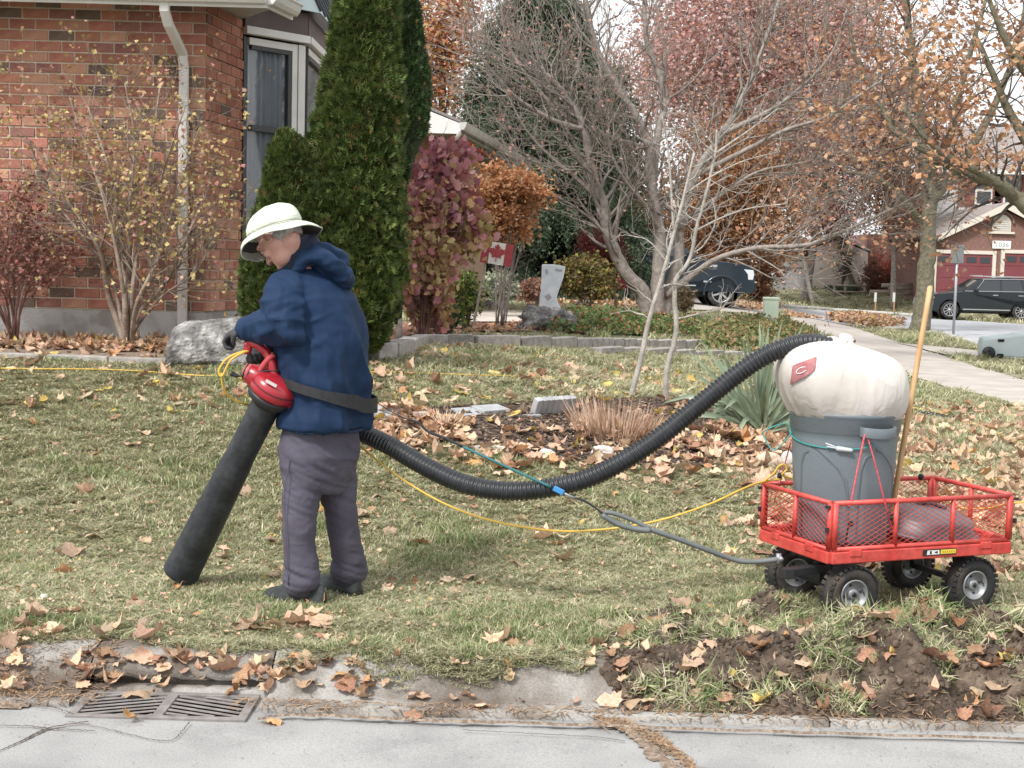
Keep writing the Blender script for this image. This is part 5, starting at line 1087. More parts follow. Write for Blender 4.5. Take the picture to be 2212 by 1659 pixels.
# jacket
b = MB()
rows = [(701, 921, .226, .190), (704, 900, .230, .192), (706, 872, .208, .172), (706, 848, .200, .164), (702, 820, .218, .182), (697, 780, .228, .190), (696, 735, .226, .190), (694, 690, .216, .182), (688, 645, .205, .168), (677, 612, .192, .142), (664, 592, .150, .112), (650, 574, .098, .088), (640, 556, .074, .076), (634, 545, .066, .070)]
rings_loft(b, [(P(u_-3, v_, BY+.01*(v_ > 850)), a_*(.915 if v_ < 860 else .93), c_*(.915 if v_ < 860 else .93)) for u_, v_, a_, c_ in rows], hl, hf, 32, 2.25)
capsule(b, [shL+UZ*-.015-hl*.02, shL.lerp(elL, .3)+hl*.0, shL.lerp(elL, .65), elL+Vector((.015, 0, -.005)), elL.lerp(wrL, .35), elL.lerp(wrL, .78)], [.082, .093, .094, .087, .070, .054], 18)
capsule(b, [shR, shR.lerp(elR, .5), elR, elR.lerp(wrR, .8)], [.09, .088, .078, .058], 16)
# cuff bulge
capsule(b, [elL.lerp(wrL, .74), elL.lerp(wrL, .96)], [.057, .047], 16)
hemf = lambda z: math.exp(-((z-.74)/.03)**2)
def jdisp(p, n):
    lo = (p-chest).dot(hl); d = .0035*ridge(p, 5, 5, 5, 1)+.0018*ridge(p, 14, 14, 14, 2)
    back = max(0, -n.dot(hf))*.9+.1
    d += back*.028*ridge(p+Vector((p.z*.25, 0, 0)), 8, 8, 1.5, 4)*ss((1.38-p.z)/.25)      # long drape folds down the back
    a = (p-elL); da = a.length; d += .016*math.exp(-(da/.17)**2)*ridge(a+hf*a.z*.6, 8, 8, 15, 6)
    w_ = (p-elL.lerp(wrL, .7)).length; d += .010*math.exp(-(w_/.09)**2)*ridge(p, 30, 10, 8, 8)
    d += .012*math.exp(-((p.z-.93)/.07)**2)*ridge(p, 11, 11, 6, 11)                       # gathered above the belt
    d += .006*math.exp(-((p.z-.79)/.08)**2)*ridge(p+Vector((0, 0, p.x*.4)), 7, 7, 12, 12)
    d += back*.010*sharp(p+Vector((p.z*.3, 0, 0)), 5, 5, .8, 21)*ss((1.36-p.z)/.2) + .009*math.exp(-(da/.17)**2)*sharp(a+hf*a.z, 5, 5, 10, 8) + .007*math.exp(-((p.z-.95)/.06)**2)*sharp(p, 8, 8, 3, 15) - .014*math.exp(-((p-P(672, 690, BY-.17)).dot(hf+hl*.2)/.016)**2)*ss((1.22-p.z)/.1)*ss((p.z-1.0)/.06)*(n.dot(hl) > .2)
    s_ = (p-shL).length; d += .008*math.exp(-(s_/.14)**2)*ridge(p, 10, 10, 5, 13)
    return d
jk = fuse(b, 'jacket', m_jack, man, .0085, 4, jdisp)
# seams
b = MB(); b.tube(catmull([P(686, 640, BY-.17), P(676, 690, BY-.185), P(664, 738, BY-.20)], 5), .002, 5)
# collar and hood
b = MB(); rows = [(664, 590, .120, .120), (654, 566, .106, .110), (644, 542, .094, .104), (638, 527, .087, .099)]
tiltc = lambda c: c
R1 = []
for u_, v_, a_, c_ in rows:
    c = P(u_, v_, BY-.01); R1.append([c+hl*a_*math.cos(t)+hf*c_*math.sin(t)+UZ*(.045*-math.sin(t)) for t in np.linspace(0, 2*PI, 25)[:-1]])
R2 = []
for u_, v_, a_, c_ in rows[::-1]:
    c = P(u_, v_, BY-.01); R2.append([c+hl*(a_-.012)*math.cos(t)+hf*(c_-.012)*math.sin(t)+UZ*(.045*-math.sin(t)-.002) for t in np.linspace(0, 2*PI, 25)[:-1]])
b.loft(R1+R2, cap=False); b.build('collar', m_navyd, man)
b = MB()
def hoodc(u_, v_, dy=0): return P(u_, v_, BY+dy)
def band(pts, rads, el):
    capsule(b, pts, rads, 16)
band(catmull([hoodc(640, 585, -.12), hoodc(664, 552, -.13), hoodc(705, 560, -.10), hoodc(742, 600, -.02), hoodc(735, 590, .10), hoodc(690, 560, .14)], 4), list(np.interp(np.linspace(0, 1, 21), [0, .3, .6, .8, 1], [.020, .034, .048, .040, .028])), 1)
band(catmull([hoodc(670, 540, -.07), hoodc(705, 545, -.03), hoodc(735, 565, .03)], 4), list(np.linspace(.034, .042, 9)), 1)
band(catmull([hoodc(700, 575, -.05), hoodc(735, 600, 0), hoodc(748, 612, .03)], 4), list(np.linspace(.05, .030, 9)), 1)
band(catmull([hoodc(675, 565, -.02), hoodc(715, 580, .0)], 4), [.06]*5, 1)
def hdisp(p, n): return .006*ridge(p+Vector((p.z*.5, 0, 0)), 9, 9, 22, 5)+.003*ridge(p, 24, 24, 24, 6)
fuse(b, 'hood', m_jack, man, .0075, 4, hdisp)
b = MB(); c = hoodc(752, 604, -.055); ax = (P(762, 596, BY-.1)-P(742, 612, BY-.02)).normalized()
b.blob(c, .020, .012, .030, 2, .2, 3, 3, R=Matrix.Rotation(.7, 3, 'Y')); b.build('hood_opening', m_navyd, man)
# hem cord edge
b = MB(); cen = P(699, 921, BY+.01); b.tube([cen+hl*.206*abs(math.cos(t))**.9*(1 if math.cos(t) > 0 else -1)+hf*.173*abs(math.sin(t))**.9*(1 if math.sin(t) > 0 else -1)+UZ*(.006*math.sin(t*5)-.004) for t in np.linspace(0, 2*PI, 49)], .006, 6, cap=False); b.build('hem', m_jack, man)
# hat
HT = P(596, 500, BY-.06); ht = math.radians(19); hx = hf*math.cos(ht)-UZ*math.sin(ht); hz = hf*math.sin(ht)+UZ*math.cos(ht)
b = MB(); k = 40; rings = []
for r_, h_, sh in ((1.0, -.004, 0), (1.0, .02, 0), (.975, .045, .0), (.90, .070, -.001), (.76, .090, -.003), (.58, .103, -.006), (.36, .110, -.008), (.12, .112, -.008)):
    rings.append([HT+hx*((.138*r_*math.cos(t))*(1.07 if math.cos(t) > 0 else 1.0)+sh)+hl*(.098*r_*math.sin(t))+hz*(h_*(1-.10*max(0, math.cos(t))*(h_ > .05))+.004*mnoise.noise((math.cos(t)*3, math.sin(t)*3, h_*20))) for t in [2*PI*j/k for j in range(k)]])
b.loft(rings, cap=True); crown = b.build('hat', m_hat, man, subsurf=1)
dsp = crown.modifiers.new('wr', 'DISPLACE'); tx = bpy.data.textures.new('hatw', 'CLOUDS'); tx.noise_scale = .05; dsp.texture = tx; dsp.strength = .008; dsp.mid_level = .5
def brim_pt(t, f, off=0):
    c = math.cos(t); s_ = math.sin(t); fr = max(0, c)
    w_ = .074*(1+.05*s_*s_)*(1+.10*fr+.15*max(0, -c))
    base_ = HT+hx*(.138*c*(1.07 if c > 0 else 1))+hl*(.098*s_); rad = (hx*c*.9+hl*s_).normalized()
    dr = .40 + .85*fr**1.5  # front and sides of the brim turned down
    a_ = dr*f; dirn = rad*math.cos(a_+.12)-hz*math.sin(a_+.12); return base_+dirn*(w_*f)+hz*off+Vector((0, 0, .003*math.sin(t*7)*f))
b = MB(); n = 64; b.loft([[brim_pt(2*PI*j/n, f) for j in range(n)] for f in (-.02, .2, .4, .6, .8, 1.0)], cap=False); b.build('hat_brim', m_hat, man)
b = MB(); b.loft([[brim_pt(2*PI*j/n, f, -.0035) for j in range(n)] for f in (-.02, .2, .4, .6, .8, .985)], cap=False); b.build('brim_underside', m_hatu, man)  # brim underside in a darker tone than the top
b = MB(); b.tube([brim_pt(2*PI*j/n, 1.0, -.001) for j in range(n+1)], .003, 6, cap=False); b.build('brim_edge', m_hat, man)
b = MB(); b.tube([HT+hx*(.1395*math.cos(t)*(1.07 if math.cos(t) > 0 else 1))+hl*(.0995*math.sin(t))+hz*.004 for t in np.linspace(0, 2*PI, 41)], .0022, 5, cap=False); b.build('hat_seam', m_hat, man)
b = MB(); b.box(HT-hx*.115+hl*.05-hz*.022, .035, .012, .02, Rh.to_4x4()); b.tube([HT-hx*.12+hl*.05-hz*.02, HT-hx*.155+hl*.03-hz*.012], .003, 5); b.build('hat_toggle', mat('toggle', (.5, .48, .46), .6), man)
# gloves: palm with five bent fingers closed over the grip
def hand(wr, pd, dn, sd, grip, name='glove'):
    """wr wrist, pd pointing along the hand, dn palm side, sd thumb side"""
    b = MB(); pc = wr+pd*.045; Rm = Matrix((pd, sd, dn)).transposed(); b.blob(pc, .052, .042, .020, 3, .04, R=Rm); capsule(b, [wr-pd*.03, wr+pd*.02], [.034, .032])
    for i, (off, ln) in enumerate(((.030, .90), (.010, 1.0), (-.011, .94), (-.030, .78))):
        k0 = pc+pd*.030+sd*off; k1 = k0+(pd*.030+dn*.018)*ln; k2 = k1+(pd*.002+dn*.030)*ln; k3 = k2+(-pd*.018+dn*.010)*ln; capsule(b, [k0-pd*.02, k0, k1, k2, k3], [.011, .0105, .0098, .009, .0078], 10)
    t0 = wr+pd*.02+sd*.028; capsule(b, [t0, t0+sd*.016+pd*.022+dn*.012, t0+sd*.008+pd*.040+dn*.030, t0-sd*.004+pd*.046+dn*.045], [.014, .0125, .0105, .009], 10)
    return fuse(b, name, m_glove, man, .0042, 2)
pd = (P(500, 722, BY-.06)-wrL).normalized(); dn = (P(522, 760, BY-.05)-P(512, 715, BY-.05)); dn = (dn-pd*dn.dot(pd)).normalized(); hand(wrL-UZ*.002, pd, dn, pd.cross(dn).normalized(), None)
pd2 = (P(560, 790, BY+.02)-wrR).normalized(); dn2 = Vector((-.2, -1, -.2)); dn2 = (dn2-pd2*dn2.dot(pd2)).normalized(); hand(wrR, pd2, dn2, pd2.cross(dn2).normalized(), None)
b = MB(); b.blob(P(517, 733, BY-.075), .026, .012, .008, 2, .15, 3, 4, R=Matrix.Rotation(-.35, 3, 'Y')); b.build('glove_palm', m_glove2, man)
b = MB(); cc = elL.lerp(wrL, .90); b.lathe(cc, (wrL-elL), [(.0490, -.018), (.0525, -.014), (.0525, .014), (.049, .018)], 24); b.build('cuff_strap', m_jack, man)
# waist belt, slanting down towards the back, with the tow loop
bc = P(707, 846, BY); b = MB(); R_ = []
for j in range(49):
    t = 2*PI*j/48; p = hl*.220*math.cos(t)+hf*.186*math.sin(t); im = p.x; z = -.27*im+.006; pp = bc+p+UZ*(z*1.0)
    if im > .15: pp += Vector((.20*(im-.15)*1.4, 0, -.01))
    nrm = p.normalized(); hh = .021+.012*max(0, min(1, im/.15))
    R_.append([pp+nrm*.006+UZ*hh, pp+nrm*.012+UZ*hh, pp+nrm*.012-UZ*hh, pp+nrm*.006-UZ*hh])
b.loft(R_, cap=False, smooth=False); o = b.build('waist_belt', m_blk); tag(o, 'wide black webbing belt slanting round the waist over the navy jacket', 'belt')
# ------------------------------------------------------------------ leaf vacuum, hose
m_tub = mat('scuffed_black_plastic', (.012, .015, .020), .5, (.030, .034, .040), 9, bump=.15, bscale=70, spec=.5, speck=(40, .4))
m_red = mat('red_plastic', (.30, .012, .022), .28, (.34, .018, .03), 6, spec=.5, coat=.2); m_dark = mat('dark_plastic', (.016, .017, .02), .5)
VT = P(579, 866, 6.05); VB = P(391, 1237, 6.34); va = (VT-VB).normalized()
vac = thing('leaf_vacuum', 'red electric leaf vacuum with a long flared black intake tube', 'leaf vacuum', tuple(VT))
b = MB(); L_ = (VT-VB).length; prof = [(.064, 0), (.0655, .03), (.066, .30), (.070, .36), (.0705, .38), (.074, .5), (.080, .70), (.084, L_-.01), (.086, L_-.004), (.084, L_), (.079, L_), (.07, .6), (.06, .3)]
b.lathe(VT, -va, prof, 40); b.build('intake_tube', m_tub, vac)
b = MB(); q = VT-va*.40; ps = va.cross(Vector((0, 1, 0))).normalized(); b.blob(q-ps*.068 if (q-ps).x < q.x else q+ps*.068, .011, .010, .010, 2, .1); b.build('tube_catch', m_dark, vac)
b = MB(); b.lathe(VT, va, [(.066, -.02), (.070, -.01), (.085, .0), (.100, .012), (.104, .03), (.102, .042), (.06, .045)], 36); b.build('collar_ring', m_dark, vac)
b = MB(); Rm = None
b.lathe(VT, va, [(.09, .043), (.106, .046), (.110, .06), (.109, .085), (.100, .108), (.082, .122), (.055, .131), (.03, .135), (.001, .136)], 40)
# volute bulge towards the body
vl = Vector((-.89, 0, .45)); capsule(b, [VT+va*.072+vl*.03, VT+va*.078+vl*.105], [.070, .050], 18); capsule(b, [VT+va*.066-vl*.02, VT+va*.05-vl*.075], [.066, .050], 18)
b.build('fan_housing', m_red, vac)
b = MB(); b.lathe(VT, va, [(.1105, .082), (.1118, .0845), (.1105, .087)], 40); b.build('housing_seam', m_dark, vac)
lb = VT+va*.098; b = MB(); b.prism([lb+Vector((-.035, -.100, .012)), lb+Vector((.012, -.104, -.012)), lb+Vector((.018, -.104, .0)), lb+Vector((-.029, -.100, .024))], (0, -.002, 0)); b.build('label', mat('grey_label', (.45, .43, .42), .5), vac)
b = MB(); vx = Vector((-1, .1, .38)).normalized(); q = VT+va*.080+Vector((-.89, 0, .45))*.135+Vector((0, -.01, 0)); b.lathe(q, vx, [(.035, -.01), (.038, .0), (.034, .014), (.02, .018), (.001, .018)], 20); b.build('motor_cap', mat('pinkish_red_plastic', (.48, .12, .12), .35), vac)
b = MB(); b.lathe(q, vx, [(.036, .002), (.041, .006), (.036, .010)], 20); b.build('cap_ring', m_dark, vac)
b = MB(); gp_ = catmull([VT+va*.10+Vector((.01, 0, 0)), P(592, 810, 6.02), P(586, 782, 6.02), P(578, 764, 6.03), P(560, 748, 6.03), P(540, 741, 6.05), P(533, 748, 6.05)], 5); rad = list(np.interp(np.linspace(0, 1, len(gp_)), [0, .2, .45, .7, .9, 1], [.034, .030, .026, .023, .023, .024])); b.tube(gp_, rad, 16, ell=.8); b.build('handle', m_red, vac)
b = MB(); capsule(b, [P(537, 744, 6.05), P(535, 757, 6.05)], [.020, .019], 14); b.build('switch_housing', m_red, vac)
b = MB(); b.tube(catmull([P(592, 765, 6.0), P(577, 779, 6.0), P(562, 800, 6.0), P(556, 818, 6.0)], 4), [.013]*13, 8); b.build('brace', mat('bright_red_plastic', (.42, .05, .06), .3), vac)
b = MB(); b.tube(catmull([P(603, 800, 6.0), P(570, 802, 5.99), P(540, 806, 5.99), P(515, 812, 5.99), P(499, 806, 5.99)], 5), [.006]*10+[.009]*6+[.016]*3+[.020]*2, 8, ell=.6); b.build('lever', m_dark, vac)
b = MB()
for i in range(6): b.box(P(607, 832+i*5, 6.03), .03, .05, .004, Matrix.Rotation(.4, 4, 'Y'))
b.build('vent_slats', m_dark, vac)
# hose, corrugated
HP = [(600, 848, 6.22), (660, 892, 6.42), (730, 915, 6.45), (775, 932, 6.38), (840, 962, 6.28), (910, 1003, 6.18), (985, 1039, 6.08), (1050, 1056, 6.03), (1120, 1061, 6.0), (1190, 1053, 6.0), (1262, 1036, 6.02), (1332, 1004, 6.06), (1400, 962, 6.1), (1466, 912, 6.14), (1530, 859, 6.18), (1590, 811, 6.2), (1642, 775, 6.2), (1692, 752, 6.2), (1742, 741, 6.2), (1785, 747, 6.2), (1812, 772, 6.2)]
hc = catmull([P(*p) for p in HP], 14); d = [0]
for a, c in zip(hc, hc[1:]): d.append(d[-1]+(c-a).length)
pitch = .0195; N = int(d[-1]/pitch)*6; pp = []; rd_ = []; D = np.array(d); X_ = np.array([tuple(p) for p in hc])
for i in range(N+1):
    s_ = d[-1]*i/N; pp.append(Vector([np.interp(s_, D, X_[:, j]) for j in range(3)])); ph = i % 6; rd_.append([.0440, .0440, .0425, .0388, .0380, .0402][ph]*(1.0))
b = MB(); b.tube(pp, rd_, 28, False, True)
m_hose = mat('ribbed_black_hose', (.008, .010, .013), .4, (.018, .021, .026), 5, spec=.6, speck=(30, .5))
hose = b.build('vacuum_hose', m_hose, org=pp[0]); tag(hose, 'long corrugated black hose sagging from the worker to the dust bag', 'hose')
# ------------------------------------------------------------------ cart
CO = P(1792, 1228, 5.87); CO.z = .27; CL_ = .97; CW = .555; cl = Vector((.928, .371, 0)); cw = Vector((-.371, .928, 0)); CR = Matrix((cl, cw, UZ)).transposed().to_4x4()
def cp(l, w, z): return Vector((CO.x, CO.y, 0))+cl*l+cw*w+UZ*z
m_cart = mat('red_cart_paint', (.50, .048, .040), .45, (.58, .085, .068), 9, bump=.15, bscale=60, spec=.5, speck=(26, .22)); m_cartd = mat('black_undercarriage', (.02, .021, .023), .6)
cart = thing('garden_cart', 'red steel mesh garden cart with removable rails on four black tyres', 'cart', tuple(cp(.48, .27, 0)))
b = MB(); z0, z1 = .272, .325
for p, q in ((cp(0, 0, 0), cp(CL_, 0, 0)), (cp(CL_, 0, 0), cp(CL_, CW, 0)), (cp(CL_, CW, 0), cp(0, CW, 0)), (cp(0, CW, 0), cp(0, 0, 0))):
    dd = (q-p).normalized(); b.beam(p+UZ*.2985+dd*.004, q+UZ*.2985-dd*.004, .024, .053)
b.build('bed_frame', m_cart, cart, bevel=.005)
b = MB()
for l in (.3, .65): b.beam(cp(l, .015, .279), cp(l, CW-.015, .279), .03, .012)
b.build('cross_bar', m_cart, cart)
def mesh_panel(name, o, ax, bx, Lx, Lz, cell=.040, rat=.52, r=.0017):
    sg = Segs(); hx_, hz_ = cell/2, cell*rat/2*1.0; nx_ = int(Lx/hx_)+1; nz_ = int(Lz/hz_)+1
    for i in range(nx_):
        for j in range(nz_):
            if (i+j) % 2: continue
            a = (i*hx_, j*hz_)
            for sg2 in (1, -1):
                c = (a[0]+hx_, a[1]+sg2*hz_)
                if c[0] <= Lx and 0 <= c[1] <= Lz and a[1] <= Lz and a[0] <= Lx: sg.add(o+ax*a[0]+bx*a[1], o+ax*c[0]+bx*c[1], r, r)
    b = MB(); sg.mesh(b, 4); ob = b.build(name, m_cart, cart); kind(ob, 'stuff'); return ob
mesh_panel('bed_mesh', cp(.01, .01, .309), cl, cw, CL_-.02, CW-.02, .045, .8, .0022)
ZB, ZT = .335, .535
def rail(p0, p1, name, posts, loops, mid=True):
    L_ = (p1-p0).length; dd = (p1-p0).normalized(); g_ = bpy.data.objects.new(name, None); link(g_, cart, ORG[cart.name])
    q0, q1 = p0+dd*.006, p1-dd*.006
    b = MB(); b.tube([q0+UZ*ZT, q1+UZ*ZT], .0115, 12); b.build('top_rail', m_cart, g_)
    b = MB(); b.tube([q0+UZ*ZB, q1+UZ*ZB], .010, 12); b.build('bottom_rail', m_cart, g_)
    for f in posts: b = MB(); b.tube([p0+dd*(L_*f)+UZ*ZB, p0+dd*(L_*f)+UZ*ZT], .011 if 0.05 < f < .95 else .013, 12); b.build('post', m_cart, g_)
    for f in loops: b = MB(); b.box(p0+dd*(L_*f)+UZ*.318, .06 if abs(dd.dot(cl)) > .5 else .034, .034 if abs(dd.dot(cl)) > .5 else .06, .03, CR); b.build('bracket', m_cart, g_, bevel=.003)
    mp = mesh_panel('mesh_panel', p0+dd*.012+UZ*(ZB+.002), dd, UZ, L_-.024, ZT-ZB-.004, .042, .50, .0013)
rail(cp(.006, .0, 0), cp(CL_-.006, 0, 0), 'side_rail', (.012, .34, .66, .988), (.12, .85)); rail(cp(0, CW-.006, 0), cp(0, .006, 0), 'end_rail', (.012, .5, .988), (.25, .75))
rail(cp(CL_, .006, 0), cp(CL_, CW-.006, 0), 'end_rail', (.012, .5, .988), (.25, .75)); rail(cp(.006, CW, 0), cp(CL_-.006, CW, 0), 'side_rail', (.012, .34, .66, .988), (.12, .85))
b = MB()
for l, w_ in ((-.018, .006), (-.018, CW-.01), (CL_+.018, .0), (CL_+.018, CW)): b.box(cp(l, w_, .42), .012, .012, .022, CR); b.box(cp(l, w_, .52), .02, .014, .012, CR)
b.build('pins', m_cartd, cart)
# sticker
b = MB(); b.prism([cp(.475, -.0135, .286), cp(.655, -.0135, .286), cp(.655, -.0135, .314), cp(.475, -.0135, .314)], cw*-.0012); stk = b.build('sticker', mat('sticker_black', (.02, .02, .02), .4), cart)
b = MB(); b.prism([cp(.57, -.015, .291), cp(.652, -.015, .291), cp(.652, -.015, .310), cp(.57, -.015, .310)], cw*-.0006); b.build('yellow_band', mat('sticker_yellow', (.75, .55, .06), .4), stk)
m_stw = mat('sticker_white', (.7, .7, .7), .4)
def text(s, size, loc, rot, m, parent=None, ext=.0008, name='lettering', align='CENTER', sx=1):
    cu = bpy.data.curves.new(name, 'FONT'); cu.body = s; cu.size = size; cu.extrude = ext; cu.align_x = align; cu.align_y = 'CENTER'
    o = bpy.data.objects.new('tmp', cu); COL.objects.link(o); dg = bpy.context.evaluated_depsgraph_get(); me = bpy.data.meshes.new_from_object(o.evaluated_get(dg)); bpy.data.objects.remove(o)
    me.name = name; me.materials.clear(); me.materials.append(m); q = bpy.data.objects.new(name, me); og = ORG[parent.name] if parent else Vector((0, 0, 0)); q.location = Vector(loc)-og; q.rotation_euler = rot; q.scale = (sx, 1, 1); link(q, parent, loc); return q
ca = math.atan2(cl.y, cl.x)
for l_, w2, hh_, mm in ((.530, .070, .019, 'w'), (.516, .010, .014, 'k'), (.545, .016, .006, 'k'), (.550, .006, .012, 'k')):
    b = MB(); b.prism([cp(l_-w2/2, -.0150 if mm == 'w' else -.0156, .300-hh_/2), cp(l_+w2/2, -.0150 if mm == 'w' else -.0156, .300-hh_/2), cp(l_+w2/2*.9, -.0150 if mm == 'w' else -.0156, .300+hh_/2), cp(l_-w2/2*.9, -.0150 if mm == 'w' else -.0156, .300+hh_/2)], cw*-.0004); b.build('print_mark', m_stw if mm == 'w' else m_black, stk)
for i in range(6): b = MB(); b.box(cp(.582+i*.012, -.0160, .300), .005, .0006, .009, CR); b.build('print_mark', mat('ochre_print', (.35, .24, .03), .5), stk)
# wheels
m_tyre = mat('tyre_rubber', (.018, .019, .021), .8, (.085, .068, .052), 12, bump=.3, bscale=60, ramp=(.45, .75)); m_rim = mat('grey_rim', (.22, .23, .245), .45, (.32, .33, .345), 6, metal=.35)
def wheel(c, ax, r=.126, w=.085):
    ax = ax.normalized(); wh = bpy.data.objects.new('wheel', None); link(wh, cart, ORG[cart.name]); b = MB(); h = w/2
    b.lathe(c, ax, [(.062, -h*.62), (.072, -h*.9), (.095, -h*1.02), (.113, -h*.86), (.123, -h*.5), (r, 0), (.123, h*.5), (.113, h*.86), (.095, h*1.02), (.072, h*.9), (.062, h*.62)], 48); tb_ = b.build('tyre', m_tyre, wh)
    b = MB(); x = ax.orthogonal().normalized(); y = ax.cross(x)
    for i in range(30):
        a = 2*PI*i/30; rd = x*math.cos(a)+y*math.sin(a); tg = ax.cross(rd)
        for sgn in (-1, 1):
            R_ = Matrix((tg, ax, rd)).transposed().to_4x4(); a2 = a+(PI/30 if sgn > 0 else 0); rd2 = x*math.cos(a2)+y*math.sin(a2); tg2 = ax.cross(rd2); R2 = Matrix((tg2, ax, rd2)).transposed().to_4x4() @ Matrix.Rotation(sgn*.42, 4, 'X')
            b.box(c+rd2*(.1165)+ax*sgn*h*.60, .017, h*.86, .011, R2)
    b.build('tread', m_tyre, wh)
    for sgn in (-1, 1):
        b = MB(); b.lathe(c, ax*sgn, [(.066, h*.55), (.067, h*.86), (.063, h*.92), (.059, h*.84), (.054, h*.45), (.030, h*.28), (.024, h*.30), (.023, h*.62), (.019, h*.70), (.001, h*.70)], 36); b.build('rim', m_rim, wh)
    for sgn in (-1, 1):
        b = MB()
        for i in range(4): a = 2*PI*i/4+.5; rd = x*math.cos(a)+y*math.sin(a); b.blob(c+ax*sgn*h*.40+rd*.039, .006, .006, .006, 1, 0)
        b.tube([c+ax*sgn*h*.45+x*.045+y*.02, c+ax*sgn*h*.85+x*.036+y*.026], .004, 6); b.lathe(c, ax*sgn, [(.011, h*.68), (.011, h*.78), (.001, h*.80)], 12)
        b.build('hub_bolts', m_cartd, wh)
steer = Matrix.Rotation(math.radians(-4), 3, 'Z'); wa = steer @ cw
wheel(cp(.145, .045, .128), wa); wheel(cp(.150, .50, .128), wa); wheel(cp(.80, .055, .128), cw); wheel(cp(.80, .50, .128), cw)
b = MB(); b.beam(cp(.145, .06, .13), cp(.150, .49, .13), .03, .03); b.beam(cp(.80, .06, .13), cp(.80, .49, .13), .025, .025); b.beam(cp(.15, .275, .14), cp(.15, .275, .275), .05, .06, up=cl); b.box(cp(.15, .275, .255), .16, .24, .025, CR); b.box(cp(.15, .275, .17), .10, .12, .05, CR)
for w_ in (.12, .44): b.beam(cp(.80, w_, .14), cp(.77, w_, .275), .03, .04)
b.beam(cp(.15, .275, .20), cp(.78, .275, .255), .03, .03); b.build('axles', m_cartd, cart)
b = MB(); b.beam(cp(.12, .19, .215), cp(-.13, .13, .215), .05, .035); b.box(cp(-.13, .13, .215), .05, .055, .045, CR); b.build('hitch_bracket', m_cartd, cart, bevel=.003)
m_hand = mat('grey_green_handle', (.10, .115, .115), .5, (.15, .165, .165), 8)
b = MB(); hh = catmull([P(1682, 1208, 5.98), P(1640, 1213, 5.98), P(1600, 1212, 5.98), P(1560, 1200, 5.97), P(1480, 1170, 5.95), P(1400, 1142, 5.93)], 6); b.tube(hh, .0115, 12); b.tube(catmull([P(1405, 1143, 5.93), P(1372, 1126, 5.93), P(1330, 1110, 5.92), P(1305, 1106, 5.92)], 5), .010, 10); b.tube(catmull([P(1405, 1146, 5.92), P(1370, 1142, 5.92), P(1335, 1132, 5.92), P(1300, 1112, 5.92)], 5), .013, 10); b.build('pull_handle', m_hand, cart)
b = MB(); b.tube([P(1682, 1196, 5.98), P(1682, 1218, 5.98)], .012, 10); b.lathe(P(1686, 1206, 5.94), (0, -1, 0), [(.010, 0), (.010, .02), (.001, .022)], 12); b.build('hitch_pin', m_rim, cart)
# ------------------------------------------------------------------ bin, bag, lid
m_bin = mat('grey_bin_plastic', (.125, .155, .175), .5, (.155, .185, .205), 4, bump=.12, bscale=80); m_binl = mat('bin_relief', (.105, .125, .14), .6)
BC = cp(.262, .305, .318); binn = thing('trash_can', 'round grey plastic bin standing at the front of the red cart', 'bin', tuple(BC)); BH = .585
def br(h): return .205+.037*h/BH
b = MB(); b.lathe(BC, UZ, [(.001, .0), (.195, .0), (.203, .008), (.206, .02), (br(.2), .2), (br(.46), .46), (br(.50)+.001, .495), (br(.52)+.006, .50), (br(.56)+.007, .565), (br(.58)+.013, .572), (br(.585)+.013, .585), (br(.58)+.004, .588), (br(.5)-.004, .5), (.20, .03), (.001, .02)], 72); b.build('can_body', m_bin, binn)
def bsurf(az, h, o=0): return BC+Vector((math.cos(az), math.sin(az), 0))*(br(h)+o)+UZ*h
camdir = math.atan2(-BC.y, -BC.x)
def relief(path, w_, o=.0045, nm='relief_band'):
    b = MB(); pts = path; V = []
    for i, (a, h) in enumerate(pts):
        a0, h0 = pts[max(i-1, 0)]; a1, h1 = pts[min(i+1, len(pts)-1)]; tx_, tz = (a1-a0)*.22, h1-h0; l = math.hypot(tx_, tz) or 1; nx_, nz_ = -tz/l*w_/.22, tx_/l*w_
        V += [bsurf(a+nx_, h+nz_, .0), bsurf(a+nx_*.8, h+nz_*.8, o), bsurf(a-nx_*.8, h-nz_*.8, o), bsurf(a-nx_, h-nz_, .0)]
    b.add(V, [(4*i+j, 4*i+j+1, 4*i+j+5, 4*i+j+4) for i in range(len(pts)-1) for j in range(3)], True); b.build(nm, m_bin if o > .003 and nm == 'relief_band' else m_binl, binn)  # grooves drawn as thin raised strips, their shade put into darker plastic
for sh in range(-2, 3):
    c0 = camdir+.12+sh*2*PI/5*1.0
    relief([(c0-.75, .435), (c0-.62, .425), (c0-.40, .385), (c0-.20, .345), (c0-.06, .29), (c0-.0, .22), (c0+.01, .12), (c0+.0, .04)], .0085, nm='groove_shade', o=.0022)
    relief([(c0+.20, .05), (c0+.20, .20), (c0+.22, .34), (c0+.30, .395), (c0+.42, .41)], .007, nm='groove_shade', o=.0022)
hz_ = camdir+.62
for az in (hz_, hz_+PI):
    b = MB(); pts = [bsurf(az-.36, .515, .006), bsurf(az-.28, .512, .042), bsurf(az, .508, .056), bsurf(az+.28, .512, .042), bsurf(az+.36, .515, .006)]; c = catmull(pts, 5); b.loft([[p+UZ*.022+ (p-BC).normalized()*0, p+UZ*.022-(Vector((p.x-BC.x, p.y-BC.y, 0)).normalized()*.007), p-UZ*.018-(Vector((p.x-BC.x, p.y-BC.y, 0)).normalized()*.007), p-UZ*.022] for p in c]); b.build('can_handle', m_bin, binn, bevel=.002)
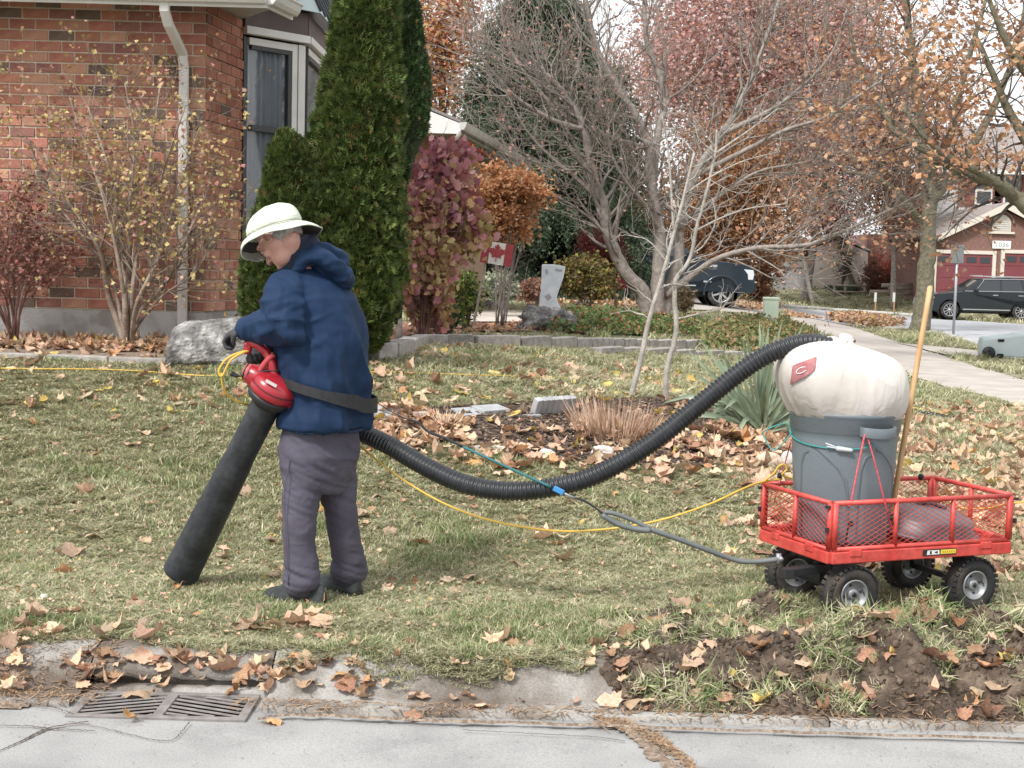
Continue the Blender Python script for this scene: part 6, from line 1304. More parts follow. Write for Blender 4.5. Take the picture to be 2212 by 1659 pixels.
# dust bag
m_bag = mat('white_dust_bag', (.50, .46, .42), .85, (.62, .585, .555), 3.2, bump=.25, bscale=200, bdist=.003, crease=[(5, (1, 1, .35), .03), (14, (1, 1, .5), .008)])
bag = thing('dust_bag', 'bulging white cloth dust bag tied over the top of the grey bin', 'bag', tuple(BC+UZ*.57))
k = 96; rings = []; zb = .545
prof = [(.238, .005, 0), (.246, .012, 0), (.262, .045, .2), (.280, .095, .5), (.287, .15, .8), (.285, .20, 1), (.276, .245, 1), (.252, .285, 1), (.205, .315, 1), (.13, .338, 1), (.06, .350, 1), (.01, .352, 1)]
for r_, h_, sq in prof:
    ring = []
    for j in range(k):
        t = 2*PI*j/k; pw = 2+1.3*sq; c_, s_ = math.cos(t), math.sin(t); f = (abs(c_)**pw+abs(s_)**pw)**(-1/pw); pl = (.006*max(0, 1-h_/.16)*math.sin(t*17+2*math.sin(t*5))+.0035*max(0, 1-h_/.2)*math.sin(t*31))*min(1, .25+h_/.03)-.004*max(0, math.sin(t*6.5+1))**8*sq
        ring.append(BC+Vector((c_*(r_*f+pl)-.035*sq, s_*(r_*f+pl)*.97, zb+h_+.012*sq*mnoise.noise((c_*1.6, s_*1.6, h_*3))+(.018*sq*c_*-1))))
    rings.append(ring)
b = MB(); b.loft(rings); b.build('bag_body', m_bag, bag, subsurf=1)
b = MB(); nk_ = P(1812, 762, 6.2); sp = catmull([BC+Vector((-.02, -.01, zb+.325)), BC+Vector((-.01, -.01, zb+.362)), P(1818, 752, 6.18), P(1830, 733, 6.17)], 4)
b.tube(sp, list(np.interp(np.linspace(0, 1, len(sp)), [0, .35, .6, 1], [.085, .038, .016, .006])), 16, ell=.55); b.build('bag_neck', m_bag, bag)
# printed red patch on the bag, following its surface
def bagpt(u_, v_, off=.0015):
    d = ray(u_, v_); dg_ = np.array(d); best = None
    o = Vector((0, 0, CAMZ)); ctr = BC+UZ*(zb+.17)
    lo, hi = 5.4/d.y, 6.3/d.y
    for i in range(200):
        s_ = lo+(hi-lo)*i/199; p = o+d*s_; h_ = p.z-BC.z-zb
        hs_ = [q[1] for q in prof]; rr_ = np.interp(h_+.0, hs_, [q[0] for q in prof]) if h_ < .352 else 0; sq = np.interp(h_, hs_, [q[2] for q in prof])
        dx_, dy_ = p.x-BC.x+.035*sq, (p.y-BC.y)/.97; r = math.hypot(dx_, dy_); c_, s2 = dx_/r, dy_/r; pw = 2+1.3*sq; f = (abs(c_)**pw+abs(s2)**pw)**(-1/pw)
        hz__ = h_-(.018*sq*c_*-1)-.012*sq*mnoise.noise((c_*1.6, s2*1.6, h_*3)); rr_ = np.interp(hz__, hs_, [q[0] for q in prof]) if hz__ < .352 else 0
        if r < rr_*f: return p-d.normalized()*(off+.004)
    return o+d*(6.2/d.y)
b = MB(); rows_ = 9; V = []
top = [(1712, 790), (1728, 783), (1745, 777), (1764, 770)]; bot = [(1706, 832), (1722, 822), (1742, 812), (1760, 800)]
T_ = resample([Vector((*p, 0)) for p in top], 12); B_ = resample([Vector((*p, 0)) for p in bot], 12)
for i in range(12):
    for j in range(8): q = T_[i].lerp(B_[i], j/7); V.append(bagpt(q.x, q.y))
b.add(V, [(i*8+j, i*8+j+1, (i+1)*8+j+1, (i+1)*8+j) for i in range(11) for j in range(7)], True); b.build('red_print', mat('red_print', (.30, .10, .11), .85, (.38, .17, .17), 40), bag)
b = MB(); b.tube([bagpt(1731+11*math.cos(t), 800+6*math.sin(t)-.35*11*math.cos(t), .004) for t in np.linspace(.5, 5.6, 16)], .0022, 5); b.build('print_letter', mat('white_print', (.7, .66, .64), .8), bag)
# lid lying in the cart
LCp = cp(.705, .285, .322); lid = thing('bin_lid', 'round dark grey plastic bin lid lying domed side up in the cart', 'lid', tuple(LCp)); lt = Vector((.10, -.08, 1)).normalized()
m_lid = mat('lid_plastic', (.075, .075, .085), .45, (.11, .11, .12), 5)
b = MB(); b.lathe(LCp+UZ*.012, lt, [(.248, 0), (.256, .004), (.257, .016), (.245, .022), (.226, .026), (.220, .070), (.205, .088), (.15, .112), (.08, .124), (.001, .128)], 64, cap=False); b.build('lid_dome', m_lid, lid)
b = MB(); b.tube(catmull([LCp+UZ*.122+Vector((-.09, -.02, 0)), LCp+UZ*.146+Vector((-.0, -.03, 0)), LCp+UZ*.128+Vector((.09, -.05, 0))], 6), .007, 8); b.build('lid_handle', m_dark, lid)
# broom stick
b = MB(); s0 = cp(.50, .27, .33); s1 = P(2009, 623, 6.40); dd = s1-s0; b.tube([s0+dd*(i/12) for i in range(13)], .0125, 14); b.lathe(s1, dd, [(.0125, 0), (.0115, .008), (.006, .012), (.001, .013)], 14)
o = b.build('broom_handle', mat('wood_stick', (.42, .24, .10), .6, (.55, .36, .19), 6, stretch=(8, 8, .6))); tag(o, 'upright wooden broom stick standing in the cart beside the bin', 'stick')
# ------------------------------------------------------------------ cords and straps
m_yel = mat('yellow_cord', (.62, .38, .05), .5, (.68, .46, .09), 8); m_teal = mat('teal_cord', (.03, .26, .25), .5); m_rcord = mat('red_cord', (.42, .03, .05), .7, (.55, .12, .12), 120)
def cord(label, pts, r, m, cat='cord', name='cord', n=8, k=8, grp=None):
    b = MB(); b.tube(catmull(pts, n), r, k); o = b.build(name, m); tag(o, label, cat, grp); return o
cord('yellow extension cord hanging in a long curve from the worker to the cart', [P(640, 900, 6.45), P(700, 925, 6.45), P(768, 957, 6.4), P(850, 1022, 6.3), P(950, 1083, 6.2), P(1060, 1124, 6.12), P(1190, 1146, 6.08), P(1300, 1144, 6.08), P(1420, 1125, 6.1), P(1530, 1090, 6.15), P(1600, 1058, 6.25), P(1642, 1042, 6.36), P(1690, 1034, 6.38)], .0048, m_yel)
cord('yellow cord looping below the red vacuum handle', [P(543, 757, 6.05), P(520, 761, 6.02), P(490, 775, 6.0), P(473, 800, 6.0), P(480, 812, 6.0), P(497, 780, 6.0), P(520, 764, 6.01), P(538, 758, 6.04)], .0050, m_yel)
cord('yellow cord drooping from the vacuum lever down behind the intake tube', [P(478, 806, 6.0), P(482, 835, 6.02), P(500, 860, 6.06), P(528, 872, 6.10), P(560, 880, 6.2), P(600, 900, 6.35)], .0048, m_yel)
cord('small yellow cord loop tied at the front corner of the cart', [P(1650, 1040, 6.37), P(1672, 1022, 6.36), P(1682, 1008, 6.36), P(1694, 1003, 6.36), P(1700, 1014, 6.36), P(1690, 1026, 6.36), P(1712, 1034, 6.38), P(1745, 1044, 6.40)], .0045, m_yel)
cord('yellow cord running behind the cart from the far rail to the right edge', [P(1992, 1030, 6.75), P(2020, 1062, 6.85), P(2070, 1095, 6.9), P(2130, 1098, 6.8), P(2180, 1088, 6.6), P(2240, 1082, 6.5)], .0042, m_yel)
def gcord(label, pts, r, m, sag=.02, **k):
    pp_ = []
    for u_, v_ in pts: q = gp(u_, v_); pp_.append(Vector((q.x, q.y, q.z+sag)))
    return cord(label, pp_, r, m, **k)
gcord('yellow cord lying on the lawn along the foot of the house bed', [(-80, 800), (60, 803), (200, 804), (300, 808), (380, 814), (450, 818), (560, 815), (700, 812), (840, 810), (960, 814), (1100, 818), (1250, 822), (1400, 829), (1560, 840)], .0048, m_yel, .022)
gcord('yellow cord lying among leaves on the right lawn', [(1930, 884), (1975, 887), (2020, 895), (2100, 920), (2160, 945), (2230, 975)], .007, m_yel, .03)
q0 = gp(1985, 896); q1 = gp(2098, 914); ch = thing('chain', 'dark ribbed plastic chain lying in the leaves right of the bin', 'chain', tuple(q0)); n = 18
for i in range(n):
    p = q0.lerp(q1, (i+.5)/n); b = MB(); dd = (q1-q0).normalized(); sd = dd.cross(UZ); ll = (q1-q0).length/n*.62
    b.tube([p+dd*ll*math.cos(t)+(sd*(.016)*math.sin(t) if i % 2 else UZ*.016*math.sin(t))+UZ*.035 for t in np.linspace(0, 2*PI, 13)], .0055, 6, cap=False); b.build('link', mat('dark_blue_plastic', (.03, .035, .06), .5), ch)
# teal cord round the bin with its clip
az0 = camdir-.9
cord('teal cord tied round the rim of the grey bin', [bsurf(camdir-1.75, .545, .012), bsurf(camdir-1.35, .47, .006), bsurf(camdir-.9, .445, .006), bsurf(camdir-.45, .435, .006), bsurf(camdir, .435, .006), bsurf(camdir+.32, .44, .008), bsurf(camdir+.55, .46, .012)], .0032, m_teal)
cord('teal cord loop sticking out left of the grey bin', [bsurf(camdir-1.3, .475, .006), P(1700, 985, 6.2)+Vector((-.05, .04, .02)), P(1650, 942, 6.3), P(1650, 932, 6.3), P(1680, 918, 6.3), P(1700, 915, 6.3)], .0032, m_teal)
cl_ = P(1780, 966, 6.03); clp = thing('cord_clip', 'pale grey plastic clip on the teal cord across the bin', 'clip', tuple(cl_))
cpt = bsurf(camdir-.10, .436, .012); tdir = (bsurf(camdir+.05, .434)-bsurf(camdir-.25, .439)).normalized(); m_clip = mat('pale_grey_plastic', (.42, .46, .48), .5)
b = MB(); capsule(b, [cpt+tdir*.0, cpt+tdir*.055], [.012, .009], 12); b.build('clip_body', m_clip, clp)
b = MB(); b.tube([cpt+tdir*.01, cpt-tdir*.055+UZ*.016], .004, 8); b.tube([cpt+tdir*.01, cpt-tdir*.050+UZ*.002], .004, 8); b.build('clip_prongs', m_clip, clp)
# red tie cords from bin handle to rail
hp0 = P(1868, 938, 5.98); cord('twisted red cord from the bin handle down to the near rail', [hp0, P(1853, 1010, 5.93), P(1838, 1085, 5.90), P(1833, 1094, 5.89)], .0042, m_rcord)
cord('second thin red cord running right from the bin handle to the rail', [hp0+Vector((.015, 0, -.02)), P(1890, 1000, 5.95), P(1912, 1088, 5.93), P(1922, 1125, 5.97), P(1930, 1150, 6.0)], .0034, m_rcord)
cord('red cord behind the bin on its left side', [bsurf(camdir-1.7, .42, .01), P(1700, 985, 6.42), P(1688, 1030, 6.42), P(1672, 1085, 6.38)], .003, m_rcord)
cord('black cord end hanging inside the near rail', [P(1836, 1128, 5.93), P(1830, 1150, 5.93), P(1826, 1175, 5.93)], .0035, m_blk)
b = MB(); b.blob(P(1838, 1131, 5.93), .012, .010, .012, 2, .3); b.blob(P(1923, 1118, 5.97), .010, .010, .012, 2, .3); b.blob(P(1684, 1028, 6.38), .012, .012, .014, 2, .3); b.blob(P(1989, 1030, 6.60), .014, .012, .016, 2, .3)
o = b.build('knot', m_blk); tag(o, 'black cord knots tied on the cart rails', 'knot')
# tow line: webbing, blue clip, stretch cord
cord('thin dark strings joining the belt to the tow cord', [P(812, 868, 6.13), P(850, 892, 6.12), P(885, 908, 6.10)], .0022, m_blk, name='string')
cord('lower thin dark string joining the belt to the tow cord', [P(805, 882, 6.13), P(850, 896, 6.12), P(892, 910, 6.10)], .0016, m_blk, name='string')
b = MB(); pts = catmull([P(880, 905, 6.1), P(905, 914, 6.09), P(925, 932, 6.08), P(960, 946, 6.06), P(1000, 965, 6.04)], 6); b.tube(pts, [.005+.0022*abs(math.sin(i*1.3)) for i in range(len(pts))], 8); o = b.build('hook', m_blk); tag(o, 'black knotted hook end of the tow cord', 'hook')
cord('dark green stretch cord towing the cart from the belt', [P(1000, 965, 6.04), P(1100, 1011, 5.99), P(1190, 1052, 5.95)], .0062, mat('green_stretch_cord', (.02, .11, .12), .6, (.03, .15, .16), 150))
b = MB(); a_, c_ = P(1196, 1054, 5.94), P(1218, 1065, 5.93); b.beam(a_, c_, .020, .022); o = b.build('blue_clip', mat('blue_plastic', (.04, .22, .50), .4), bevel=.003); tag(o, 'small bright blue clip on the tow line over the hose', 'clip')
b = MB(); b.tube([P(1216, 1064, 5.93), P(1232, 1072, 5.93), P(1243, 1076, 5.93)], .005, 8); o = b.build('snap_hook', m_rim); tag(o, 'small metal snap hook right of the blue clip', 'hook')
b = MB(); w0 = catmull([P(1242, 1076, 5.93), P(1262, 1082, 5.93), P(1285, 1096, 5.92), P(1300, 1108, 5.92)], 4); b.tube(w0, [.008, .009, .010, .011, .011, .011, .010, .009, .008, .008, .008, .010, .012][:len(w0)], 8, ell=.5); o = b.build('webbing', m_blk); tag(o, 'black webbing strap looped onto the cart pull handle', 'strap')
# ------------------------------------------------------------------ neighbour's eave
m_soff = mat('tan_soffit', (.22, .18, .15), .8, (.27, .23, .19), 2); m_tanw = mat('tan_siding', (.40, .26, .17), .8, (.46, .31, .21), 3); m_bbrick = mat('brown_brick', (.17, .08, .055), .9, (.24, .12, .085), 20)
nh = thing('bungalow', 'neighbour bungalow with white eaves and coloured fairy lights above the shrubs', 'house', (-1.3, 24.6, .7))
E1 = P(992, 276, 24.0); E2 = P(1121, 349, 31.3); ed = (E2-E1); ed.z = 0; edn = ed.normalized(); enx = Vector((-edn.y, edn.x, 0)); ezn = E1.z
le = E1-Vector((6, 0, 0))+Vector((0, .2, 0))
W1 = E1+enx*.62+edn*.55; W2 = E2+enx*.62-edn*.4
b = MB(); b.prism([Vector((W1.x, W1.y, .4)), Vector((W2.x, W2.y, .4)), Vector((W2.x-6, W2.y, .4)), Vector((W1.x-6, W1.y, .4))], (0, 0, ezn-.1-.4)); b.build('wall', m_tanw, nh)
b = MB(); b.prism([Vector((W1.x+.01, W1.y-.02, .4)), Vector((W1.x+.01, W1.y, .4))+edn*1.2, Vector((W1.x-.5, W1.y+1.2, .4)), Vector((W1.x-6, W1.y-.02, .4))], (0, 0, ezn-.12-.4)); b.build('brick_corner', m_bbrick, nh)
b = MB(); b.box((W1.x-.45, W1.y-.05, ezn-1.2), .06, .05, 2.2); b.build('trim', m_tanw, nh)
b = MB(); b.prism([E1-UZ*.1, E2-UZ*.1, E2+enx*7-UZ*.1, E1+enx*7-UZ*.1-Vector((0, 0, 0))], (0, 0, .04)); b.build('soffit', m_soff, nh)
b = MB(); rT = E1+enx*3+UZ*1.3
b.prism([E1+UZ*.08, Vector((E1.x-3.2, E1.y, E1.z+1.25)), Vector((E1.x-6.4, E1.y, E1.z+.08)), Vector((E1.x-6.4, E1.y, E1.z-.10)), E1-UZ*.10], (0, .06, 0)); b.build('gable_fascia', m_white, nh)
b = MB(); b.prism([E1+UZ*.10+edn*.1, E2+UZ*.10, E2+enx*3.2+UZ*1.35, E1+enx*3.2+UZ*1.35], (0, 0, .05)); b.build('roof', m_shingle, nh)
b = MB(); pr = [(0, 0), (.08, 0), (.11, .05), (.13, .13), (.11, .13), (0, .12)]; b.loft([[p-enx*a+UZ*(c-.03) for a, c in pr] for p in (E1, E2)], smooth=False); b.build('gutter', m_grey_al, nh)
b = MB(); b.tube(catmull([P(991, 280, 24.0), P(990, 292, 24.05), P(975, 303, 24.3), P(952, 312, 24.6), P(930, 324, 24.8)], 4), .05, 8, ell=.8); b.build('downspout', m_white, nh)
b = MB(); b.tube(catmull([P(1118, 352, 31.2), P(1117, 364, 31.3), P(1105, 372, 31.6), P(1094, 380, 31.8)], 4), .055, 8, ell=.8); b.build('downspout', m_white, nh)
fl = bpy.data.objects.new('fairy_lights', None); link(fl, nh, ORG[nh.name]); b = MB(); b.tube([E1.lerp(E2, i/20)-UZ*(.16+.02*math.sin(i*1.7))-enx*.02 for i in range(21)], .006, 4); b.build('wire', mat('green_wire', (.02, .06, .03), .6), fl)
bc_ = [mat('bulb_red', (.5, .03, .03), .3), mat('bulb_green', (.03, .30, .16), .3), mat('bulb_red', (.5, .03, .03), .3), mat('bulb_yellow', (.55, .45, .08), .3)]
for i in range(44): b = MB(); b.blob(E1.lerp(E2, (i+.5)/44)-UZ*(.20+.03*math.sin(i*2.3))-enx*.02, .018, .018, .045, 1, 0); b.build('bulb', bc_[(i*7+i//3) % 4], fl)
# ------------------------------------------------------------------ vehicles
def paint(name, c): return mat(name, c, .35, None, metal=.0, coat=.35, spec=.4)
m_vglass = mat('car_glass', (.02, .025, .03), .06, spec=.8); m_chrome = mat('chrome', (.62, .63, .65), .15, metal=1); m_alloy = mat('alloy_wheel', (.42, .43, .45), .3, metal=.6); m_lamp = mat('headlight_glass', (.62, .66, .70), .12, coat=1); m_lampo = mat('indicator_glass', (.75, .50, .36), .15, coat=1)
m_trim = mat('black_trim', (.012, .013, .015), .5)
def vehicle(name, label, cat, org, fwd, width, lower, belt, cab, wins, wheels, wr, m_body, spokes=6, hoodw=.9, extra=None):
    """org: ground point under the near front wheel hub; fwd unit vector; near side faces -lat"""
    f = Vector(fwd).normalized(); lat = Vector((-f.y, f.x, 0)); 
    if lat.y < 0: lat = -lat
    def at(x, z, y=0): return Vector(org)+f*x+lat*y+UZ*z
    v = thing(name, label, cat, tuple(org)); 
    b = MB(); n = len(lower); ys_ = [(0.0, .97), (.05, 1.0), (width-.05, 1.0), (width, .97)]
    cz = sum(z for x, z in lower)/n
    secs = []
    for y_, sc in ys_: secs.append([at(x*1.0, cz+(z-cz)*sc, y_) for x, z in lower])
    # side skins via ngons and hull strip
    V = [p for s_ in secs for p in s_]; F = [(i*n+j, i*n+(j+1) % n, (i+1)*n+(j+1) % n, (i+1)*n+j) for i in range(3) for j in range(n)]
    bm = bmesh.new(); bv_ = [bm.verts.new(p) for p in V]
    for q in F: bm.faces.new([bv_[k] for k in q])
    fa = bm.faces.new([bv_[k] for k in range(n)]); fb = bm.faces.new([bv_[3*n+k] for k in range(n)][::-1]); bmesh.ops.triangulate(bm, faces=[fa, fb], ngon_method='EAR_CLIP'); bmesh.ops.recalc_face_normals(bm, faces=bm.faces)
    me = bpy.data.meshes.new('body'); bm.to_mesh(me); bm.free(); me.transform(Matrix.Translation(-Vector(org))); me.materials.append(m_body); o = bpy.data.objects.new('body', me); link(o, v, org)
    bv = o.modifiers.new('b', 'BEVEL'); bv.width = .03; bv.segments = 2; bv.limit_method = 'ANGLE'; bv.angle_limit = .7
    ztop = max(z for x, z in cab); zb_ = min(z for x, z in cab); k = .20
    def ins(z): return .03+(z-zb_)/(ztop-zb_)*k
    bm = bmesh.new(); A_ = [bm.verts.new(at(x, z, ins(z))) for x, z in cab]; B_ = [bm.verts.new(at(x, z, width-ins(z))) for x, z in cab]; m_ = len(cab)
    bm.faces.new(A_); bm.faces.new(B_[::-1])
    for i in range(m_): bm.faces.new((A_[i], A_[(i+1) % m_], B_[(i+1) % m_], B_[i]))
    bmesh.ops.recalc_face_normals(bm, faces=bm.faces); me = bpy.data.meshes.new('cabin'); bm.to_mesh(me); bm.free(); me.transform(Matrix.Translation(-Vector(org))); me.materials.append(m_body); o = bpy.data.objects.new('cabin', me); link(o, v, org)
    bv = o.modifiers.new('b', 'BEVEL'); bv.width = .05; bv.segments = 3; bv.limit_method = 'ANGLE'; bv.angle_limit = .5
    for wn in wins:
        for side in (0, 1):
            b = MB(); pts = [at(x, z, (ins(z)-.006) if side == 0 else width-ins(z)+.006) for x, z in wn]; b.prism(pts, lat*(.004 if side == 0 else -.004)); b.build('side_window', m_vglass, v)
    # windscreen
    (x0_, z0_), (x1_, z1_) = cab[0], cab[1]; b = MB(); e = .012
    nx_ = (z1_-z0_); nz_ = -(x1_-x0_); l_ = math.hypot(nx_, nz_); nx_, nz_ = nx_/l_, nz_/l_
    pts = [at(x0_+(x1_-x0_)*t+nx_*e, z0_+(z1_-z0_)*t+nz_*e, y_) for t, y_ in ((.08, .12), (.92, .12+k*.9), (.92, width-.12-k*.9), (.08, width-.12))]; b.prism(pts, UZ*-.006); b.build('windscreen', m_vglass, v)
    for wx in wheels:
        for y_ in (.03, width-.27):
            c = at(wx, wr, y_+.12); wh = bpy.data.objects.new('wheel', None); link(wh, v, org); b = MB(); b.lathe(c, lat, [(wr*.62, -.10), (wr*.70, -.125), (wr*.92, -.125), (wr, -.08), (wr, .08), (wr*.92, .125), (wr*.62, .11)], 32); b.build('tyre', m_tyre, wh)
            sg = -1 if y_ < 1 else 1
            b = MB(); b.lathe(c, lat*sg, [(wr*.70, .118), (wr*.67, .128), (wr*.61, .11), (wr*.60, .06)], 32); 
            x = f; y__ = UZ
            for i in range(spokes):
                a = 2*PI*i/spokes+.3; rd = x*math.cos(a)+y__*math.sin(a); b.beam(c+lat*sg*.10+rd*wr*.12, c+lat*sg*.105+rd*wr*.63, wr*.14 if spokes < 8 else wr*.075, .03, up=lat)
            b.lathe(c, lat*sg, [(wr*.15, .09), (wr*.14, .12), (.001, .125)], 16); b.build('rim', m_alloy, wh)
            b = MB(); b.lathe(c, lat*sg, [(wr*.62, .03), (.001, .03)], 24); b.build('brake', m_trim, wh)
    for wx in wheels:
        b = MB(); b.lathe(at(wx, wr, 0.001), lat, [(wr*1.20, 0), (wr*1.20, .30), (.01, .30)], 28); b.build('wheel_well', m_trim, v)
    b = MB(); b.box(at((wheels[0]+wheels[1])/2, wr*.95, width/2), abs(wheels[1]-wheels[0])+.4, width*.8, .2, Matrix((f, lat, UZ)).transposed().to_4x4()); b.build('chassis', m_trim, v)
    return v, at, f, lat
def arch(cx, r, zb, n=9):
    a0 = math.asin(max(-1, min(1, (zb-.38)/r))); return [(cx+r*math.cos(t), .38+r*math.sin(t)) for t in np.linspace(a0, PI-a0, n)]
TYK = 40.0; tq = P(1557, 669, TYK)
tg = Vector((tq.x, tq.y, g1(tq.x, tq.y)+.06)); m_blue = paint('dark_blue_paint', (.010, .020, .032))
low = [(.92, .42), (.95, .70), (.93, 1.12), (.82, 1.22), (-.70, 1.38), (-3.35, 1.40), (-4.85, 1.40), (-4.9, .55)] + [(-4.2, .50)] + [(x, z) for x, z in arch(-3.68, .49, .45)][::-1] + [(-3.1, .42), (-.6, .42)] + [(x, z) for x, z in arch(0, .49, .45)][::-1] + [(.6, .42)]
v, at, f, lat = vehicle('pickup_truck', 'dark blue pickup truck parked in the driveway behind the grey tree', 'truck', tg, (1, .04, 0), 2.0, low, 1.38, [(-.62, 1.36), (-1.45, 1.93), (-3.0, 1.95), (-3.35, 1.38)],
    [[(-.98, 1.42), (-1.50, 1.85), (-2.15, 1.87), (-2.15, 1.42)], [(-2.25, 1.42), (-2.25, 1.87), (-2.95, 1.87), (-3.15, 1.42)]], (0, -3.68), .40, m_blue, 6)
b = MB(); b.loft([[at(.0+(.50+o)*math.cos(t), .38+(.50+o)*math.sin(t), y_) for t in np.linspace(-.1, PI+.1, 20)] for o, y_ in ((.05, .0), (.04, -.035), (-.02, -.03), (-.03, .01))], cap=False, closed=False); b.build('fender_flare', m_blue, v)
b = MB(); b.box(at(.955, .60, 1.0), .10, 1.96, .30, Matrix((f, lat, UZ)).transposed().to_4x4()); b.build('bumper', m_trim, v, bevel=.03)
b = MB(); b.box(at(.97, .73, 1.0), .10, 1.98, .045, Matrix((f, lat, UZ)).transposed().to_4x4()); b.build('bumper_trim', m_chrome, v, bevel=.01)
for y_ in (.10, 1.90):
    b = MB(); Rm_ = Matrix((f, lat, UZ)).transposed().to_4x4(); b.prism([at(.62, 1.10, y_-.105 if y_ < 1 else y_+.105), at(.90, 1.08, y_-.105 if y_ < 1 else y_+.105), at(.93, .96, y_-.105 if y_ < 1 else y_+.105), at(.90, .80, y_-.105 if y_ < 1 else y_+.105), at(.76, .80, y_-.105 if y_ < 1 else y_+.105), at(.74, .96, y_-.105 if y_ < 1 else y_+.105)], lat*(.22 if y_ < 1 else -.22)); b.build('headlight', m_lamp, v, bevel=.01)
b = MB()
for i in range(4): b.box(at(.955, .86+.075*i, 1.0), .05, 1.45, .03, Rm_)
b.build('grille', m_chrome, v)
b = MB(); b.box(at(-.32, 1.17, -.006), .34, .012, .07, Rm_); b.build('badge', m_chrome, v, bevel=.01)
b = MB(); b.box(at(-.98, 1.44, -.10), .16, .14, .22, Rm_); b.build('mirror', m_trim, v, bevel=.03)
for x_ in (-1.55, -2.65): b = MB(); b.box(at(x_, 1.22, -.012), .20, .02, .03, Rm_); b.build('door_handle', m_chrome, v)
b = MB()
for x_ in (-.72, -2.20, -3.22): b.box(at(x_, .92, -.002), .010, .006, .90, Rm_)
b.build('door_gap', m_trim, v)
b = MB(); b.box(at(-1.8, .60, -.004), 2.1, .014, .035, Rm_); b.box(at(-.42, .72, -.006), .22, .012, .05, Rm_); b.build('side_trim', m_chrome, v); b = MB(); b.beam(at(-2.9, .42, -.10), at(-.8, .42, -.10), .10, .05); b.build('running_board', m_chrome, v)
sq = P(2051, 692, 55.0); sg_ = Vector((sq.x, sq.y, g1(sq.x, sq.y)+.04)); m_bk = paint('black_blue_paint', (.010, .015, .021))
low = [(.93, .30), (.98, .55), (.93, .80), (.78, .96), (-.45, 1.10), (-3.7, 1.16), (-3.86, .95), (-3.84, .42), (-3.5, .34)] + arch(-2.82, .42, .36)[::-1] + [(-2.3, .30), (-.5, .30)] + arch(0, .42, .36)[::-1] + [(.5, .30)]
v, at, f, lat = vehicle('suv', 'glossy black sport utility car parked before the red garage doors', 'car', sg_, (-1, .02, 0), 1.92, low, 1.1, [(-.40, 1.08), (-1.22, 1.62), (-2.3, 1.70), (-3.2, 1.60), (-3.72, 1.14)],
    [[(-.95, 1.14), (-1.35, 1.56), (-1.95, 1.62), (-1.95, 1.14)], [(-2.02, 1.14), (-2.02, 1.62), (-2.75, 1.60), (-2.85, 1.14)], [(-2.92, 1.15), (-2.85, 1.58), (-3.15, 1.52), (-3.45, 1.18)]], (0, -2.82), .36, m_bk, 10)
Rm_ = Matrix((f, lat, UZ)).transposed().to_4x4()
for y_, sg in ((-.004, 1), (1.924, -1)): b = MB(); b.prism([at(.62, .86, y_), at(.90, .80, y_), at(.93, .68, y_), at(.70, .72, y_)], lat*.2*sg); b.build('headlight', m_lampo, v, bevel=.01)
b = MB(); b.beam(at(-.55, 1.12, -.008), at(-3.4, 1.145, -.008), .012, .022); b.beam(at(-1.0, 1.18, .0), at(-1.32, 1.58, .15), .012, .02); b.beam(at(-1.32, 1.60, .155), at(-2.9, 1.625, .16), .012, .02); b.beam(at(-.50, .40, -.012), at(-2.35, .40, -.012), .012, .04); b.build('chrome_trim', m_chrome, v)
b = MB(); b.beam(at(-1.35, 1.72, .28), at(-3.0, 1.72, .28), .04, .03); b.beam(at(-1.35, 1.72, 1.64), at(-3.0, 1.72, 1.64), .04, .03); b.beam(at(-1.25, 1.74, .3), at(-1.25, 1.74, 1.6), .12, .03); b.build('roof_rails', m_chrome, v)
b = MB(); b.box(at(-.98, 1.16, -.10), .14, .14, .14, Rm_); b.build('mirror', m_trim, v, bevel=.03)
for x_ in (-1.75, -2.75): b = MB(); b.box(at(x_, .98, -.012), .20, .02, .03, Rm_); b.build('door_handle', m_chrome, v)
b = MB()
for x_ in (-.88, -1.98, -2.9): b.box(at(x_, .78, -.002), .010, .006, .70, Rm_)
b.build('door_gap', m_trim, v)
# ------------------------------------------------------------------ garage house
GY = 63.0; gs = FPX/GY; m_gb = mat('garage_brick', (.16, .085, .07), .9, (.27, .15, .125), 9, bump=.5, bscale=14, c3=(.21, .115, .095), stretch=(1, 1, 3), bdist=.03); m_cream = mat('cream_trim', (.62, .57, .50), .6); m_gdoor = mat('red_garage_door', (.17, .040, .048), .6, (.20, .052, .060), 1); m_rf2 = mat('grey_brown_shingle', (.22, .19, .18), .95, (.30, .265, .25), 6, bump=.4, bscale=20)
gh = thing('garage_house', 'brown brick house with twin red garage doors and the number 1036', 'house', tuple(P(2120, 650, GY)))
def q(u_, v_, dy=0): return P(u_, v_, GY+dy)
gz = .3
apex = q(2171, 446); el_ = q(2022, 516); X_l = el_.x+.45; X_r = 2*apex.x-X_l; zE = el_.z+.18
b = MB(); b.prism([Vector((X_l, GY, gz)), Vector((X_r, GY, gz)), Vector((X_r, GY, zE)), Vector((apex.x, GY, apex.z-.15)), Vector((X_l, GY, zE))], (0, 6.5, 0)); b.build('wall', m_gb, gh)
sl_ = Vector((apex.x-el_.x, 0, apex.z-el_.z)); er = Vector((2*apex.x-el_.x, el_.y, el_.z))
b = MB(); b.prism([el_+Vector((0, -.3, .04)), apex+Vector((0, -.3, .04)), apex+Vector((0, -.3, .18)), el_+Vector((0, -.3, .16))], (0, 7, 0)); b.prism([er+Vector((0, -.3, .04)), apex+Vector((0, -.3, .04)), apex+Vector((0, -.3, .18)), er+Vector((0, -.3, .16))], (0, 7, 0)); b.build('roof', m_rf2, gh)
b = MB()
for e_ in (el_, er): b.prism([e_+Vector((0, -.36, -.10)), Vector((apex.x, apex.y-.36, apex.z-.14)), Vector((apex.x, apex.y-.36, apex.z+.16)), e_+Vector((0, -.36, .15))], (0, .05, 0))
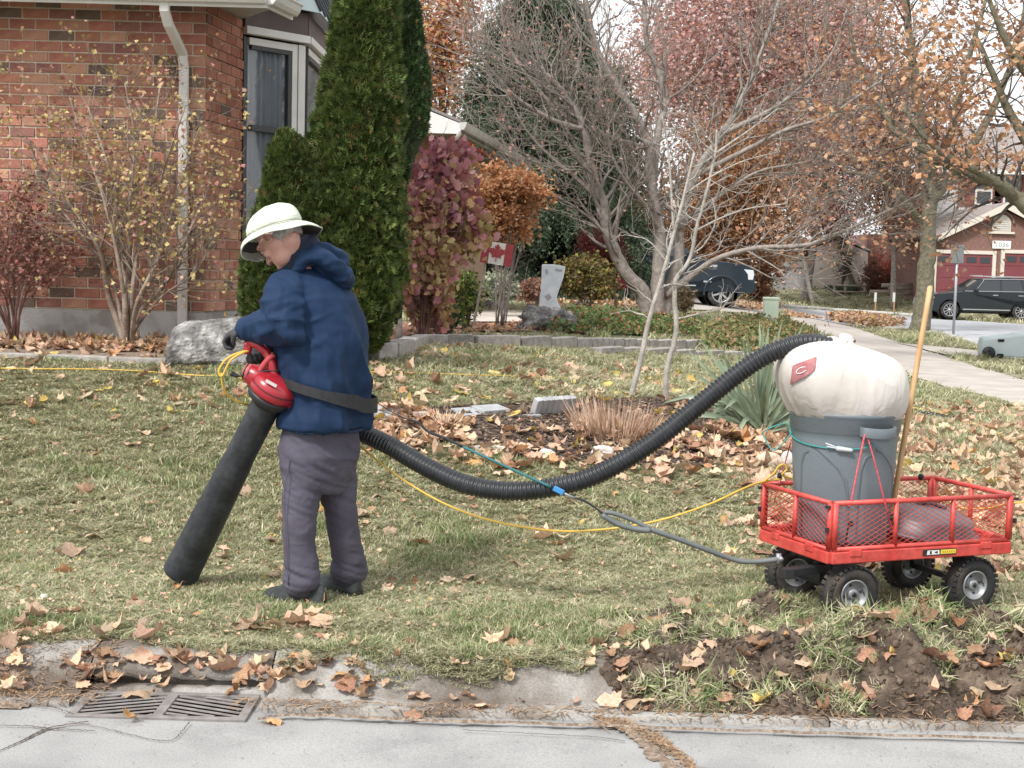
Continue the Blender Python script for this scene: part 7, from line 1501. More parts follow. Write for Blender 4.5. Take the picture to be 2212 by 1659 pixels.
b.build('rake_board', m_cream, gh)
for i, (u0_, u1_) in enumerate(((2024, 2143), (2170, 2289))):
    dr = bpy.data.objects.new('garage_door', None); link(dr, gh, ORG[gh.name]); a, c = q(u0_, 546), q(u1_, 549); zt = (a.z+c.z)/2-.02; xa, xb = a.x, c.x
    for k in range(4):
        b = MB(); h = (zt-gz-.3)/4; b.box(((xa+xb)/2, GY-.03, gz+.3+h*(k+.5)), xb-xa, .05, h-.012)
        pn = b.build('panel', m_gdoor, dr, bevel=.01)
    for k in range(4): b = MB(); wv = (xb-xa)/4; b.box((xa+wv*(k+.5), GY-.062, zt-.26), wv*.72, .02, .26); b.build('door_window', m_vglass, dr)
    b = MB(); b.box((xa-.09, GY-.05, (gz+zt)/2), .16, .10, zt-gz); b.box((xb+.09, GY-.05, (gz+zt)/2), .16, .10, zt-gz); b.box(((xa+xb)/2, GY-.052, zt+.08), xb-xa+.34, .10, .16); b.build('door_frame', m_cream, dr)
b = MB(); c = q(2163, 490); hw = .42; pts = [Vector((c.x-hw, GY-.05, c.z-.22))]+[Vector((c.x+hw*math.cos(t), GY-.05, c.z+.12+hw*math.sin(t))) for t in np.linspace(PI, 0, 12)]+[Vector((c.x+hw, GY-.05, c.z-.22))]; b.prism(pts, (0, .04, 0)); vt = b.build('arched_vent', m_cream, gh)
for k in range(7): b = MB(); zz_ = c.z-.15+k*.09; w_ = hw*2*.85 if zz_ < c.z+.12 else 2*math.sqrt(max(.01, hw*hw-(zz_-c.z-.12)**2))*.85; b.box((c.x, GY-.065, zz_), w_, .03, .045, Matrix.Rotation(.5, 4, 'X')); b.build('slat', m_white, vt)
b = MB(); pts = [Vector((c.x+(hw+.14)*math.cos(t), GY-.03, c.z+.12+(hw+.14)*math.sin(t))) for t in np.linspace(PI, 0, 16)]; b.tube(pts, .07, 4); b.build('brick_arch', mat('arch_brick', (.26, .17, .15), .9), gh)
b = MB(); b.box((c.x, GY-.06, c.z-.27), 1.15, .14, .09); b.build('sill', m_cream, gh)
c = q(2163, 529); b = MB(); b.box((c.x, GY-.05, c.z), .84, .06, .36); sgn = b.build('number_sign', mat('sign_white', (.72, .74, .72), .6), gh, bevel=.02)
text('1036', .27, (c.x, GY-.085, c.z-.005), (PI/2, 0, 0), mat('sign_grey', (.30, .32, .32), .7), sgn, sx=1.15)
# upper house
HY2 = 70.0
def q2(u_, v_): return P(u_, v_, HY2)
a, c = q2(1990, 640), q2(2420, 640); zt = q2(2120, 372).z
b = MB(); b.prism([Vector((a.x, HY2, .3)), Vector((c.x, HY2, .3)), Vector((c.x, HY2, zt)), Vector((a.x, HY2, zt))], (0, 8, 0)); b.build('upper_wall', m_gb, gh)
b = MB(); p = q2(2045, 430); b.box((p.x, HY2-.03, p.z), 1.0, .05, 3.6)
sd_ = b.build('siding', m_white, gh)
for k in range(14): b = MB(); b.box((p.x, HY2-.07, p.z-1.6+k*.25), 1.0, .04, .22, Matrix.Rotation(.12, 4, 'X')); b.build('board', m_white, sd_)
for uu in (2125, 2186):
    p = q2(uu, 410); b = MB(); b.box((p.x, HY2-.03, p.z), .86, .06, 1.5); wf = b.build('window', m_white, gh); b = MB(); b.box((p.x, HY2-.07, p.z+.36), .68, .03, .62); b.box((p.x, HY2-.07, p.z-.38), .68, .03, .58); b.build('pane', m_vglass, wf)
    for s_ in (-1, 1): b = MB(); b.box((p.x+s_*.68, HY2-.03, p.z), .38, .05, 1.5); b.build('shutter', m_gdoor, gh)
b = MB(); pa, pc = q2(1985, 374), q2(2430, 385); b.prism([Vector((a.x-.4, HY2-.5, zt-.02)), Vector((c.x+.4, HY2-.5, zt-.02)), Vector((c.x-1.5, HY2+4, zt+2.6)), Vector((a.x+2.0, HY2+4, zt+2.6))], (0, 0, .12)); b.build('upper_roof', m_rf2, gh)
b = MB(); b.box(((a.x+c.x)/2, HY2-.55, zt-.02), c.x-a.x+.8, .1, .18); b.build('fascia', m_white, gh)
for uu, vv in ((2078, 448), (2117, 447)):
    p = P(uu-5, vv+3, GY+4.2); b = MB(); b.box(p, .36, .4, .14); b.build('roof_vent', m_white, gh, bevel=.03)
# wing further left
b = MB(); a, c = P(1868, 640, 80), P(1995, 640, 80); zt = P(1930, 560, 80).z; b.prism([Vector((a.x, 80, .3)), Vector((c.x, 80, .3)), Vector((c.x, 80, zt+1.4)), Vector((a.x, 80, zt+1.4))], (0, 6, 0)); o = b.build('brick_building', m_gb); 
tag(o, 'low reddish brick building partly hidden behind the red bush', 'building')
# shed with pale wall
SY = 78.0
def q3(u_, v_): return P(u_, v_, SY)
sh = thing('shed', 'pale beige gabled building between the grey fence and the red bush', 'building', tuple(q3(1805, 625)))
m_beige = mat('beige_stucco', (.36, .32, .29), .9, (.40, .36, .33), 1); b = MB(); b.prism([Vector((q3(1750, 628).x, SY, .1)), Vector((q3(1875, 634).x, SY, .1)), q3(1875, 545), q3(1812, 517), q3(1750, 538)], (0, 8, 0)); b.build('wall', m_beige, sh)
b = MB(); b.box(q3(1746, 582)+Vector((0, -.05, 0)), .18, .15, 2.3); b.box(q3(1778, 624)+Vector((0, -.06, 0)), 1.6, .12, .10); b.build('dark_trim', mat('dark_brown_trim', (.035, .02, .022), .6), sh)
b = MB(); b.prism([q3(1738, 540), q3(1812, 513), q3(1884, 545), q3(1884, 540), q3(1812, 507), q3(1738, 535)], (0, 8.3, 0)); b.build('roof', m_rf2, sh)
b = MB(); b.prism([q3(1670, 560), q3(1735, 562), q3(1735, 520), q3(1670, 518)], (0, 5, 0)); b.build('porch_wall', m_soff, sh); b = MB(); b.prism([q3(1668, 540), q3(1736, 541), q3(1736, 521), q3(1668, 519)], (0, -.2, 0)); b.build('porch_fascia', m_white, sh)
b = MB(); b.prism([q3(1664, 520)+Vector((0, -.3, 0)), q3(1742, 522)+Vector((0, -.3, 0)), q3(1735, 500)+Vector((0, 3, 0)), q3(1672, 500)+Vector((0, 3, 0))], (0, 0, .1)); b.build('porch_roof', m_rf2, sh)
fn_ = thing('board_fence', 'weathered grey board fence left of the beige building', 'fence', tuple(P(1705, 630, 77))); m_fb = mat('grey_board', (.26, .26, .26), .9, (.36, .37, .38), 2, rnd=.2, stretch=(3, 3, .4))
for i in range(11):
    p = P(1676+i*6.4, 606, 77); b = MB(); b.box(p, .15, .03, 2.0); b.build('board', m_fb, fn_)
b = MB(); b.beam(P(1672, 570, 76.95), P(1745, 572, 76.95), .03, .34); b.build('rail', m_fb, fn_)
lf_ = thing('rail_fence', 'low rustic log rail fence beside the juniper', 'fence', tuple(P(1815, 640, 72)))
for uu in (1803, 1826, 1868): b = MB(); b.tube([P(uu, 640, 72), P(uu, 612, 72)], .07, 7); b.build('post', m_timber, lf_)
for v0_, v1_ in ((616, 618), (629, 632)): b = MB(); b.tube([P(1800, v0_, 71.9), P(1872, v1_, 71.9)], .05, 7); b.build('rail', m_timber, lf_)
lp = thing('log_pile', 'few cut logs stacked behind the mossy street tree', 'logs', tuple(P(1945, 640, 68)))
for uu, vv, l_ in ((1940, 616, 1.6), (1948, 622, 1.3), (1915, 630, 1.6), (1950, 634, 1.2)): p = P(uu, vv, 68); b = MB(); b.tube([p-Vector((l_/2, 0, .03)), p+Vector((l_/2, 0, .03))], .10, 9); b.build('log', m_timber, lp)
for uu, lab in ((1891, 'left survey stake with white top on the far verge'), (1931, 'right survey stake with white top on the far verge')):
    t_ = thing('survey_stake', lab, 'stake', tuple(P(uu, 662, 62)), 'survey stakes on the far verge'); b = MB(); b.box(P(uu, 642, 62), .10, .05, .42); b.build('stake_top', m_white, t_); b = MB(); b.box(P(uu, 662, 62), .05, .04, .5); b.build('stake_foot', mat('orange_stake', (.5, .25, .15), .8), t_)
# sign pole
sp_ = gp(2059, 727); Ys = sp_.y; st_ = thing('sign_post', 'thin grey metal post seen from behind its small traffic sign', 'sign', tuple(sp_)); b = MB(); b.tube([sp_-UZ*.1, P(2069, 534, Ys)], .036, 10); b.build('post', mat('galvanised', (.36, .38, .42), .5, metal=.4), st_)
b = MB(); b.box(P(2068, 549, Ys-.05), .36, .02, .50); b.build('sign_plate', mat('sign_back', (.16, .17, .17), .6), st_, bevel=.01)
# green utility pedestal
ub = gp(1663, 706); s_ = FPX/ub.y; b = MB(); b.box(ub+UZ*(31/s_), 30/s_, .28, 64/s_); b.box(ub+UZ*(61/s_)+Vector((0, 0, 0)), 32/s_, .31, 6/s_); o = b.build('utility_box', mat('pale_green_paint', (.44, .53, .42), .6, (.50, .58, .48), 3), bevel=.015); tag(o, 'pale green utility pedestal standing in the ground cover', 'utility box')
# wheeled bins lying on the verge
gb = gp(2165, 775); s_ = FPX/gb.y; wb = thing('wheeled_bin', 'teal green wheeled bin lying on its side at the right edge', 'bin', tuple(gb)); m_wb = mat('grey_teal_plastic', (.40, .48, .49), .45, (.48, .55, .56), 2); m_gr = mat('green_plastic', (.05, .15, .12), .45)
Xd = Vector((1, -.12, 0)).normalized(); Yd = Vector((.12, 1, 0)).normalized(); o0 = gb+Vector((-.38, .1, 0))
rg = []
for x_, w_, z0_, z1_ in ((0, .40, .06, .34), (.02, .44, .02, .40), (.25, .48, .015, .44), (.62, .54, .01, .485), (.64, .57, .0, .50), (.95, .60, .0, .53)):
    rg.append([o0+Xd*x_+Yd*y_+UZ*z_ for y_, z_ in ((.04, z0_), (w_-.04, z0_), (w_, z0_+.05), (w_, z1_-.05), (w_-.04, z1_), (.04, z1_), (0, z1_-.05), (0, z0_+.05))])
b = MB(); b.loft(rg); b.build('bin_body', m_wb, wb, bevel=.01)
b = MB(); b.box(o0+Xd*.36+Yd*.0+UZ*.36, .12, .03, .05); b.box(o0+Xd*.36+Yd*.0+UZ*.06, .12, .03, .07); b.build('recess_shade', m_black, wb)  # black boxes stand in for the shaded hand grip recesses
b = MB(); b.lathe(o0+Xd*.13-Yd*.03+UZ*.11, Yd, [(.03, -.04), (.115, -.045), (.125, -.02), (.125, .02), (.115, .03), (.02, .03)], 24); b.build('bin_wheel', m_trim, wb)
b = MB(); b.prism([o0+Xd*.80-Yd*.03+UZ*.0, o0+Xd*1.6-Yd*.03+UZ*.0, o0+Xd*1.6-Yd*.03+UZ*.48, o0+Xd*.95-Yd*.03+UZ*.50], Yd*.6); b.build('bin_lid', m_gr, wb, bevel=.03)
# ------------------------------------------------------------------ grass and fallen leaves (last, they need the bare ground)
def rand(n): return RNG.random(n)
def clump_mesh(name, nb, rad, h, wd, cols, lean=.5, dry=False):
    V = []; F = []; C = []
    for i in range(nb):
        a = RNG.uniform(0, 2*PI); r = rad*math.sqrt(RNG.random()); x, y = r*math.cos(a), r*math.sin(a)
        d = RNG.uniform(0, 2*PI); hh = h*RNG.uniform(.5, 1.2); ln = lean*hh*RNG.uniform(.2, 1.6)
        w = wd*RNG.uniform(.7, 1.3); fx, fy = math.cos(d), math.sin(d); px, py = -fy*w, fx*w
        n = len(V); z1 = hh*.55 if not dry else hh*.4; z2 = hh if not dry else hh*.55
        V += [(x-px, y-py, 0), (x+px, y+py, 0), (x+fx*ln*.4-px*.8, y+fy*ln*.4-py*.8, z1), (x+fx*ln*.4+px*.8, y+fy*ln*.4+py*.8, z1), (x+fx*ln, y+fy*ln, z2)]
        F += [(n, n+1, n+3, n+2), (n+2, n+3, n+4)]
        c = np.array(cols[RNG.integers(len(cols))])*RNG.uniform(.75, 1.25); C += [c]*5
    by = {}
    for f in F: by.setdefault(len(f), []).append(f)
    return mesh_np(name, V, [np.array(v) for v in by.values()], False, np.array(C))
m_blade = mat('grass_blade', (1, 1, 1), .8, tint=True, rnd=.22, trans=.25, spec=.2)
GR = [(.21, .27, .12), (.26, .31, .14), (.18, .24, .10), (.31, .33, .18), (.27, .30, .15)]
ST = [(.56, .50, .35), (.50, .45, .30), (.62, .56, .42), (.42, .39, .25)]
gc = []
for i in range(6): gc.append(clump_mesh('turf%d' % i, 34, .035, .020, .0016, GR*2+ST*3, 1.6))
for i in range(3): gc.append(clump_mesh('straw%d' % i, 34, .042, .018, .0018, ST*2+GR, 2.4, True))
for i in range(2): gc.append(clump_mesh('tuft%d' % i, 60, .045, .031, .0019, GR[:3]*2+ST[:2], 1.1))
LG = libcoll('grass_clumps', gc, [m_blade])
def lawnpts(n, y0, y1, kx=.43, mrg=.5, xlo=None):
    y = np.sqrt(RNG.random(n)*((y1+1)**2-(y0+1)**2)+(y0+1)**2)-1
    x = (RNG.random(n)*2-1)*(kx*y+mrg); return x, y
def bare(x, y, p):
    k = np.ones(len(x), bool)
    for poly in p: k &= ~inpoly(x, y, poly)
    return k
def vn(x, y, s, seed): return np.array([mnoise.noise((a*s, b*s, seed)) for a, b in zip(x, y)])
# near lawn
parts = []
for n, y0, y1, sc in ((26000, 5.2, 7.2, 1.0), (21000, 7.2, 10.5, 1.35), (13000, 10.5, 19, 2.2), (9000, 19, 50, 4.5), (6000, 50, 95, 8)):
    x, y = lawnpts(n, y0, y1); k = bare(x, y, NOGRASS)
    k &= ~((y < 11.9) & (y > 11.3) & (x < -2.2)) & ~((x < -1.9) & (y > 11.3) & (y < 30))
    sh = np.array([soilh(a, c) if c < 6 and a > 0 else 0 for a, c in zip(x, y)]); k &= (sh < .004)
    ed = ((x < -.85) & (y < 5.38+.05*np.sin(x*7)+.12*(x < -2))) | (y < 5.255+.045*np.sin(x*6)+.03*np.sin(x*17)); k &= ~ed
    x, y = x[k], y[k]; parts.append((x, y, np.full(len(x), sc)))
x = np.concatenate([p[0] for p in parts]); y = np.concatenate([p[1] for p in parts]); s = np.concatenate([p[2] for p in parts])
gn = vn(x, y, 1.3, 2)+.6*vn(x, y, 4.5, 7)
var = np.where(gn+RNG.normal(0, .16, len(x)) < -.02, 6+RNG.integers(0, 3, len(x)), RNG.integers(0, 6, len(x)))
tuf = (gn > .42) & (RNG.random(len(x)) < .28) | ((y < 6.1) & (y > 5.35) & (RNG.random(len(x)) < .22) & (gn > -.05)); var = np.where(tuf, 9+RNG.integers(0, 2, len(x)), var)
s = s*RNG.uniform(.75, 1.3, len(x)); n = len(x)
rot = np.stack([RNG.normal(0, .12, n), RNG.normal(0, .12, n), RNG.uniform(0, 6.3, n)], 1)
var = np.where((y < 5.42) & (RNG.random(n) < .7), 6+RNG.integers(0, 3, n), var)
grass = scatter('grass', np.stack([x, y, np.where(y < 5.42, base(x, y)-.001, G(x, y)-.002)], 1), rot, s, var, LG)
tag(grass, 'short patchy green and straw coloured grass all over the lawn', 'grass')
# grass growing out of the turned sods
x = RNG.uniform(.2, 4.1, 2000); y = RNG.uniform(5.08, 5.9, 2000); h = np.array([soilh(a, c) for a, c in zip(x, y)])
k = (h > .02) & (vn(x, y, 4, 5)+.25*(y-5.45)+RNG.normal(0, .10, len(x)) > .05); x, y, h = x[k], y[k], h[k]; n = len(x)
sod = scatter('sod_grass', np.stack([x, y, base(x, y)+h-.014], 1), np.stack([RNG.uniform(.2, 1.2, n), RNG.normal(0, .5, n), RNG.normal(0, .6, n)], 1), RNG.uniform(.8, 1.6, n), np.where(RNG.random(n) < .22, 9+RNG.integers(0, 2, n), RNG.integers(4, 9, n)), LG)
tag(sod, 'ragged grass sticking out of the overturned sods beside the kerb', 'grass')
# crumbs of soil
cl = []
for i in range(5):
    b = MB(); b.blob((0, 0, 0), .012, .012, .009, 1, .5, 3, i, smooth=False); cl.append(mesh_np('crumb%d' % i, np.concatenate(b.V), b.F))
LC = libcoll('soil_crumbs', cl, [m_soil])
x = RNG.uniform(.3, 4.1, 9000); y = RNG.uniform(5.03, 5.95, 9000); h = np.array([soilh(a, c) for a, c in zip(x, y)]); k = h > .01; x, y, h = x[k], y[k], h[k]; n = len(x)
cr = scatter('soil_crumbs', np.stack([x, y, base(x, y)+h-.01], 1), RNG.uniform(0, 6, (n, 3)), np.clip(RNG.gamma(2, .33, n), .1, 1.7), RNG.integers(0, 5, n), LC)
tag(cr, 'dark crumbs and clods of soil dug up along the kerb', 'soil')
# ---- leaf shapes
def leaf_mesh(name, kindl, curl, seed):
    rr = random.Random(seed)
    if kindl == 'maple':
        A = [(0, -.48), (.18, -.46), (.38, -.38), (.36, -.20), (.52, -.06), (.42, .08), (.46, .30), (.28, .30), (.20, .44), (0, .56)]
        out = A + [(-a, c) for a, c in A[::-1][1:-1]]
    elif kindl == 'oval':
        out = [(0, -.55), (.18, -.35), (.27, -.05), (.2, .28), (0, .58), (-.2, .28), (-.27, -.05), (-.18, -.35)]
    else:
        out = [(0, -.5), (.2, -.45), (.42, -.3), (.36, -.1), (.48, .08), (.3, .2), (.3, .42), (.1, .38), (0, .55), (-.12, .4), (-.32, .4), (-.3, .18), (-.46, .05), (-.36, -.12), (-.4, -.32), (-.18, -.45)]
    out = [(a*rr.uniform(.85, 1.15), c*rr.uniform(.85, 1.15)) for a, c in out]
    th = rr.uniform(0, PI)
    def z(a, c):
        q = a*math.cos(th)+c*math.sin(th); p = -a*math.sin(th)+c*math.cos(th)
        return curl*(q*q*1.5) + curl*.35*p*p + .05*math.sin(q*9+seed) + .04*math.sin(p*11)
    n = len(out); V = [(0, 0, z(0, 0))]; F = []
    for k in (.5, 1.0): V += [(a*k, c*k, z(a*k, c*k)+(rr.uniform(-.03, .03) if k == 1 else 0)) for a, c in out]
    for i in range(n): F.append((0, 1+i, 1+(i+1) % n))
    Q = [(1+i, 1+n+i, 1+n+(i+1) % n, 1+(i+1) % n) for i in range(n)]
    k = len(V); zz = z(0, -.5); V += [(-.012, -.48, zz), (.012, -.48, zz), (.03, -.95, zz+.05)]; F.append((k, k+1, k+2))
    V = [(a, c, d+.06) for a, c, d in V]
    me = mesh_np(name, V, [np.array(F), np.array(Q)], True); return me
def leafmat(name, c, c2): return mat(name, c, .75, c2, 9, rnd=.36, hueR=.012, trans=.18, spec=.25, bump=.3, bscale=14, bdist=.03)
lm = [leafmat('dry_leaf_tan', (.48, .33, .22), (.60, .45, .32)), leafmat('dry_leaf_peach', (.54, .34, .22), (.64, .46, .34)), leafmat('dry_leaf_brown', (.28, .15, .09), (.42, .26, .17)),
      leafmat('dry_leaf_orange', (.46, .23, .10), (.54, .33, .18)), leafmat('dry_leaf_pale', (.52, .40, .26), (.62, .50, .36)), leafmat('dry_leaf_yellow', (.50, .36, .08), (.58, .46, .18))]
lv = []; kinds = ['maple', 'rag', 'maple', 'oval', 'rag', 'maple', 'oval', 'rag']
for i, kd in enumerate(kinds): lv.append((leaf_mesh('leaf_shape_%d' % i, kd, [.7, 1.5, .35, 2.0, -.9, -1.2, 1.0, .25][i], i)))
allv = []
for mi in range(6):
    for sh in lv: allv.append(sh.copy())
LL = bpy.data.collections.new('leaf_shapes')
for i, me in enumerate(allv):
    me.materials.append(lm[i//8]); o = bpy.data.objects.new('leafshape_%02d' % i, me); LL.objects.link(o)
def pickvar(n, w): 
    w = np.array(w)/sum(w); return RNG.choice(6, n, p=w)*8 + RNG.integers(0, 8, n)
def leafpts(x, y, size, w, z=None):
    n = len(x); z = (G(x, y) if z is None else z)
    return np.stack([x, y, z], 1), np.stack([RNG.normal(0, .35, n), RNG.normal(0, .35, n), RNG.uniform(0, 6.3, n)], 1), size, pickvar(n, w)
sets = []
# sparse over the near lawn
x, y = lawnpts(1100, 5.36, 11.5); k = bare(x, y, [NOGRASS[0]]) ; k &= ~((x > 1.2) & (x < 2.5) & (y > 5.9) & (y < 6.9) & (RNG.random(len(x)) < .5))
k &= (vn(x, y, .9, 8)+RNG.normal(0, .25, len(x)) > -.10); x, y = x[k], y[k]
sets.append(leafpts(x, y, np.clip(RNG.gamma(5, .0125, len(x)), .022, .12), (5, 5, 3, 1.2, 4, .4), G(x, y)+.014))
x, y = lawnpts(10000, 5.36, 10.5); k = bare(x, y, [NOGRASS[0]]); x, y = x[k], y[k]
sets.append(leafpts(x, y, RNG.uniform(.010, .026, len(x)), (4, 4, 2, .5, 5, .3), G(x, y)+.016))
# dense carpet behind the cart on the right
n = 4300; y = RNG.uniform(6.9, 17, n); x = RNG.uniform(.16, .48, n)*y; k = bare(x, y, NOGRASS) & (vn(x, y, 1.1, 12)+RNG.normal(0, .2, n) > -.22); x, y = x[k], y[k]
sets.append(leafpts(x, y, np.clip(RNG.gamma(7, .0125, len(x)), .04, .14), (6, 5, 3, .6, 2, .2), G(x, y)+.015))
# between bed and house, yellow small ones
n = 2600; y = RNG.uniform(9.2, 15.5, n); x = RNG.uniform(-.42, .2, n)*y; k = bare(x, y, NOGRASS[:1]) & ~((x < -2.3) & (y > 11.4)) & (vn(x, y, .8, 14) > -.25); x, y = x[k], y[k]
sets.append(leafpts(x, y, np.clip(RNG.gamma(6, .012, len(x)), .03, .12), (3, 3, 1.5, .6, 4, 3), G(x, y)+.02))
# on the bed and round its rim
A = [gp(*p) for p in bedA]; 
n = 330; ii = RNG.integers(0, len(A)-1, n); f = RNG.random(n); x = np.array([A[i].lerp(A[i+1], t).x for i, t in zip(ii, f)])+RNG.normal(0, .05, n); y = np.array([A[i].lerp(A[i+1], t).y for i, t in zip(ii, f)])+RNG.normal(0, .22, n)
sets.append(leafpts(x, y, np.clip(RNG.gamma(7, .0115, n), .04, .13), (5, 6, 3, 1, 2, 0), G(x, y)+.03))
for (uu, vv, rx, ry, n) in ((1330, 945, .30, .20, 230), (1650, 960, .45, .4, 240), (960, 925, .15, .1, 25), (1500, 975, .5, .15, 90), (900, 905, .35, .1, 25)):
    c = gp(uu, vv); a = RNG.uniform(0, 6.3, n); r = np.sqrt(RNG.random(n)); x = c.x+rx*r*np.cos(a); y = c.y+ry*r*np.sin(a)
    sets.append(leafpts(x, y, np.clip(RNG.gamma(7, .0115, n), .04, .12), (4, 5, 5, 1, 1.5, 0), G(x, y)+.03+.03*RNG.random(n)))
# house bed
n = 1500; x = RNG.uniform(-5.6, -1.9, n); y = RNG.uniform(10.7, 11.36, n); sets.append(leafpts(x, y, np.clip(RNG.gamma(6, .012, n), .03, .1), (4, 4, 4, 1, 2, 1), G(x, y)+.03+.02*RNG.random(n)))
# kerb left: litter
n = 620; x = RNG.uniform(-2.9, -1.35, n); y = 4.97+.5*RNG.beta(2, 2, n); k = np.array([debh(a, c) for a, c in zip(x, y)]) > .006; x, y = x[k], y[k]
sets.append(leafpts(x, y, np.clip(RNG.gamma(2.6, .011, len(x)), .012, .10), (5, 5, 5, .6, 2, .1), base(x, y)+.03+.012*RNG.random(len(x))))
n = 95; x = RNG.uniform(-1.7, -.5, n); y = 5.16+.15*RNG.beta(2, 2, n); sets.append(leafpts(x, y, RNG.uniform(.03, .08, n), (5, 5, 4, .6, 2, .4), base(x, y)+.012))
n = 90; x = RNG.uniform(-.8, 2.2, n); y = RNG.uniform(5.12, 5.5, n); sets.append(leafpts(x, y, RNG.uniform(.025, .07, n), (5, 3, 5, 1, 1, 0), base(x, y)+.012))
n = 230; x = RNG.uniform(.4, 4, n); y = RNG.uniform(5.05, 5.8, n); h = np.array([soilh(a, c) for a, c in zip(x, y)]); sets.append(leafpts(x, y, RNG.uniform(.03, .105, n), (5, 5, 5, 1.6, 2, .6), base(x, y)+h+.006))
# explicitly seen big ones (picture points of leaves on the ground or kerb)
big = [(300, 1500, .14, 1), (215, 1452, .12, 4), (330, 1455, .12, 1), (370, 1478, .10, 0), (485, 1490, .13, 1), (670, 1420, .15, 3), (705, 1432, .07, 0), (300, 1310, .12, 0), (345, 1298, .11, 1), (415, 1310, .10, 1),
       (432, 1330, .10, 3), (640, 1355, .13, 1), (690, 1350, .12, 1), (668, 1335, .11, 0), (720, 1330, .09, 3), (655, 1380, .08, 1), (530, 1358, .11, 0), (560, 1365, .09, 1), (1083, 1392, .12, 1), (1035, 1535, .09, 1), (895, 1548, .09, 2),
       (730, 1495, .08, 3), (500, 1350, .08, 0), (75, 1408, .11, 0), (110, 1440, .13, 0), (30, 1430, .14, 0), (150, 1400, .12, 1), (275, 1558, .06, 3), (590, 1560, .06, 3), (1180, 1170, .15, 0), (1210, 1215, .13, 0), (1155, 1155, .1, 0), (1470, 1355, .08, 1), (1445, 1388, .08, 0),
       (1780, 1470, .09, 1), (1790, 1395, .1, 3), (1875, 1535, .11, 2), (1980, 1445, .11, 3), (1745, 1510, .08, 1), (1640, 1470, .11, 0), (2010, 1535, .11, 2), (1610, 1420, .09, 0), (690, 1310, .09, 3), (205, 985, .07, 3), (430, 995, .09, 0), (175, 1145, .08, 0), (450, 1175, .10, 0), (150, 1190, .07, 2), (570, 1285, .1, 0)]
bx = []; by = []; bs = []; bv = []
for u, v, sz, ci in big:
    q = gp(u, v)
    if q.y < 5.5: 
        q = onroad(u, v); q = Vector((q.x, q.y, 0))
    bx.append(q.x); by.append(q.y); bs.append(sz); bv.append(ci*8+int(RNG.choice([0, 2, 5, 1, 4])))
bx = np.array(bx); by = np.array(by); hz = np.array([soilh(a, c) for a, c in zip(bx, by)])
zz = np.where(by < 4.98, RZ+.004, base(bx, by))+hz+.008
sets.append((np.stack([bx, by, zz], 1), np.stack([RNG.normal(0, .25, len(bx)), RNG.normal(0, .25, len(bx)), RNG.uniform(0, 6.3, len(bx))], 1), np.array(bs), np.array(bv)))
# leaf pile by the street and leaves round the truck
for poly, n, sz, zz in (([(1779, 692), (1850, 686), (1960, 704), (1900, 712), (1842, 706)], 2200, .13, .25), ([(1690, 672), (1720, 680), (1780, 690), (1700, 685)], 300, .12, .06), ([(1560, 640), (1700, 664), (1640, 676), (1560, 668)], 900, .12, .1),
                        ([(1190, 655), (1330, 640), (1420, 655), (1400, 672), (1200, 665)], 1600, .12, .1), ([(880, 735), (1110, 724), (1500, 730), (1500, 700), (1120, 705), (900, 715)], 1600, .07, .07), ([(1500, 720), (1700, 700), (1760, 720), (1660, 770), (1520, 760)], 300, .1, .1)):
    w = [gp(*p) for p in poly]; pl = [(p.x, p.y) for p in w]; xa, xb = min(p[0] for p in pl), max(p[0] for p in pl); ya, yb = min(p[1] for p in pl), max(p[1] for p in pl)
    x = RNG.uniform(xa, xb, n*3); y = RNG.uniform(ya, yb, n*3); k = inpoly(x, y, pl); x, y = x[k][:n], y[k][:n]
    sets.append(leafpts(x, y, RNG.uniform(.6, 1.2, len(x))*sz, (3, 4, 4, 3, 1, 1) if zz > .08 else (4, 2, 4, 2, 1, 0), G(x, y)+.03+zz*RNG.random(len(x))))
Pp = np.concatenate([s[0] for s in sets]); Rr = np.concatenate([s[1] for s in sets]); Ss = np.concatenate([s[2] for s in sets]); Vv = np.concatenate([s[3] for s in sets])
vis = (Pp[:, 1] > 4.6) & (np.abs(Pp[:, 0]) < .378*Pp[:, 1]); app = np.where(vis, Ss/Pp[:, 1], 0)
order = np.argsort(-app); first = order[:300]; rest = order[300:]
LVS = [o.data for o in LL.objects]
names = sorted([o.name for o in LL.objects]); md = {i: bpy.data.objects[nm].data for i, nm in enumerate(names)}
for i in first:
    o = bpy.data.objects.new('fallen_leaf', md[int(Vv[i])]); o.location = Pp[i]; o.rotation_euler = Rr[i]; o.scale = (Ss[i],)*3
    COL.objects.link(o); o.parent = lawn
lf = scatter('fallen_leaves', Pp[rest], Rr[rest], Ss[rest], Vv[rest], LL)
tag(lf, 'dry tan and orange fallen leaves strewn over lawn, beds and kerb', 'fallen leaves')
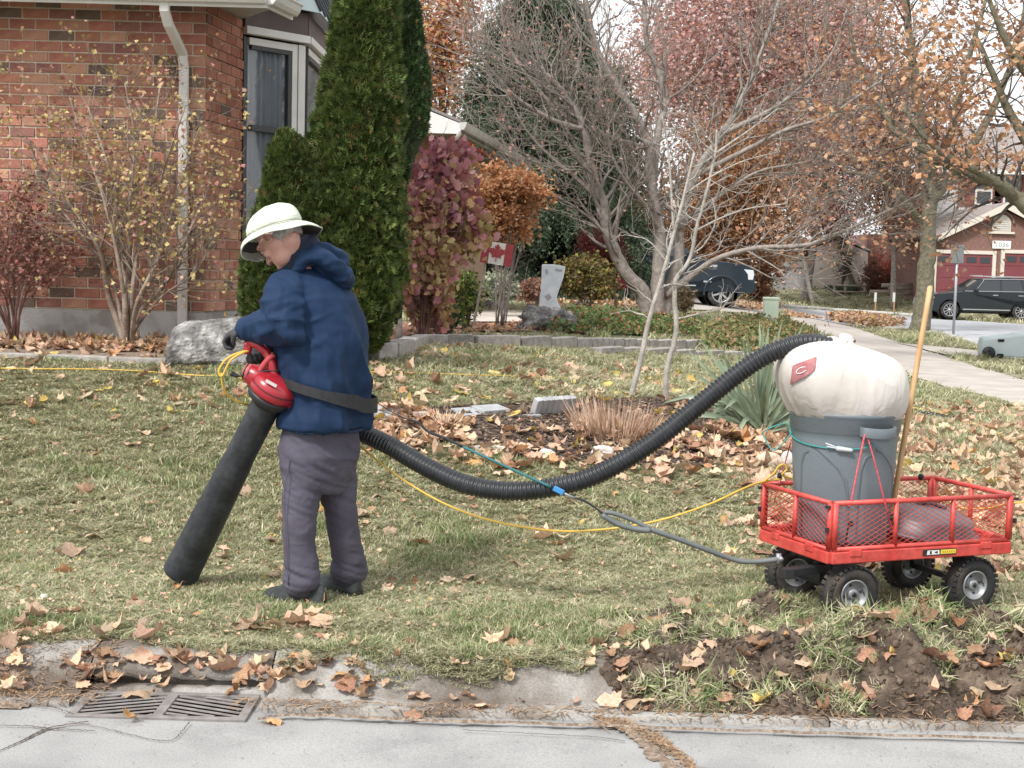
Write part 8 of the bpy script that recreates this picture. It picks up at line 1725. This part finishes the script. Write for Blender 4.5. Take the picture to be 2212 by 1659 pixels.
# twigs, bits and stones on the road and wood chips on the bed
b = MB()
n = 1200; x = RNG.uniform(-3, 3, n); y = RNG.uniform(4.0, 5.0, n)
for a, c in zip(x, y):
    s = RNG.uniform(.002, .006); th = RNG.uniform(0, 3.1); q = Vector((math.cos(th), math.sin(th), 0))*s; z = RZ+.001-.012*float(ss((c-4.6)/.5))
    b.add([(a-q.x, c-q.y, z+.002), (a+q.y*.5, c-q.x*.5, z+.003), (a+q.x, c+q.y, z+.002), (a-q.y*.5, c+q.x*.5, z+.004)], [(0, 1, 2, 3)])
o = b.build('road_grit', mat('grit', (.2, .17, .14), 1, (.34, .32, .29), 60)); kind(o, 'stuff'); tag(o, 'scattered grit and tiny twigs on the pale road', 'grit')
b = MB(); A2 = [(p.x, p.y) for p in [gp(*p) for p in bedA]] + [(p.x, p.y) for p in [gp(*p) for p in bedB]][::-1]
x = RNG.uniform(min(p[0] for p in A2), max(p[0] for p in A2), 26000); y = RNG.uniform(min(p[1] for p in A2), max(p[1] for p in A2), 26000); k = inpoly(x, y, A2); x, y = x[k][:9000], y[k][:9000]
for a, c in zip(x, y):
    l = RNG.uniform(.008, .03); th = RNG.uniform(0, 6.3); q = Vector((math.cos(th), math.sin(th), RNG.uniform(-.3, .5)))*l; w = Vector((-q.y, q.x, 0))*RNG.uniform(.15, .35); p = Vector((a, c, g1(a, c)+.018+.008*RNG.random())); g = RNG.uniform(.6, 1.9)
    b.add([p-q-w, p-q+w, p+q+w, p+q-w], [(0, 1, 2, 3)], col=(g, g*.93, g*.87))
o = b.build('wood_chips', mat('chips', (.13, .095, .075), 1, tint=True), colors=True); kind(o, 'stuff'); tag(o, 'grey brown wood chips covering the planting bed', 'wood chips')
b = MB()
for i in range(6500):
    t = RNG.random(); 
    if RNG.random() < .14:
        q = onroad(1290+t*250, 1560+t*t*150+RNG.normal(0, 8)); z = q.z+.008; x, y = q.x, q.y
    else:
        x = RNG.uniform(-3.2, -1.5) if RNG.random() < .6 else RNG.uniform(-1, 3.6); y = RNG.normal(5.04, .05) if x > -1.5 else RNG.uniform(4.97, 5.45); z = float(base(x, y))+(debh(x, y) if x < -1.2 else soilh(x, y))+.004
    l = RNG.uniform(.004, .022); th = RNG.uniform(0, 6.3); qv = Vector((math.cos(th), math.sin(th), RNG.uniform(-.1, .3)))*l; w = Vector((-qv.y, qv.x, 0))*.12; p = Vector((x, y, z)); g = RNG.uniform(.5, 1.5)
    b.add([p-qv-w, p-qv+w, p+qv+w, p+qv-w], [(0, 1, 2, 3)], col=(g, g*.9, g*.8))
o = b.build('plant_bits', mat('plant_bits_mat', (.28, .2, .13), 1, tint=True), colors=True); kind(o, 'stuff'); tag(o, 'dry stalks and crumbled leaf bits along the gutter and road joint', 'plant debris')
